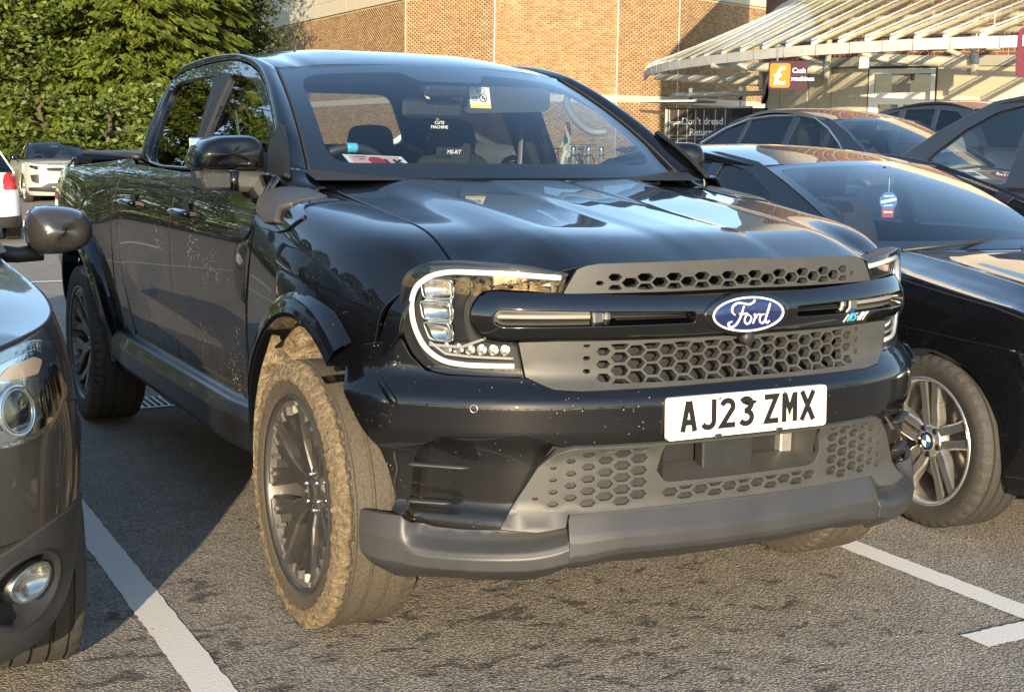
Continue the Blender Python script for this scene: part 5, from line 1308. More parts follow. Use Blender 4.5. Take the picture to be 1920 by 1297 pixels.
mb=MB(); hl_=[[roof(x,y)-np.array([0,0,.045]) for x in np.linspace(-.60,.60,13)] for y in np.linspace(1.30,2.58,12)]; mb.grid(hl_); mb.build('headliner',M['void'],truck)
D=np.array([gh(y,z+.007) for y,z in fr1[:10]]+[gh(y,z+.007) for y,z in fr2[1:6]])
E=[ws(-1,v)+np.array([-.006,-.004,.0]) for v in np.linspace(0,1,10)]
E=np.array(E+[roof(-.602,y) for y in(1.5,1.7,1.9,2.1,2.3,2.5)]+[roof(-.572,2.60)])
for sg in(1,-1):
    f=loft(D,E,.024,bdir=(-.5,-.1,.75)); f=f if sg==1 else mir(f)
    surf('roof_rail',f,np.linspace(0,1,70),np.linspace(0,1,12),M['black'],truck,inside=INS,thick=.01)
    # windscreen side seal
    mb=MB(); mb.tube([np.array([-sg*1,1,1])*(ws(1,v)*np.array([1,1,1])+np.array([.003,-.003,.002])) for v in np.linspace(0,1,16)],.005,6); mb.build('windscreen_seal',M['blkplastic'],truck)
    # rear pillar wrapping to the back window
    Dp=np.array([gh(2.588,1.295),gh(2.608,1.45),gh(2.62,1.56),gh(2.604,1.642)])
    Ep=np.array([(-.775,2.69,1.29),(-.725,2.685,1.45),(-.665,2.68,1.58),(-.575,2.655,1.70)])
    f2=loft(Dp,Ep,.02,bdir=(-.6,.6,.2)); f2=f2 if sg==1 else mir(f2)
    surf('rear_pillar',f2,np.linspace(0,1,24),np.linspace(0,1,10),M['black'],truck,inside=INS,thick=.01)
# rear wall with the back window
def rw(u,v):
    u=np.asarray(u,float);v=np.asarray(v,float); w=.785-.22*v**1.2
    return np.stack([u*w,2.69-.03*v-.02*u*u*0,1.28+.42*v+0*u],-1)
panel('rear_wall',[(-1,0),(1,0),(1,.86),(.93,.99),(-.93,.99),(-1,.86)],rw,M['black'],truck,step=.08,holes=[rnd([(-.70,.22),(.70,.22),(.70,.80),(-.70,.80)],.12)],inside=INS,thick=.03)
panel('rear_window',rnd([(-.70,.22),(.70,.22),(.70,.80),(-.70,.80)],.12),lambda u,v:rw(u,v)-np.array([0,.01,0]),glass('rear_glass',(.62,.66,.62)),truck,step=.1,inside=INS,thick=.004)
mb=MB(); mb.box((0,2.685,.95),(1.60,.03,.66)); mb.build('cab_back',M['black'],truck)
# cowl and scuttle between bonnet and glass
mb=MB(); mb.grid([[(x*.70,.48-.10*(1-x*x)+dy,1.212+dz) for dy,dz in((0,0),(.10,.022),(.30,.03))] for x in np.linspace(-1,1,18)]); mb.build('cowl',M['cowl'],truck)
for sg in(1,-1):
    A=np.array([(-.865,.44,1.20),(-.87,.49,1.275),(-.858,.515,1.296)])
    A=np.array([fend(.44,.965),(-.835,.56,1.255),gh(.602,1.285)]);B=np.array([(-.70,.46,1.236),(-.708,.52,1.258),(-.718,.58,1.288)])
    f=loft(A,B,.012,bdir=(-.3,-.5,.8)); f=f if sg==1 else mir(f)
    surf('scuttle_corner',f,np.linspace(0,1,14),np.linspace(0,1,12),M['black'],truck,inside=INS,thick=.01)
    for k in range(2):
        mb=MB(); mb.tube([(sg*(-.62+.55*k)*1.0+dx,52e-2+dy-.10*k,1.240+dz) for dx,dy,dz in((0,0,0),(.22,.02,.012),(.44,.03,.016))],.006,6)
        if sg==1: mb.build('wiper',M['blkplastic'],truck)
# black sail and wing trim by the mirror
def fo2(y,t): return fend(y,t)+np.array([-.006,-.002,.004])
tr=fpoly(rnd([(.515,1.225),(.46,1.236),(.33,1.224),(.245,1.208),(.225,1.190),(.135,1.165),(.19,1.125),(.27,1.112),(.42,1.116),(.50,1.14)],.012),.02)
ft=fpoly([(.530,1.232),(.46,1.240),(.30,1.210),(.285,1.196),(.315,1.183),(.28,1.142),(.37,1.134),(.46,1.16),(.50,1.20)],.02)
for sg in(1,-1):
    f=fo2 if sg==1 else mir(fo2)
    panel('wing_trim',tr,f,M['glossblk'],truck,step=(.03,.02),inside=INS,thick=.01,bev=.004)
    f3=(lambda y,t:fo2(y,t)+np.array([-.016,-.004,.004])); f3=f3 if sg==1 else mir(f3)
    panel('mirror_strut',ft,f3,M['matte'],truck,step=(.03,.02),inside=INS,thick=.025,bev=.006)
    fo=(lambda y,z:gh(y,z)+np.array([-.008,0,0])); fo=fo if sg==1 else mir(fo)
    panel('mirror_sail',[(.53,1.275),(.60,1.335),(.69,1.395),(.78,1.44),(.80,1.30),(.79,1.275)],fo,M['cowl'],truck,step=.03,inside=INS,thick=.02,bev=.004)
    fd_=(lambda y,z:side(y,z)+np.array([-.009,0,0])); fd_=fd_ if sg==1 else mir(fd_)
    panel('mirror_foot',rnd([(.53,1.274),(.90,1.270),(.86,1.21),(.72,1.13),(.60,1.075),(.545,1.10),(.525,1.18)],.02),fd_,M['glossblk'],truck,step=.03,inside=INS,thick=.02,bev=.006)
    # door mirror: painted shell over a grey arm
    dm=empty('door_mirror',truck); gx=lambda x:sg*x
    sh=rnd([(-1.066,1.298),(-1.060,1.345),(-1.036,1.380),(-.985,1.397),(-.895,1.400),(-.862,1.397),(-.838,1.372),(-.834,1.300),(-.848,1.287),(-1.05,1.287)],[.01,.02,.02,.02,.02,.014,.02,.008,.008,.01],4)
    C=np.array([-.95,1.338]); rings=[]
    for y,k in((.637,.02),(.6375,.25),(.6385,.50),(.640,.66),(.646,.82),(.656,.90),(.675,.965),(.71,.995),(.80,1.0),(.812,.985),(.812,.93)):
        rings.append([(gx(C[0]+(u-C[0])*k),y+.03*(u-C[0])*(1 if k<.99 else 0)+.012*abs(v-C[1])/.06*(k<.99),C[1]+(v-C[1])*k) for u,v in sh])
    mb=MB(); mb.grid(rings,closev=True); mb.build('shell',M['black'],dm,auto=50)
    mb=MB(); mb.box((gx(-.95),.806,1.342),(.20,.010,.098),bev=.004); mb.build('mirror_glass',M['chrome'],dm)
    mb=MB()
    def bar(x0,x1,y0,y1,z0,z1,b_): mb.box((gx((x0+x1)/2),(y0+y1)/2,(z0+z1)/2),(abs(x1-x0),y1-y0,z1-z0),bev=b_)
    bar(-1.052,-.948,.655,.80,1.222,1.290,.012); mb.build('arm_cover',M['blkplastic'],dm,auto=40)
    mb=MB(); bar(-.944,-.822,.66,.79,1.218,1.284,.018); mb.build('arm',M['matte'],dm,auto=40)
    mb=MB(); mb.tube([(gx(-.946),.66,1.224),(gx(-.946),.66,1.284)],.014,10); mb.build('hinge',M['glossblk'],dm)
    mb=MB(); mb.prism([(-1.060,1.285),(-1.046,1.296),(-1.030,1.286),(-1.030,1.268),(-1.056,1.262)],.640,.70,lambda u,v,w:(gx(u),w,v)); mb.build('indicator',M['bulblens'],dm)
    if sg==-1:      # the far mirror is folded back against the door
        hx_,hy_=.845,.735; dm.matrix_world=Matrix.Translation((hx_,hy_,0))@Matrix.Rotation(R(68),4,'Z')@Matrix.Translation((-hx_,-hy_,0))
# --- bed cover, rails, tailgate, aerial
mb=MB(); mb.grid([[(x,y,1.318+.014*(1-(x/.8)**2)) for x in np.linspace(-.80,.80,14)] for y in np.linspace(2.70,4.10,10)]); mb.build('bed_cover',M['matte'],truck)
for sg in(1,-1):
    mb=MB(); mb.tube([(sg*x,y,z) for x,y,z in((-.80,2.66,1.306),(-.805,3.2,1.310),(-.800,3.7,1.311),(-.775,4.06,1.306))],.024,10,sq=(1.3,.6)); mb.build('bed_rail',M['blkplastic'],truck)
mb=MB(); mb.box((0,4.28,1.0),(1.60,.05,.58),bev=.02); mb.build('tailgate',M['black'],truck)
mb=MB(); mb.box((0,4.30,.62),(1.7,.10,.16),bev=.03); mb.build('rear_bumper',M['blkplastic'],truck)
mb=MB(); mb.box((0,3.5,.90),(1.5,1.75,.06)); mb.box((0,2.70,1.0),(1.6,.05,.6)); mb.build('load_bed',M['void'],truck)
mb=MB(); mb.lathe([(1.727,.0),(1.727,.022),(1.742,.012),(1.752,.007),(1.752,0)],14,'z',(-.15,2.35,0)); mb.tube([(-.15,2.35,1.755),(-.156,2.42,1.885)],[.0065,.0055],8); mb.build('aerial',M['blkplastic'],truck)
# --- chassis mass underneath so that light does not pass under the floor
mb=MB(); mb.box((0,1.9,.48),(1.45,4.4,.14)); mb.box((0,-.2,.50),(1.1,.7,.2)); mb.box((0,0,.38),(1.5,.10,.10)); mb.box((0,3.27,.38),(1.5,.12,.12)); mb.build('chassis',M['void'],truck)
mb=MB(); mb.box((0,.42,.86),(1.66,.02,.70)); mb.build('bulkhead',M['void'],truck)
for sg in(-1,1):
    mb=MB(); mb.box((sg*.60,-.02,.93),(.06,.7,.26)); mb.build('inner_wing',M['void'],truck)
# --- cabin
mb=MB(); P=[[(x*.74,y,z) for y,z in((.46,1.262),(.62,1.298),(.85,1.306),(1.0,1.296),(1.06,1.22),(1.07,.9))] for x in np.linspace(-1,1,10)]; mb.grid(P); mb.build('dashboard',M['void'],truck)
mb=MB(); mb.box((0,1.6,.66),(1.6,2.0,.08)); mb.build('cab_floor',M['void'],truck)
for sg in(-1,1):
    mb=MB(); mb.box((sg*.84,1.55,.98),(.02,1.9,.50)); mb.build('door_card',M['void'],truck)
sw=empty('steering_wheel',truck)
c0=Vector((-.39,1.14,1.195)); ax=Vector((0,.90,.42)).normalized(); e1=Vector((1,0,0)); e2=ax.cross(e1)
mb=MB(); mb.tube([c0+.185*(math.cos(a)*e1+math.sin(a)*e2) for a in np.linspace(0,2*math.pi,40,endpoint=False)],.017,10,closed=True); mb.build('rim',M['blkplastic'],sw)
mb=MB(); mb.tube([c0+.185*(math.cos(a)*e1+math.sin(a)*e2) for a in np.linspace(R(-96),R(-84),6)],.0185,10); mb.build('centre_mark',M['cyan'],sw)
mb=MB(); mb.box(c0-ax*.03,(.13,.03,.12),rot=Matrix.Rotation(-.4,3,'X'),bev=.02); mb.box(c0-ax*.02,(.34,.015,.03),rot=Matrix.Rotation(-.4,3,'X')); mb.tube([c0-ax*.02,c0-ax*.3],.03,8); mb.build('hub',M['blkplastic'],sw)
def seat(x,y,rear=False,w=.50):
    s=empty('seat',truck); h=.0
    V=[];F=[];st=[(.66,.00,.13,w*.5),(.84,.03,.12,w*.52),(1.09,.08,.11,w*.50),(1.28,.13,.09,w*.42),(1.355,.15,.06,w*.30)]
    for z,dy,t,hw in st: V+=[(x-hw,y+dy-t*.2,z),(x-hw*.6,y+dy-t*.7,z),(x+hw*.6,y+dy-t*.7,z),(x+hw,y+dy-t*.2,z),(x+hw*.8,y+dy+t*.6,z),(x-hw*.8,y+dy+t*.6,z)]
    n=6
    for i in range(len(st)-1):
        for j in range(n): F.append((i*n+j,i*n+(j+1)%n,(i+1)*n+(j+1)%n,(i+1)*n+j))
    F.append(tuple(range(n)));F.append(tuple(range((len(st)-1)*n,len(st)*n)))
    subd('backrest',V,F,M['fabric'],s,2)
    zt=1.335-.02*rear;yy=y+.16; hw=.135; V=[];F=[]
    st=[(zt-.02,.05,.9),(zt+.04,.055,1.0),(zt+.11,.05,.96),(zt+.155,.035,.74)]
    for z,t,k in st: V+=[(x-hw*k,yy-t*.3,z),(x-hw*k*.6,yy-t,z),(x+hw*k*.6,yy-t,z),(x+hw*k,yy-t*.3,z),(x+hw*k*.7,yy+t*.7,z),(x-hw*k*.7,yy+t*.7,z)]
    for i in range(len(st)-1):
        for j in range(n): F.append((i*n+j,i*n+(j+1)%n,(i+1)*n+(j+1)%n,(i+1)*n+j))
    F.append(tuple(range(n)));F.append(tuple(range((len(st)-1)*n,len(st)*n)))
    subd('headrest',V,F,M['fabric'],s,2)
    mb=MB()
    for k in(-.05,.05): mb.tube([(x+k,yy,1.25),(x+k,yy,1.38)],.006,6)
    mb.build('headrest_post',M['steel'],s)
    mb=MB(); mb.box((x,y-.22,.74),(w,.5,.14),bev=.05); mb.build('cushion',M['fabric'],s)
    if not rear:
        mb=MB(); 
        for k in(-1,1): mb.tube([(x+k*w*.36,y-.05,.9),(x+k*w*.37,y+.005,1.1),(x+k*w*.30,y+.06,1.285)],.004,6)
        mb.build('piping',M['kioskgrey'],s)
for x in(-.36,.36): seat(x,1.66)
for x in(-.46,-.14,.24): seat(x,2.30,True,.36)
for sg in(-1,1):
    mb=MB(); mb.tube([(sg*.64,1.68,1.50),(sg*.62,1.66,1.30),(sg*.60,1.62,.9)],.022,6,sq=(1,.12)); mb.build('seat_belt',M['kioskgrey'],truck)
    mb=MB(); mb.box((sg*.685,1.76,1.40),(.04,.12,.56),rot=Matrix.Rotation(-sg*.40,3,'Y')); mb.build('pillar_lining',M['void'],truck)
    mb=MB(); q=fs([(sg*.598,1.21,1.572),(sg*.565,1.16,1.545),(sg*.552,1.07,1.485),(sg*.572,.98,1.437),(sg*.625,.94,1.437)],4)
    mb.tube(q,.0145,8); mb.build('grab_handle',M['kioskgrey'],truck)
# rear-view mirror, camera housing, sun visors
mb=MB(); mb.box((.0,1.215,1.515),(.25,.03,.072),bev=.012); mb.tube([(0,1.21,1.55),(0,1.17,1.62)],.012,8); mb.build('rear_view_mirror',M['blkplastic'],truck)
mb=MB(); mb.box((0,1.14,1.60),(.18,.14,.045),rot=Matrix.Rotation(.42,3,'X'),bev=.012); mb.build('camera_housing',M['blkplastic'],truck)
mb=MB(); P=rnd([(.14,1.50),(.53,1.515),(.545,1.61),(.17,1.625)],.035); mb.prism(P,1.232,1.246,lambda u,v,w:(u,w+(v-1.5)*.25,v)); mb.build('sun_visor',M['visor'],truck)
mb=MB(); P=rnd([(-.14,1.612),(-.53,1.60),(-.50,1.632),(-.17,1.645)],.01); mb.prism(P,1.262,1.276,lambda u,v,w:(u,w+(v-1.5)*.25,v)); mb.build('sun_visor',M['visor'],truck)
# visor warning label
lb=empty('visor_label',truck); vl=lambda u,v,h:(u,1.2305-h+(v-1.5)*.25,v)
mb=MB(); mb.prism([(.175,1.522),(.265,1.522),(.265,1.604),(.175,1.604)],-.001,.0008,vl); mb.build('label_card',M['white'],lb)
mb=MB(); mb.prism([(.175,1.522),(.265,1.522),(.265,1.536),(.175,1.536)],.0009,.0016,vl); mb.build('label_band',M['yellow'],lb)
mb=MB(); ribbon(mb,arc(.234,1.562,.015,.015,0,360,18)[:-1],.0035,.0009,.0016,vl,closed=True); ribbon(mb,[(.224,1.573),(.244,1.551)],.0035,.0009,.0018,vl); ribbon(mb,[(.227,1.556),(.234,1.570),(.243,1.556)],.003,.0009,.0015,vl)
ribbon(mb,arc(.236,1.591,.008,.008,0,360,12)[:-1],.002,.0009,.0016,vl,closed=True); ribbon(mb,[(.205,1.597),(.215,1.588),(.207,1.582)],.003,.0009,.0016,vl); ribbon(mb,[(.190,1.566),(.205,1.566),(.205,1.551),(.190,1.551)],.002,.0009,.0016,vl,closed=True); mb.build('label_print',M['ink'],lb)
# badge on the dash between the seats
mb=MB(); mb.box((.30,1.655,1.335),(.16,.02,.10),bev=.008); mb.build('seat_panel',M['fabric'],truck)
text_obj('seat_badge','MS-RT',.024,M['white'],truck,(.262,1.6435,1.340),(R(90),0,0),.0004,shear=.2)
# --- wheels of the truck
def muddy(w,h):   # w -1..1 across (outer=+1), h 0 rim .. 1 tread
    return float(np.interp(w,[.2,.62,.80,.93,1.01],[.05,.22,.72,1.0,1.0])*np.interp(h,[.0,.34,.50,.62,.9],[.10,.18,.75,1.0,1.0])) if w>0 else .25
def dusty(w,h): return .28 if h>.85 else .16
def truck_wheel(cy,sg,mudf,mat,spin):
    w=empty('wheel',truck); c=(sg*.855,cy,.383)
    tyre_obj('tyre',w,c,sg,.384,.262,.283,mat,n=300,mudf=mudf)
    xo=.128; fx=lambda a:sg*a
    rb=MB(); rb.lathe([(fx(xo-.010),.284),(fx(xo-.004),.281),(fx(xo-.010),.272),(fx(xo-.022),.268),(fx(xo-.05),.262),(fx(-.09),.245),(fx(-.11),.262)],72,'x',c,flip=(sg>0)); rb.build('rim',M['rim'],w)
    db=MB(); db.lathe([(fx(-.02),.0),(fx(-.02),.165),(fx(.004),.165),(fx(.004),.07),(fx(.02),.065),(fx(.02),0)],40,'x',c,flip=(sg>0)); db.box(np.array(c)+np.array([fx(.0),.13,.06]),(.07,.10,.14),bev=.015); db.build('brake_disc',M['disc'],w)
    face=lambda r:np.interp(r,[.03,.07,.15,.22,.265],[.062,.070,.082,.100,.110])
    N=7
    for k in range(N):
        a=spin+2*math.pi*k/N; mb=MB(); cc_=np.array(c)
        b=MB(); spoke_prism(b,[(.045,-.024),(.10,-.027),(.150,-.038),(.166,0),(.150,.038),(.10,.027),(.045,.024)],face,.045,sg,a)
        for q in(-1,1):
            P=[(.158,q*.004),(.146,q*.036),(.192,q*.070),(.252,q*.108),(.268,q*.060),(.205,q*.024)]
            spoke_prism(b,P if q<0 else P[::-1],face,.040,sg,a)
        for V in b.v: V+=cc_
        b.build('spoke',M['rim'],w)
    b=MB()
    for k in range(N):
        a=spin+2*math.pi*k/N
        for d0,d1,r0,r1 in((-.36,.36,.254,.268),):
            m_=13;V=[]
            for h in(.112,.090):
                for r_ in(r0,r1):
                    for t in np.linspace(a+d0,a+d1,m_): V.append((c[0]+sg*h,c[1]+r_*math.cos(t),c[2]+r_*math.sin(t)))
            F=[]
            for i in range(m_-1): F+=[(i,i+1,m_+i+1,m_+i),(i,2*m_+i,2*m_+i+1,i+1),(m_+i,m_+i+1,3*m_+i+1,3*m_+i)]
            F+=[(0,m_,3*m_,2*m_),(m_-1,3*m_-1,4*m_-1,2*m_-1)]
            b.add(V,F)
            for t in(a-.22,a,a+.22):
                p=np.array((c[0]+sg*.098,c[1]+.244*math.cos(t),c[2]+.244*math.sin(t)))
                b.box(p,(.024,.028,.010),rot=np.array(Matrix.Rotation(t,3,'X')@Matrix.Identity(3)))
    b.build('rim_segment',M['rimlight'],w)
    b=MB(); b.lathe([(fx(.02),.078),(fx(.060),.074),(fx(.066),.066),(fx(.064),.034),(fx(.072),.032),(fx(.074),.026),(fx(.074),0)],32,'x',c,flip=(sg>0)); b.build('hub_cap',M['rim'],w)
    b=MB()
    for k in range(6):
        a=2*math.pi*k/6+.3; b.lathe([(fx(.055),.007),(fx(.070),.007),(fx(.073),.005),(fx(.073),0)],8,'x',(c[0],c[1]+.052*math.cos(a),c[2]+.052*math.sin(a)))
    b.build('lug_nut',M['steel'],w)
    return w
truck_wheel(0,-1,muddy,M['tyremud'],.25); truck_wheel(0,1,muddy,M['tyremud'],.9)
truck_wheel(3.27,-1,dusty,M['tyre'],.5); truck_wheel(3.27,1,dusty,M['tyre'],.1)
# things lying or hanging in the cab
nt=thing('parking_notice','pink and white paper notice lying face up on the pickup dashboard','notice')
ntf=lambda u,v,h:(u,v-.5*h,1.318+h+.26*(v-.70))
def rot_uv(cx,cy,a): 
    return lambda u,v,h:ntf(cx+u*math.cos(a)-v*math.sin(a),cy+u*math.sin(a)+v*math.cos(a),h)
nf=rot_uv(-.435,.70,-.12)
mb=MB(); mb.prism([(-.105,-.075),(.105,-.075),(.105,.075),(-.105,.075)],0,.001,nf); mb.build('sheet',M['white'],nt)
mb=MB(); mb.prism([(-.088,-.065),(.088,-.065),(.088,.062),(-.088,.062)],.001,.0016,nf); mb.build('pink_field',M['pink'],nt)
mb=MB(); mb.prism([(.03*math.cos(R(t)),.0+.05*math.sin(R(t))) for t in range(0,360,20)],.0016,.0022,nf); mb.build('red_disc',M['red'],nt)
mb=MB(); plate_text(mb,'1K',nf,.055,.0,.0007,.0016,.0024); ribbon(mb,[(-.07,.05),(-.03,.05)],.008,.0016,.0024,nf); ribbon(mb,[(-.06,.02),(-.04,.02)],.008,.0016,.0024,nf); mb.build('print',M['ink'],nt)
fr=thing('air_freshener','white cut-out word tag hanging on a cord from the pickup mirror','air freshener')
mb=MB(); mb.tube([(.02,1.20,1.52),(.02,1.19,1.49),(.02,1.19,1.468)],.0013,5); mb.build('cord',M['ink'],fr)
ff_=lambda u,v,h:(u-.03,1.19-h,v+1.375)
text_obj('tag','CUTE\nMACHINE',.0165,M['white'],fr,(.02,1.19,1.456),(R(90),0,0),.001,align='CENTER')
# ------------------------------------------------------------------ other cars: one builder, each with its own outline, heights and lamps
class Car:
    """plan outline swept round the car. local frame: front axle on the origin, nose to -y, z up"""
    def __init__(s,name,label,cat,group,half,inz,top,mat,cab,low=None,split=None):
        s.t=thing(name,label,cat,group); s.mat=mat
        P=np.array(half,float); d=np.r_[0,np.cumsum(np.hypot(*np.diff(P,axis=0).T))]; q=np.linspace(0,d[-1],900)
        B=_hermite(d,P,q); k=21; B=np.stack([np.convolve(np.pad(B[:,j],k,mode='reflect',reflect_type='odd'),np.ones(2*k+1)/(2*k+1),'valid') for j in(0,1)],-1)
        B[:,0]=np.where(np.arange(900)<30,B[:,0]*np.linspace(0,1,900)[np.minimum(np.arange(900),30)]/max(1e-9,np.linspace(0,1,900)[30])*1+0*B[:,0],B[:,0]) if False else B[:,0]
        B[0,0]=0;B[-1,0]=0
        s.arc=np.r_[0,np.cumsum(np.hypot(*np.diff(B,axis=0).T))]; s.B=B; s.S=s.arc[-1]
        T=np.gradient(B,s.arc,axis=0); T[:,1]*=smooth(0,.10,s.arc)*smooth(0,.10,s.arc[-1]-s.arc); s.T=T/np.hypot(T[:,0],T[:,1])[:,None]
        s.inz=np.array(inz,float); s.top=top; s.cab=cab
        # shoulder height along s, from height along y
        s.sy=B[:,1]
    def at(s,a): 
        a=np.abs(a); return np.interp(a,s.arc,s.B[:,0]),np.interp(a,s.arc,s.B[:,1]),np.interp(a,s.arc,s.T[:,0]),np.interp(a,s.arc,s.T[:,1])
    def inset(s,z): return _hermite(s.inz[:,0],s.inz[:,1],np.clip(z,s.inz[0,0],s.inz[-1,0]))
    def f(s,a,z,off=0):
        a=np.asarray(a,float);z=np.asarray(z,float)+0*a; sg=np.where(a<0,-1.,1.);x,y,tx,ty=s.at(a); i=s.inset(z)-off
        return np.stack([sg*(x-i*ty),y+i*tx,z],-1)
    def ztop(s,a): return np.interp(s.at(a)[1],s.top[0],s.top[1])
    def s_y(s,y): 
        m=np.argmin(s.B[:450,1]*0+np.abs(s.B[:,1]-y)*1.0 if False else np.abs(s.B[:,1]-y)+np.where(s.B[:,0]<.5,9,0)); return s.arc[m]
    def body(s,z0,wheels,r=.36,cz=.30,name='body',step=.06,holes=(),mat=None):
        """lower body all round with wheel openings; wheels = list of axle y"""
        n=160; ss=np.linspace(0,s.S,n); up=[(a,float(s.ztop(a))) for a in ss]; lowz=[]
        bot=[]
        for a in ss[::-1]:
            y=float(s.at(a)[1]);x=float(s.at(a)[0]); z=z0
            for wy in wheels:
                if x>.5 and abs(y-wy)<r: z=max(z,cz+math.sqrt(r*r-(y-wy)**2))
            bot.append((a,z))
        out=[]
        for sg in(1,-1):
            pl=[(sg*a,z) for a,z in up]+[(sg*a,z) for a,z in bot]
            out.append(panel(name,pl,s.f,mat or s.mat,s.t,step=step,inside=(0,1.3,.6),holes=[[(sg*u,v) for u,v in h] for h in holes],thick=.03,bev=.004,edge_step=.04))
        return out
    def bonnet(s,crown=.05,y1=None,name='bonnet',ridge=0,mat=None):
        """cap over the nose, up to the foot of the windscreen at y1"""
        y1=s.cab['cowl'] if y1 is None else y1
        pts=[]
        for a in np.linspace(0,s.S*.6,140):
            p=s.f(a,s.ztop(a)); 
            if p[1]<=y1: pts.append((p[0]*.992,p[1]+.004))
        xm=pts[-1][0]
        poly=pts+[(xm,y1)]+[(-xm,y1)]+[(-x,y) for x,y in pts[::-1]]
        poly=[p for i,p in enumerate(poly) if i==0 or math.hypot(p[0]-poly[i-1][0],p[1]-poly[i-1][1])>1e-4]
        fy=np.array([p[1] for p in pts]);fx=np.array([p[0] for p in pts])
        def H(x,y):
            x=np.asarray(x,float);y=np.asarray(y,float);a=np.abs(x)
            w=np.maximum(np.interp(y,fy,fx),.05); e=np.clip(a/w,0,1)
            zt=np.interp(np.maximum(y,np.interp(a,fx,fy)*0+y),s.top[0],s.top[1])
            d=y-np.interp(a,fx,fy)
            return np.stack([x,y+0*x,zt+crown*(1-e**2.6)*smooth(0,.5,d)+.006+ridge*(np.exp(-((e-.72)/.05)**2)-.8*smooth(.72,.60,e)*smooth(.1,.6,d))],-1)
        s.H=H
        return panel(name,poly,H,mat or s.mat,s.t,step=.05,out=(0,0,1),thick=.02,bev=.005)
    def cabin(s,glassmat,roofmat=None,pillars=(),trim=None,ws_tint=None,frit=True):
        """greenhouse: ring at the waist to ring at the roof edge. side windows and screens are panels of their own"""
        c=s.cab; hw0,hw1=c['w0'],c['w1']; y0,y1,y2,y3=c['cowl'],c['header'],c['rhead'],c['rear']; zb,zh_,zr=c['zb'],c['zh'],c['zr']
        def side(y,v):
            y=np.asarray(y,float);v=np.asarray(v,float)
            zr_=np.interp(y,c['rail'][0],c['rail'][1]); z=zb+(zr_-zb)*v
            k=(z-zb)/(zh_-zb)
            return np.stack([-(hw0+(hw1-hw0)*(k*.92+.08*k*k)),y+0*v,z],-1)
        def ms(f): return lambda u,v: np.asarray(f(u,v))*np.array([-1,1,1])
        ry=np.array(c['rail'][0]);ol=[(ry[0],.0)]+[(y,1.0) for y in np.linspace(ry[0]+.02,ry[-1]-.02,40)]+[(ry[-1],0.0)]
        def tov(P): 
            o=[]
            for y,z in P: zr_=np.interp(y,c['rail'][0],c['rail'][1]); o.append((y,(z-zb)/max(.02,zr_-zb)))
            return o
        for sg in(1,-1):
            g=side if sg==1 else ms(side)
            wins=[tov(rnd(w,.03)) for w in c['windows']]
            panel('side_frame',ol,g,roofmat or s.mat,s.t,step=(.06,.12),holes=wins,inside=(0,1.5,1.0),thick=.03,bev=.004,edge_step=(.05,.1))
            gi=(lambda y,v:side(y,v)+np.array([.010,0,0])); gi=gi if sg==1 else ms(gi)
            for i,w in enumerate(wins): panel('side_window',w,gi,glassmat[min(i,len(glassmat)-1)],s.t,step=(.1,.2),inside=(0,1.5,1.0),thick=.004)
            if trim is not None:
                mb=MB(); pth=c['trim']; mb.tube([np.asarray(g(np.array(y),np.array((z-zb)/max(.02,np.interp(y,c['rail'][0],c['rail'][1])-zb))))+np.array([-sg*.004,0,0]) for y,z in pth],.011,6); mb.build('window_trim',trim,s.t)
        bow=c.get('bow',.16)
        def screen(u,v):
            u=np.asarray(u,float);v=np.asarray(v,float);cc=1-u*u
            a=np.stack([u*(hw0-.03),y0-bow*cc,zb+0*u],-1);b=np.stack([u*(hw1-.03),y1-bow*.5*cc,zh_+.03*cc],-1)
            q=a+(b-a)*v[...,None];q[...,2]+=.03*4*v*(1-v);return q
        s.screen=screen
        sp=rnd([(-1,0),(1,0),(1,1),(-1,1)],.02)
        panel('windscreen',sp,screen,ws_tint or M['glass'],s.t,step=.1,inside=(0,1.5,.9),thick=.004)
        if frit: panel('glass_frit',sp,lambda u,v:screen(u,v)+np.array([0,.006,-.004]),M['frit'],s.t,step=.1,holes=[rnd([(-.93,.07),(.93,.07),(.92,.93),(-.92,.93)],.08)],inside=(0,1.5,.9),thick=.001,bev=.0003)
        def rscreen(u,v):
            u=np.asarray(u,float);v=np.asarray(v,float);cc=1-u*u
            a=np.stack([u*(hw0-.03),y3+.10*cc,zb+.02+0*u],-1);b=np.stack([u*(hw1-.03),y2+.06*cc,c['zh2']+.02*cc],-1)
            return a+(b-a)*v[...,None]
        panel('rear_window',sp,rscreen,glassmat[-1],s.t,step=.12,inside=(0,1.5,.9),thick=.004)
        yy=np.array([y1-.02,(y1*.6+y2*.4),(y1*.3+y2*.7),y2+.02]);zz=np.array([zh_,zr-.025,zr-.022,c['zh2']])
        def roof(x,y):
            x=np.asarray(x,float);y=np.asarray(y,float);a=np.clip(np.abs(x)/hw1,0,1.05)
            return np.stack([x,y+0*x,_hermite(yy,zz,y)+.030*(1-a**2.2)],-1)
        s.roof=roof
        rp=[(u*(hw1-.005),y1-bow*.5*(1-u*u)) for u in np.linspace(-1,1,13)]+[(u*(hw1-.005),y2+.06*(1-u*u)) for u in np.linspace(1,-1,13)]
        panel('roof',rp,roof,roofmat or s.mat,s.t,step=.1,out=(0,0,1),thick=.03,bev=.006)
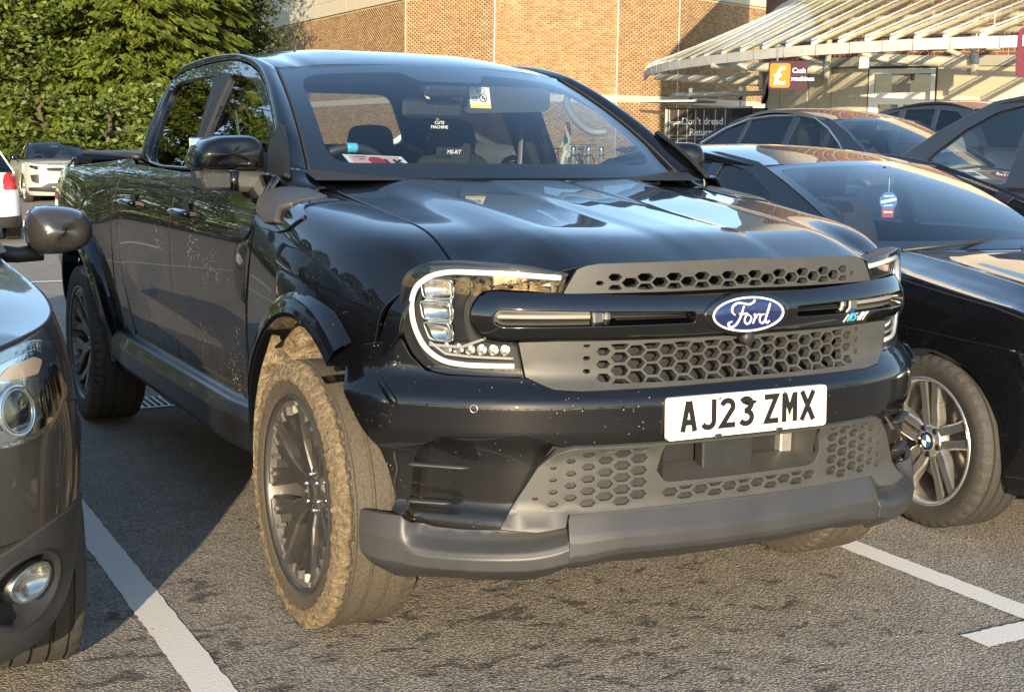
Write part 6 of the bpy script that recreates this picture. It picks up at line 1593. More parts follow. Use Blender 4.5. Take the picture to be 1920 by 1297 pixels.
        # pillars between the screens and the side frames
        for sg in(1,-1):
            for scr,ya,yb in((screen,y0,y1),(rscreen,y3,y2)):
                A=np.array([np.asarray(side(np.array(ya+(yb-ya)*k),np.array(1.0 if k>0 else 0.02))) for k in np.linspace(0,1,9)])
                B=np.array([scr(np.array(-1.),np.array(k)) for k in np.linspace(0,1,9)])
                f=loft(A,B,.010,bdir=(-.5,-.4 if ya==y0 else .4,.6)); f=f if sg==1 else ms(f)
                surf('pillar',f,np.linspace(0,1,20),np.linspace(0,1,6),roofmat or s.mat,s.t,inside=(0,1.5,.9),thick=.01)
        # deck from waist to the body behind and beside the glass
        mb=MB(); n=60; rr=[]
        for a in np.linspace(0,s.S,n):
            p=s.f(a,s.ztop(a)); 
            if p[1]>=y0-.02: 
                k=np.array([np.sign(p[0])*min(abs(p[0]),hw0-.01),min(p[1],y3+.05),zb-.01]); rr.append([p-[0,0,.006],k])
        for sg in(1,-1): mb.grid([[q*np.array([sg,1,1]) for q in r_] for r_ in rr])
        mb.build('waist_deck',s.mat,s.t)
    def guts(s,seats=True,z=.95,lining=None):
        c=s.cab; y0,y1=c['cowl'],c['header']; hw=c['w0']-.06
        mb=MB(); mb.grid([[(x*hw,y,zz) for y,zz in((y0-.05,c['zb']-.03),(y0+.35,c['zb']-.01),(y0+.55,c['zb']-.08),(y0+.6,.6))] for x in np.linspace(-1,1,8)]); mb.build('dashboard',M['void'],s.t)
        mb=MB(); mb.box((0,(y0+c['rear'])/2,.62),(2*hw,c['rear']-y0,.06)); mb.box((0,c['rear']-.1,.8),(2*hw,.04,.4)); mb.build('cabin_floor',M['void'],s.t)
        if seats:
            for x,y in((-.36,y0+1.25),(.36,y0+1.25),(-.36,y0+2.05),(.36,y0+2.05)):
                sx=empty('seat',s.t)
                mb=MB(); rows=[]
                for z_,t,w in((.6,.12,.25),(.9,.12,.26),(1.06,.10,.24),(1.14,.05,.17)): rows.append([(x+w*math.cos(a),y+(z_-.6)*.30+t*math.sin(a),z_+c['zb']-.98) for a in np.linspace(0,2*math.pi,14,endpoint=False)])
                mb.grid(rows,closev=True); mb.build('backrest',lining or M['fabric'],sx)
                mb=MB(); rows=[]
                for z_,t,w in((1.13,.02,.06),(1.15,.05,.12),(1.24,.06,.13),(1.31,.05,.12),(1.335,.02,.07)): rows.append([(x+w*math.cos(a),y+.20+t*math.sin(a),z_+c['zb']-.98) for a in np.linspace(0,2*math.pi,14,endpoint=False)])
                mb.grid(rows,closev=True); mb.build('headrest',lining or M['fabric'],sx)
        m=s.screen(np.array(0.),np.array(.86)); mb=MB(); mb.box(m+np.array([0,.07,-.05]),(.22,.03,.065),bev=.01); mb.tube([m+np.array([0,.06,-.03]),m+np.array([0,.01,.0])],.012,6); mb.build('rear_view_mirror',M['blkplastic'],s.t)
        sw=empty('steering_wheel',s.t); cc=Vector((-.36,y0+.72,c['zb']-.02)); ax=Vector((0,.9,.42)).normalized();e1=Vector((1,0,0));e2=ax.cross(e1)
        mb=MB(); mb.tube([cc+.18*(math.cos(a)*e1+math.sin(a)*e2) for a in np.linspace(0,2*math.pi,28,endpoint=False)],.016,8,closed=True); mb.build('rim',M['blkplastic'],sw)
        mb=MB(); mb.box(cc-ax*.02,(.33,.02,.05),rot=Matrix.Rotation(-.4,3,'X')); mb.build('hub',M['blkplastic'],sw)
    def under(s,wb):
        mb=MB(); mb.box((0,wb/2,.34),(1.3,wb+1.2,.16)); mb.build('underbody',M['void'],s.t)
        for y in(0,wb):
            for sg in(-1,1):
                mb=MB(); mb.box((sg*.58,y,.55),(.05,.9,.5)); mb.build('inner_arch',M['void'],s.t)
    def wheels(s,wb,x,rad,rim,width,style,mat,tmat,n=120,steer=0):
        for y in(0,wb):
            for sg in(-1,1):
                w=empty('wheel',s.t); st=steer if y==0 else 0; w.location=(sg*x,y,rad-.002); w.rotation_euler.z=st
                tyre_obj('tyre',w,(0,0,0),sg,rad,width,rim,tmat,n=n,mudf=dusty)
                xo=width/2; fx=lambda a:sg*a
                b=MB(); b.lathe([(fx(xo-.012),rim+.002),(fx(xo-.004),rim),(fx(xo-.008),rim-.010),(fx(xo-.03),rim-.018),(fx(-xo*.6),rim-.03)],64,'x',(0,0,0),flip=(sg>0)); b.build('rim',mat,w)
                b=MB(); b.lathe([(fx(-.03),0),(fx(-.03),rim*.70),(fx(-.005),rim*.70),(fx(-.005),rim*.3),(fx(.01),0)],36,'x',(0,0,0),flip=(sg>0)); b.build('brake_disc',M['disc'],w)
                face=lambda r:np.interp(r,[.03,rim*.3,rim],[xo-.045,xo-.036,xo-.012])
                if style=='twin':
                    for k in range(5):
                        a=2*math.pi*k/5+.33
                        for q in(-1,1):
                            b=MB(); P=[(.040,q*.006),(.075,q*.010),(.11,q*.012),(rim-.008,q*.021),(rim-.006,q*.058),(.14,q*.046),(.085,q*.046),(.045,q*.034)]
                            spoke_prism(b,P if q<0 else P[::-1],face,.035,sg,a); b.build('spoke',mat,w)
                else:
                    for k in range(7 if style=='seven' else 5):
                        a=2*math.pi*k/(7 if style=='seven' else 5)+.2; b=MB(); spoke_prism(b,[(.04,-.03),(.1,-.032),(rim-.006,-.045),(rim-.006,.045),(.1,.032),(.04,.03)],face,.035,sg,a); b.build('spoke',mat,w)
                b=MB(); b.lathe([(fx(.0),.062),(fx(xo-.040),.060),(fx(xo-.034),.052),(fx(xo-.034),.036),(fx(xo-.030),.034),(fx(xo-.028),.030),(fx(xo-.026),0)],28,'x',(0,0,0),flip=(sg>0)); b.build('hub_cap',mat if style!='twin' else mat,w)
                if style=='twin':
                    for k in range(5):
                        a=2*math.pi*k/5+.33+math.pi/5; b=MB(); b.lathe([(fx(xo-.0335),.0),(fx(xo-.0335),.012),(fx(xo-.05),.0125)],10,'x',(0,.050*math.cos(a),.050*math.sin(a))); b.build('bolt_hole',M['void'],w)
                    b=MB(); b.lathe([(fx(xo-.0275),.034),(fx(xo-.024),.033),(fx(xo-.0235),.0)],28,'x',(0,0,0)); b.build('roundel',M['ink'],w)
                    for q,mm in((0,M['bmwblue']),(1,M['white']),(2,M['bmwblue']),(3,M['white'])):
                        a0=q*math.pi/2; b=MB(); pts=[(fx(xo-.0228),0,0)]+[(fx(xo-.0228),.024*math.cos(a0+math.pi/2*i/6),.024*math.sin(a0+math.pi/2*i/6)) for i in range(7)]; b.add(pts,[(0,i+1,i+2) for i in range(6)]); b.build('roundel_quarter',mm,w)
    def pane(s,name,poly,off,mat,thick=.004,step=.04,both=True,parent=None,bev=.002):
        o=[]
        for sg in((1,-1) if both else (1,)):
            o.append(panel(name,[(sg*u,v) for u,v in poly],lambda a,z:s.f(a,z,off),mat,parent or s.t,step=step,inside=(0,1.3,.6),thick=thick,bev=bev))
        return o
    def stroke(s,name,pts,r,off,mat,sides=(1,-1),parent=None,sq=None):
        for sg in sides:
            mb=MB(); q=_dens(pts+pts[::-1],.03); q=q[:max(3,len(q)//2+1)]; mb.tube([s.f(np.array(sg*u),np.array(v),off) for u,v in q],r,8,sq=sq); mb.build(name,mat,parent or s.t)
    def mirrors(s,y,z,x,mat,w=.20,h=.14):
        for sg in(-1,1):
            m=empty('door_mirror',s.t); rows=[]
            for yy,k in((-.1005,.02),(-.100,.22),(-.096,.48),(-.08,.75),(-.04,.94),(.02,1.0),(.06,.98),(.065,.9)):
                rows.append([(sg*(x+w/2+w/2*k*math.copysign(abs(math.cos(a))**.7,math.cos(a))),y+yy+.02*math.cos(a),z+h/2*k*math.copysign(abs(math.sin(a))**.8,math.sin(a))*(1-.18*math.cos(a))) for a in np.linspace(0,2*math.pi,24,endpoint=False)])
            mb=MB(); mb.grid(rows,closev=True,flip=(sg<0)); mb.build('shell',mat,m,auto=60)
            mb=MB(); mb.box((sg*(x+w*.5),y+.062,z),(w*.8,.008,h*.75),bev=.003); mb.build('mirror_glass',M['chrome'],m)
            mb=MB(); mb.tube([(sg*(x+w*.25),y-.0,z-h*.45),(sg*(x-.02),y-.0,z-h*.5),(sg*(x-.10),y,z-h*.45)],[.028,.025,.03],8); mb.build('arm',M['blkplastic'],m)
    def plate(s,txt,y,z,mat=None,rear=False,tilt=0,x=0):
        e=empty('number_plate',s.t); sg=1 if not rear else -1
        fn=lambda u,v,h:(x+sg*u,y-sg*h,z+v)
        mb=MB(); mb.prism(rnd([(-.26,-.055),(.26,-.055),(.26,.055),(-.26,.055)],.01),-.006,.003,fn); mb.build('plate_face',mat or M['plate'],e)
        mb=MB(); plate_text(mb,txt,fn,.015,.0,h0=.002,h1=.0045); mb.build('characters',M['ink'],e)
        return e,fn
def outline(L0,L1,W,nose=.28,tail=.25,corner=.62,tcorner=.6,front_bow=.16):
    """half plan outline: front centre, round the corner, along the side, round the tail"""
    w=W
    return [(0,L0),(w*.30,L0+front_bow*.10),(w*.55,L0+front_bow*.38),(w*.74,L0+front_bow*.95),(w*.87,L0+front_bow*1.9),(w*.955,L0+front_bow*3.4),(w*.985,L0+front_bow*4.8),(w,L0+front_bow*6.5),(w*1.0,(L0+L1)/2),(w*.99,L1-.9),(w*.965,L1-.45),(w*.90,L1-.20),(w*.74,L1-.07),(w*.45,L1-.01),(0,L1)]
# ---------- black saloon in the next bay (right)
bx=Car('saloon_car','black saloon with silver twin-spoke wheels parked beside the pickup','car','parked cars',outline(-.80,3.83,.895,front_bow=.145),
 [(.16,.07),(.22,.02),(.30,.005),(.45,.0),(.60,.004),(.72,.018),(.80,.030),(.90,.058),(.97,.10),(1.02,.14)],(np.array([-.80,-.60,-.3,.2,.55,.80,1.5,2.4,3.0,3.5,3.85]),np.array([.70,.765,.84,.915,.955,.965,.975,.985,.98,.97,.93])),M['black'],
 dict(w0=.76,w1=.575,cowl=.60,header=1.45,rhead=2.75,rear=3.32,zb=.985,zh=1.300,zr=1.392,zh2=1.31,bow=.20,
  rail=(np.array([.55,.80,1.1,1.45,1.8,2.3,2.75,3.1,3.36]),np.array([.99,1.09,1.20,1.318,1.362,1.362,1.318,1.16,.99])),
  windows=[[(.98,1.01),(1.28,1.20),(1.52,1.285),(1.72,1.315),(1.76,1.01)],[(1.84,1.01),(1.80,1.318),(2.2,1.322),(2.62,1.285),(2.92,1.15),(2.98,1.02)]],trim=[(.9,1.0),(2.95,1.0)]))
bx.body(.20,(0,2.81),r=.345,cz=.325,step=.05)
bx.bonnet(.045,ridge=.010); bx.cabin([M['sideglass'],M['sideglass']],trim=M['glossblk']); bx.guts(); bx.under(2.81)
bx.wheels(2.81,.775,.322,.238,.225,'twin',M['silver'],M['tyre'],n=200,steer=-.05)
bx.mirrors(.98,1.03,.90,M['black'],w=.19,h=.13)
bx.stroke('bonnet_shut_line',[(bx.s_y(-.52),.775),(bx.s_y(-.25),.842),(bx.s_y(.25),.905),(bx.s_y(.60),.940)],.0035,-.0005,M['void'])
bx.stroke('side_crease',[(bx.s_y(-.35),.70),(bx.s_y(.2),.73),(bx.s_y(1.2),.76),(bx.s_y(3.2),.80)],.008,-.004,M['black'],sq=(.6,1))
bx.pane('arch_liner',[(bx.s_y(-.40),.50),(bx.s_y(-.34),.62),(bx.s_y(-.1),.70),(bx.s_y(.15),.69),(bx.s_y(.38),.56),(bx.s_y(.40),.40),(bx.s_y(.34),.40),(bx.s_y(.25),.56),(bx.s_y(0),.655),(bx.s_y(-.25),.60),(bx.s_y(-.345),.42)],-.012,M['void'],step=.03)
s3=bx.s_y(-.33)
bx.pane('headlamp',[(.52,.585),(.80,.60),(1.02,.650),(s3,.694),(s3-.06,.702),(1.0,.693),(.60,.665),(.50,.640)],.005,M['lens'],step=.03)
bx.pane('headlamp_inside',[(.53,.595),(.79,.606),(1.01,.654),(s3-.03,.692),(s3-.07,.698),(1.0,.688),(.60,.657),(.515,.636)],.001,M['lampchrome'],step=.03)
bx.pane('kidney_grille',[(.03,.56),(.26,.56),(.30,.60),(.27,.665),(.03,.672)],.003,M['blkplastic'],step=.03)
bx.pane('lower_intake',[(0,.30),(.55,.30),(.62,.38),(.50,.44),(0,.44)],.002,M['blkplastic'],step=.05)
for k in range(2):
    mb=MB(); mb.tube([(-.60+.62*k,.46-.05*k,.985),(-.3+.62*k,.44-.06*k,1.005),(.02+.62*k,.50-.05*k,1.02)],.008,6); mb.build('wiper',M['blkplastic'],bx.t)
mb=MB(); mb.grid([[(x*.74,.40-.18*(1-x*x)+dy,.955+dz) for dy,dz in((0,0),(.12,.02),(.26,.03))] for x in np.linspace(-1,1,14)]); mb.build('cowl',M['blkplastic'],bx.t)
mb=MB(); mb.tube([(-.10,1.28,1.285),(-.10,1.15,1.22)],.055,8,sq=(1.5,.4)); mb.build('sensor_pod',M['blkplastic'],bx.t)
bx.t.location=(2.325,0,.0)
hf=thing('hanging_tag','round blue and red card tag hanging from the black saloon mirror','air freshener')
T0=np.array([2.325-.07,1.12,1.17])
mb=MB(); mb.tube([T0+[0,0,.085],T0+[.0,0,.02]],.0015,5); mb.build('cord',M['white'],hf)
fnh=lambda u,v,h:(T0[0]+u*.86,T0[1]-h+u*-.45,T0[2]-.02+v)
mb=MB(); mb.prism(arc(0,0,.042,.042,0,360,24)[:-1],-.001,.001,fnh); mb.build('blue_disc',M['bmwblue'],hf)
mb=MB(); mb.prism([(-.026,-.075),(.026,-.075),(.030,-.035),(-.030,-.035)],-.001,.0012,fnh); mb.build('red_foot',M['red'],hf)
mb=MB(); ribbon(mb,[(-.036,-.006),(.036,.010)],.012,.0011,.0018,fnh); ribbon(mb,[(-.022,.022),(.024,.024)],.005,.0011,.0018,fnh); ribbon(mb,[(-.02,-.05),(.02,-.05)],.007,.0013,.0018,fnh); ribbon(mb,[(-.022,-.022),(.02,-.018)],.004,.0011,.0018,fnh); mb.build('print',M['white'],hf)
# ---------- grey SUV in the left bay: only its near front corner shows
gq=Car('compact_suv','dark grey compact crossover with round fog lamp beside the pickup','car','parked cars',[(0,-.86),(.28,-.84),(.50,-.79),(.66,-.705),(.765,-.59),(.835,-.44),(.872,-.25),(.886,0),(.885,.5),(.89,1.5),(.88,2.6),(.86,3.0),(.80,3.25),(.66,3.40),(.4,3.45),(0,3.46)],
 [(.20,.10),(.26,.055),(.34,.028),(.44,.012),(.52,.004),(.58,.0),(.70,.0),(.80,.010),(.90,.030),(.98,.060),(1.06,.11)],(np.array([-.86,-.60,-.3,.1,.5,1.0,2.0,3.0,3.46]),np.array([.895,.945,.972,1.005,1.035,1.055,1.08,1.10,1.08])),M['grey'],
 dict(w0=.80,w1=.60,cowl=.48,header=1.32,rhead=3.05,rear=3.38,zb=1.06,zh=1.50,zr=1.60,zh2=1.50,
  rail=(np.array([.40,.62,.95,1.32,1.7,2.4,3.0,3.38]),np.array([1.06,1.18,1.36,1.51,1.565,1.565,1.48,1.06])),
  windows=[[(.85,1.09),(1.10,1.30),(1.36,1.45),(1.66,1.50),(1.70,1.09)],[(1.78,1.09),(1.74,1.50),(2.5,1.50),(2.95,1.38),(3.0,1.12)]],trim=[(.8,1.08),(2.95,1.08)]))
gq.body(.52,(0,2.63),r=.375,cz=.33,step=.045)
def bpoly(z0f,z1f,s0,s1,n=40): return [(a,z0f(a)) for a in np.linspace(s0,s1,n)]+[(a,z1f(a)) for a in np.linspace(s1,s0,n)]
sA=gq.s_y(-.365)
zc_=lambda a: .465+.065*smooth(.45,.85,a)
pl=[(0,.24)]+[(a,.225+.0*a) for a in np.linspace(.2,sA*.90,14)]+[(sA*.97,.30),(sA,.40),(sA-.01,.52),(sA-.015,zc_(sA))]+[(a,zc_(a)) for a in np.linspace(sA-.03,0,30)]
fogc=(.730,.395); fo_=[(fogc[0]+.135*math.cos(a),fogc[1]+.088*math.sin(a)) for a in np.linspace(0,2*math.pi,40,endpoint=False)]
for sg in(1,-1): panel('lower_bumper',[(sg*u,v) for u,v in pl],lambda a,z:gq.f(a,z,.006),M['greyclad'],gq.t,step=.03,holes=[[(sg*u,v) for u,v in fo_]],inside=(0,1.3,.6),thick=.03,bev=.006)
for sg in(1,-1):
    fl=empty('fog_lamp',gq.t); fr_=lambda r,o,n=30:[gq.f(np.array(sg*(fogc[0]+r*1.53*math.cos(a))),np.array(fogc[1]+r*math.sin(a)),o) for a in np.linspace(0,2*math.pi,n,endpoint=False)]
    mb=MB(); mb.grid([fr_(.089,.007),fr_(.087,.012),fr_(.079,.010),fr_(.076,-.04),fr_(.01,-.05)],closev=True); mb.build('bowl',M['blkplastic'],fl)
    cF=(.757,.405)
    rg=lambda r,o,n=28:[gq.f(np.array(sg*(cF[0]+r*1.75*math.cos(a))),np.array(cF[1]+r*math.sin(a)),o) for a in np.linspace(0,2*math.pi,n,endpoint=False)]
    mb=MB(); mb.grid([rg(.045,-.045),rg(.045,-.004),rg(.042,.000),rg(.040,-.006)],closev=True); mb.build('ring',M['steel'],fl)
    mb=MB(); mb.grid([rg(.040,-.006),rg(.030,-.022),rg(.015,-.032),rg(.002,-.035)],closev=True); mb.build('reflector',M['refl'],fl)
    mb=MB(); mb.grid([rg(.042,-.002),rg(.027,.005),rg(.012,.008),rg(.001,.009)],closev=True); mb.build('lens',M['bulblens'],fl)
gq.bonnet(.05); gq.cabin([M['sideglass'],M['privacy']],trim=M['glossblk']); gq.guts(); gq.under(2.63)
gq.wheels(2.63,.762,.338,.235,.215,'five',M['silver'],M['tyre'],n=160)
# headlamp: clear cover over chrome bowl, projector and amber-tinted indicator
hp_=rnd([(.555,.755),(.65,.7295),(.746,.730),(.8535,.751),(.918,.794),(.9575,.855),(.953,.912),(.8345,.940),(.70,.931),(.58,.89)],[.03,.03,.04,.05,.04,.04,.03,.05,.05,.03])
for sg in(1,-1):
    H=empty('headlamp',gq.t); q=[(sg*u,v) for u,v in hp_]
    panel('lens',q,lambda a,z:gq.f(a,z,.010),M['lens'],H,step=.03,inside=(0,1.3,.6),thick=.004,bev=.003)
    panel('housing',q,lambda a,z:gq.f(a,z,.001),M['lampchrome'],H,step=.03,inside=(0,1.3,.6),thick=.004,bev=.001)
    def disc(name,cu,cv,r,prof,mat):
        mb=MB(); mb.grid([[gq.f(np.array(sg*(cu+r*k*math.cos(a))),np.array(cv+r*k*math.sin(a)),o) for a in np.linspace(0,2*math.pi,32,endpoint=False)] for k,o in prof],closev=True); mb.build(name,mat,H)
    disc('bowl',.7085,.801,.058,((1.0,.0025),(.98,.008),(.84,.008),(.80,.002)),M['chrome'])
    disc('projector',.7085,.801,.045,((1.0,.002),(.9,.006),(.6,.0085),(.2,.0095),(.02,.0096)),M['bulblens'])
    disc('projector_ring',.7085,.801,.049,((1.0,.0045),(.95,.0085),(.88,.006)),M['steel'])
    disc('projector_back',.7085,.801,.045,((1.0,.0022),(.5,.0022),(.02,.0022)),M['glossblk'])
    panel('indicator',[(sg*u,v) for u,v in rnd([(.60,.868),(.7156,.863),(.8165,.860),(.872,.898),(.8145,.920),(.70,.906),(.61,.890)],.012)],lambda a,z:gq.f(a,z,.0045),M['refl'],H,step=.02,inside=(0,1.3,.6),thick=.002,bev=.0005)
    panel('indicator_tint',[(sg*u,v) for u,v in rnd([(.66,.872),(.72,.868),(.80,.868),(.835,.894),(.80,.905),(.70,.895)],.01)],lambda a,z:gq.f(a,z,.0068),M['amber'],H,step=.02,inside=(0,1.3,.6),thick=.001,bev=.0003)
    panel('inner_reflector',[(sg*u,v) for u,v in rnd([(.80,.765),(.85,.77),(.90,.80),(.925,.86),(.89,.88),(.84,.85),(.80,.82)],.015)],lambda a,z:gq.f(a,z,.004+.0015*np.sin(a*190)),M['glossblk'],H,step=.008,inside=(0,1.3,.6),thick=.002,bev=.0005)
    panel('chrome_base',[(sg*u,v) for u,v in rnd([(.58,.765),(.655,.742),(.74,.742),(.84,.762),(.78,.775),(.65,.765)],.01)],lambda a,z:gq.f(a,z,.005),M['chrome'],H,step=.02,inside=(0,1.3,.6),thick=.002,bev=.0005)
gq.stroke('bonnet_shut_line',[(.60,.925),(.82,.950),(.98,.962),(1.15,.975),(gq.s_y(.2),1.005)],.004,-.0005,M['void'])
gq.stroke('bumper_shut_line',[(.93,.785),(1.05,.765),(1.24,.70),(sA-.01,.66)],.003,-.0003,M['void'])
gq.mirrors(.86,1.09,.915,M['grey'],w=.215,h=.155)
gq.pane('grille',[(0,.62),(.42,.64),(.50,.72),(.42,.78),(0,.79)],.003,M['blkplastic'],step=.05)
gq.t.location=(-2.47,.06,0)

# ---------- dark fastback in the row behind the black saloon
def far_car(name,label,cat,half,top,inz,cab,mat,loc,rz,wb,rad,glassm,trim=None,group='parked cars',roofmat=None,style='five',wx=.78,seats=True,crown=.05,z0=.22,step=.12):
    k=Car(name,label,cat,group,half,inz,top,mat,cab); k.body(z0,(0,wb),r=rad+.04,cz=rad,step=step); k.bonnet(crown); k.cabin(glassm,trim=trim,roofmat=roofmat); k.guts(seats); k.under(wb)
    k.wheels(wb,wx,rad,rad*.70,.21,style,M['silver'],M['tyre'],n=60); k.t.location=loc; k.t.rotation_euler.z=rz; return k
INZ=[(.16,.08),(.24,.02),(.34,.0),(.55,.0),(.72,.010),(.86,.035),(.95,.07),(1.05,.12)]
fb=far_car('fastback_car','long dark fastback car with a bright chrome window line, behind the black saloon','car',outline(-.92,3.85,.92),(np.array([-.92,-.6,0,.6,1.5,2.6,3.4,3.85]),np.array([.70,.80,.90,.97,.99,1.0,1.0,.95])),INZ,
 dict(w0=.78,w1=.58,cowl=.60,header=1.45,rhead=2.95,rear=3.75,zb=1.0,zh=1.42,zr=1.545,zh2=1.43,bow=.2,rail=(np.array([.55,.8,1.1,1.45,1.9,2.4,2.95,3.35,3.75]),np.array([1.0,1.14,1.29,1.43,1.50,1.505,1.44,1.28,1.0])),
  windows=[[(1.02,1.03),(1.20,1.20),(1.34,1.28),(1.36,1.03)],[(1.42,1.03),(1.40,1.31),(1.65,1.42),(1.92,1.455),(1.96,1.03)],[(2.05,1.03),(2.02,1.455),(2.4,1.455),(2.70,1.43),(2.78,1.03)],[(2.84,1.03),(2.76,1.42),(3.1,1.32),(3.38,1.18),(3.42,1.04)]],
  trim=[(.95,1.02),(1.15,1.19),(1.40,1.335),(1.68,1.445),(1.95,1.475),(2.4,1.475),(2.75,1.44),(3.1,1.34),(3.42,1.19),(3.47,1.03)]),M['navy'],(7.5,5.55,gzf(7.5,7.5)),0,2.8,.33,[M['sideglass'],M['sideglass'],M['privacy'],M['privacy']],trim=M['chrome'])
# ---------- dark SUV nose-in at the right edge: its passenger door glass shows
rs=far_car('tall_suv','dark grey SUV at the right edge seen through its passenger window','car',outline(-.88,3.55,.92),(np.array([-.88,-.5,0,.6,1.5,2.6,3.55]),np.array([.82,.92,.98,1.02,1.05,1.07,1.05])),INZ,
 dict(w0=.80,w1=.66,cowl=.50,header=1.40,rhead=3.1,rear=3.50,zb=1.03,zh=1.53,zr=1.64,zh2=1.52,bow=.2,rail=(np.array([.45,.72,1.05,1.40,1.8,2.4,3.05,3.5]),np.array([1.03,1.20,1.39,1.545,1.60,1.60,1.52,1.03])),
  windows=[[(.86,1.07),(1.02,1.24),(1.22,1.38),(1.44,1.485),(1.70,1.535),(1.64,1.07)],[(1.78,1.07),(1.82,1.54),(2.5,1.54),(2.95,1.42),(3.0,1.09)]],trim=[(.75,1.05),(1.0,1.05),(2.0,1.05),(3.0,1.07)]),M['charcoal'],(4.72,3.62,gzf(4.7,2.5)),math.pi,2.66,.345,[M['glass'],M['sideglass']],step=.08)
mb=MB(); P_=rnd([(-.02,1.30),(.40,1.31),(.40,1.45),(-.02,1.47)],.04); mb.prism(P_,-.012,.012,lambda u,v,w:(-.12-u,1.50-.3*(v-1.3)+w,v)); mb.build('sun_visor',M['headliner'],rs.t)
mb=MB(); mb.box((.22,.80,1.055),(.9,.55,.05),bev=.02); mb.build('dash_top',M['leather'],rs.t)
pp=thing('permit_paper','white printed paper lying on the dashboard of the dark SUV','paper')
mb=MB(); mb.box((4.72-.10,3.62-.66,gzf(4.7,2.5)+1.105),(.30,.16,.004),rot=Matrix.Rotation(.35,3,'X')); mb.build('sheet',M['white'],pp)
mb=MB(); 
for kx in range(6): mb.box((4.72-.20+.04*kx,3.62-.665,gzf(4.7,2.5)+1.109),(.024,.06,.002),rot=Matrix.Rotation(.35,3,'X'))
mb.build('print',M['ink'],pp)
# ---------- far roof-railed SUV, white hatchbacks, pale SUV, dark car with a yellow plate
def bars(k,y0,y1,x,z,mat):
    for sg in(-1,1):
        mb=MB(); mb.tube(fs([(sg*x,y0,z-.03),(sg*x,y0+.12,z+.04),(sg*x,(y0+y1)/2,z+.055),(sg*x,y1-.12,z+.04),(sg*x,y1,z-.04)],5),.022,8); mb.build('roof_rail_bar',mat,k.t)
CABS=dict(w0=.78,w1=.62,cowl=.50,header=1.35,rhead=2.95,rear=3.35,zb=1.03,zh=1.50,zr=1.62,zh2=1.50,bow=.2,rail=(np.array([.45,.72,1.05,1.35,1.8,2.4,2.95,3.35]),np.array([1.03,1.20,1.40,1.515,1.57,1.57,1.50,1.03])),
  windows=[[(.9,1.08),(1.12,1.30),(1.38,1.44),(1.66,1.50),(1.66,1.08)],[(1.76,1.08),(1.76,1.51),(2.3,1.51),(2.32,1.08)],[(2.40,1.09),(2.38,1.50),(2.72,1.47),(2.92,1.32),(2.96,1.12)]],trim=[(.8,1.06),(2.9,1.07)])
HALF=outline(-.86,3.45,.90); TOP=(np.array([-.86,-.5,0,.5,1.5,2.6,3.45]),np.array([.85,.94,.99,1.03,1.06,1.08,1.06]))
p=cpt(1745,21.5)
fv=far_car('roof_rail_suv','dark SUV with silver roof rails, farther off before the cream wall','car',HALF,TOP,INZ,CABS,M['navy'],(p[0]-1.2,p[1],gzf(*p)),-math.pi/2,2.6,.34,[M['privacy']]*3,trim=M['glossblk']); bars(fv,1.2,3.1,.60,1.62,M['chrome'])
p=cpt(1905,17.5)
yc=far_car('dark_hatchback','dark car with a yellow rear plate, seen through the SUV window','car',HALF,TOP,INZ,CABS,M['charcoal'],(p[0]+.15,p[1]+3.4,gzf(*p)-.02),math.pi,2.6,.33,[M['privacy']]*3); yc.plate('LB57 K5Y',3.47,.93,M['plateyel'],rear=True,x=0)
HCAB=dict(w0=.76,w1=.58,cowl=.50,header=1.35,rhead=2.75,rear=3.28,zb=.96,zh=1.36,zr=1.45,zh2=1.36,bow=.2,rail=(np.array([.45,.72,1.05,1.35,1.8,2.3,2.75,3.28]),np.array([.96,1.10,1.26,1.37,1.41,1.405,1.36,.96])),
  windows=[[(.9,1.0),(1.12,1.18),(1.38,1.30),(1.66,1.345),(1.66,1.0)],[(1.76,1.0),(1.76,1.35),(2.3,1.34),(2.62,1.26),(2.66,1.02)]],trim=[(.8,.985),(2.7,.99)])
HT=(np.array([-.82,-.5,0,.5,1.5,2.6,3.4]),np.array([.72,.84,.91,.96,.99,1.0,.98]))
wh=far_car('white_hatchback','white hatchback with a red rear lamp at the left edge','car',outline(-.82,3.42,.885,front_bow=.14),HT,INZ,HCAB,M['whitecar'],(-.23,19.5,gzf(-.2,18)),math.pi,2.58,.32,[M['privacy']]*2,trim=M['blkplastic'],step=.08)
SE=wh.S
lam=rnd([(SE-.86,.75),(SE-.60,.74),(SE-.60,.86),(SE-.66,.955),(SE-.88,.965),(SE-1.02,.90),(SE-.98,.80)],.04)
for sg in(1,-1):
    L_=empty('tail_lamp',wh.t); panel('lens',[(sg*u,v) for u,v in lam],lambda a,z:wh.f(a,z,.014),M['redlamp'],L_,step=.05,inside=(0,1.3,.6),thick=.012,bev=.006)
    panel('reverse_lens',[(sg*u,v) for u,v in rnd([(SE-.84,.758),(SE-.64,.750),(SE-.64,.785),(SE-.86,.79)],.01)],lambda a,z:wh.f(a,z,.018),M['bulblens'],L_,step=.05,inside=(0,1.3,.6),thick=.004,bev=.001)
    panel('brake_bar',[(sg*u,v) for u,v in rnd([(SE-.88,.86),(SE-.70,.85),(SE-.70,.91),(SE-.89,.92)],.01)],lambda a,z:wh.f(a,z,.017),M['red'],L_,step=.05,inside=(0,1.3,.6),thick=.004,bev=.001)
wh.pane('bumper_cladding',[(SE-1.1,.22),(SE,.22),(SE,.36),(SE-1.1,.38)],.004,M['greyclad'],step=.1)
p=cpt(1013,37)
wf=far_car('white_car','white car in front of the brick wall, seen through the pickup cab','car',outline(-.82,3.42,.885,front_bow=.14),HT,INZ,HCAB,M['whitecar'],(p[0]-.6,p[1]+.5,gzf(*p)),R(60),2.58,.32,[M['privacy']]*2,trim=M['blkplastic'])
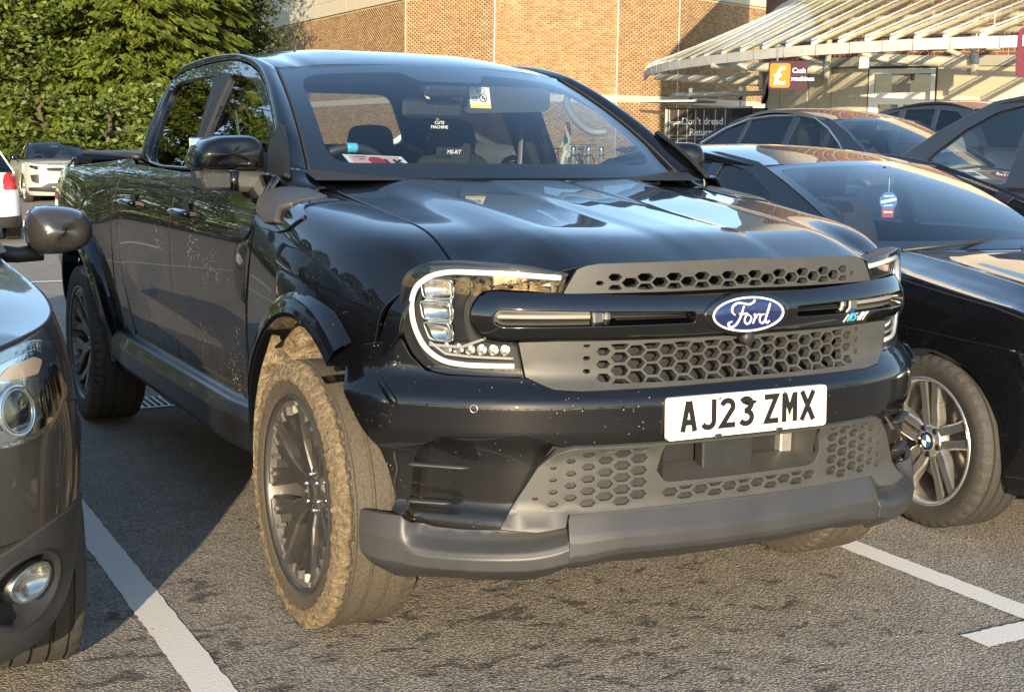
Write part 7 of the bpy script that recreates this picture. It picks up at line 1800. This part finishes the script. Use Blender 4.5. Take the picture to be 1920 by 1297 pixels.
wf.pane('headlamp',[(.50,.64),(.80,.66),(.88,.73),(.80,.75),(.52,.70)],.004,M['refl'],step=.05)
ev=far_car('pale_suv','pale silver SUV with a black roof facing the viewer before the trees','car',outline(-.88,3.47,.97,front_bow=.13),(np.array([-.88,-.5,0,.5,1.5,2.6,3.45]),np.array([.98,1.05,1.08,1.10,1.13,1.17,1.18])),[(.18,.12),(.28,.04),(.40,.0),(.62,.0),(.80,.01),(.95,.03),(1.05,.06),(1.2,.12)],
 dict(w0=.82,w1=.66,cowl=.42,header=1.15,rhead=2.95,rear=3.35,zb=1.10,zh=1.53,zr=1.63,zh2=1.45,bow=.2,rail=(np.array([.38,.6,.85,1.15,1.6,2.3,2.95,3.35]),np.array([1.10,1.25,1.41,1.54,1.59,1.56,1.47,1.10])),
  windows=[[(.8,1.16),(1.0,1.35),(1.3,1.49),(1.5,1.52),(1.5,1.16)],[(1.6,1.16),(1.6,1.52),(2.3,1.49),(2.8,1.38),(2.85,1.2)]],trim=[(.8,1.13),(2.7,1.15)]),M['silvercar'],(4.05,33.6,-.27),R(-1),2.66,.37,[M['sideglass'],M['privacy']],roofmat=M['glossblk'],wx=.83)
ev.pane('grille',[(0,.84),(.46,.845),(.50,.90),(.46,.935),(0,.935)],.004,M['blkplastic'],step=.06); ev.pane('grille_mesh',[(0,.86),(.43,.862),(.45,.895),(.43,.918),(0,.918)],.008,M['void'],step=.06)
ev.pane('headlamp',[(.50,.87),(.74,.88),(.98,.95),(.96,.985),(.72,.965),(.50,.935)],.006,M['glossblk'],step=.05)
ev.pane('headlamp_lens',[(.53,.885),(.66,.89),(.70,.94),(.54,.925)],.010,M['chrome'],step=.05); ev.pane('headlamp_lens',[(.73,.905),(.84,.92),(.87,.955),(.75,.945)],.010,M['chrome'],step=.05)
ev.pane('fog_vent',[(.66,.52),(.86,.58),(.92,.74),(.66,.76)],.004,M['blkplastic'],step=.06); ev.pane('lower_bumper',[(0,.30),(1.0,.34),(1.0,.42),(.62,.44),(.46,.54),(0,.54)],.006,M['blkplastic'],step=.08)
ev.pane('skid_slot',[(0,.42),(.34,.42),(.36,.46),(0,.46)],.010,M['steel'],step=.08)
ev.plate('YN17 LKO',-.885,.66); ev.mirrors(.75,1.17,.93,M['glossblk'],w=.24,h=.17)
q=ev.H(np.array(-.42),np.array(-.62)); text_obj('lettering','RANGE ROVER',.085,M['ink'],ev.t,(-.40,-.74,1.005),(R(35),0,0),.003,space=1.35)
# ---------- people and street things by the wall, seen through the cab
def person_figure(px,dep):
    g=cpt(px,dep); z=gzf(*g); t=thing('person','person with long brown hair, dark gilet and pale trousers walking past the wall','person'); t.location=(g[0],g[1],z); t.rotation_euler.z=R(-118)
    # faces -y in its own frame, mid stride
    J=[(0,0,.93),(0,0,1.10),(0,-.01,1.28),(0,-.015,1.40),(0,-.02,1.46),(0,-.035,1.55),(0,-.04,1.64),   # 0-6 pelvis..head
       (.17,-.01,1.36),(.21,.07,1.10),(.20,.00,.87),(.19,-.03,.80), (-.17,-.01,1.36),(-.21,-.06,1.10),(-.19,-.19,.93),(-.18,-.23,.87),
       (.085,.0,.88),(.09,-.14,.50),(.09,-.17,.09),(.09,-.29,.04), (-.085,.0,.88),(-.09,.06,.50),(-.09,.26,.13),(-.09,.17,.05)]
    Rr=[.125,.115,.125,.075,.048,.085,.075, .060,.045,.036,.034,.060,.045,.036,.034, .088,.062,.042,.040,.088,.062,.042,.040]
    E_=[(0,1),(1,2),(2,3),(3,4),(4,5),(5,6),(2,7),(7,8),(8,9),(9,10),(2,11),(11,12),(12,13),(13,14),(0,15),(15,16),(16,17),(17,18),(0,19),(19,20),(20,21),(21,22)]
    def skin(name,idx,mat,gr=0):
        mp={k:i for i,k in enumerate(idx)}; me=bpy.data.meshes.new(name); me.from_pydata([J[k] for k in idx],[(mp[a],mp[b]) for a,b in E_ if a in mp and b in mp],[]); o=link(name,me,mat,t)
        m=o.modifiers.new('skin','SKIN'); sv=me.skin_vertices[0].data
        for i,k in enumerate(idx): sv[i].radius=(Rr[k]+gr,Rr[k]*.8+gr)
        sv[0].use_root=True; o.modifiers.new('sub','SUBSURF').render_levels=2; me.polygons.foreach_set('use_smooth',[True]*len(me.polygons)); m.use_smooth_shade=True; return o
    skin('body',list(range(23)),M['skin']); skin('gilet',[0,1,2,3,7,11],M['jacket'],.022); skin('trousers',[0,15,16,17,19,20,21],M['trousers'],.014)
    for ids in([7,8,9],[11,12,13]):
        skin('sleeve',ids,M['cloth'],.012)
    mb=MB(); rows=[]
    for zz,w,dp,yo in((1.70,.03,.03,0),(1.67,.085,.09,0),(1.58,.10,.10,.02),(1.47,.105,.085,.05),(1.36,.10,.05,.085),(1.27,.06,.03,.095)): rows.append([(w*math.cos(a),-.02+yo+dp*math.sin(a)+(.03 if math.sin(a)<-.3 else 0),zz) for a in np.linspace(0,2*math.pi,18,endpoint=False)])
    mb.grid(rows,closev=True); mb.build('hair',M['hair'],t)
    return t
person_figure(1057,44.5)
mb0=thing('steel_bollard','silver-topped bollard before the brick wall','bollard',group='bollards before the brick wall'); 
mb=MB(); mb.lathe([(0,0),(0,.075),(.80,.075),(.81,.07)],20,'z'); mb.build('post',M['kioskgrey'],mb0)
mb=MB(); mb.lathe([(.81,.085),(.90,.085),(.94,.06),(.95,0)],20,'z'); mb.build('cap',M['chrome'],mb0)
mb=MB(); mb.lathe([(.62,.078),(.68,.078)],20,'z'); mb.build('band',M['chrome'],mb0)
for i,(px,dp,lb) in enumerate(((1069,43.0,'silver-topped bollard close beside the walking person'),(1083,45.5,'silver-topped bollard behind the parked bicycle'),(1097,43.5,'third silver-topped bollard from the walking person'),(1121,43.8,'silver-topped bollard farthest from the walking person'))):
    b=mb0 if i==0 else copy_tree(mb0); q=cpt(px,dp); b.location=(q[0],q[1],gzf(*q)); b['label']=lb
def bicycle(px,dep,rz,label,mat):
    t=thing('bicycle',label,'bicycle',group='bicycles by the brick wall'); g=cpt(px,dep); t.location=(g[0],g[1],gzf(*g)); t.rotation_euler.z=rz
    for x in(-.52,.52):
        w=empty('wheel',t); mb=MB(); mb.tube([(x+.33*math.cos(a),0,.345+.33*math.sin(a)) for a in np.linspace(0,2*math.pi,32,endpoint=False)],.018,6,closed=True); mb.build('tyre',M['blkplastic'],w)
        mb=MB()
        for k in range(9): a=math.pi*k/9; mb.tube([(x+.32*math.cos(a),0,.345+.32*math.sin(a)),(x-.32*math.cos(a),0,.345-.32*math.sin(a))],.003,4)
        mb.build('spokes',M['steel'],w)
    mb=MB()
    for q in([(-.52,0,.345),(-.10,0,.30),(-.20,0,.80)],[(-.10,0,.30),(.36,0,.82),(-.18,0,.74)],[(-.52,0,.345),(-.18,0,.74)],[(.36,0,.82),(.52,0,.345)],[(.36,0,.80),(.34,0,.95)]): mb.tube(q,.018,6)
    mb.build('frame',mat,t)
    mb=MB(); mb.tube([(.30,-.27,.98),(.36,-.2,1.0),(.34,0,.97),(.36,.2,1.0),(.30,.27,.98)],.014,6); mb.build('handlebar',M['blkplastic'],t)
    mb=MB(); mb.box((-.20,0,.84),(.25,.13,.05),bev=.02); mb.build('saddle',M['blkplastic'],t)
bicycle(1088,44.8,R(35),'bicycle locked among the silver-topped bollards',M['chrome']); bicycle(1050,46.5,R(-20),'bicycle parked behind the walking person',M['blkplastic'])
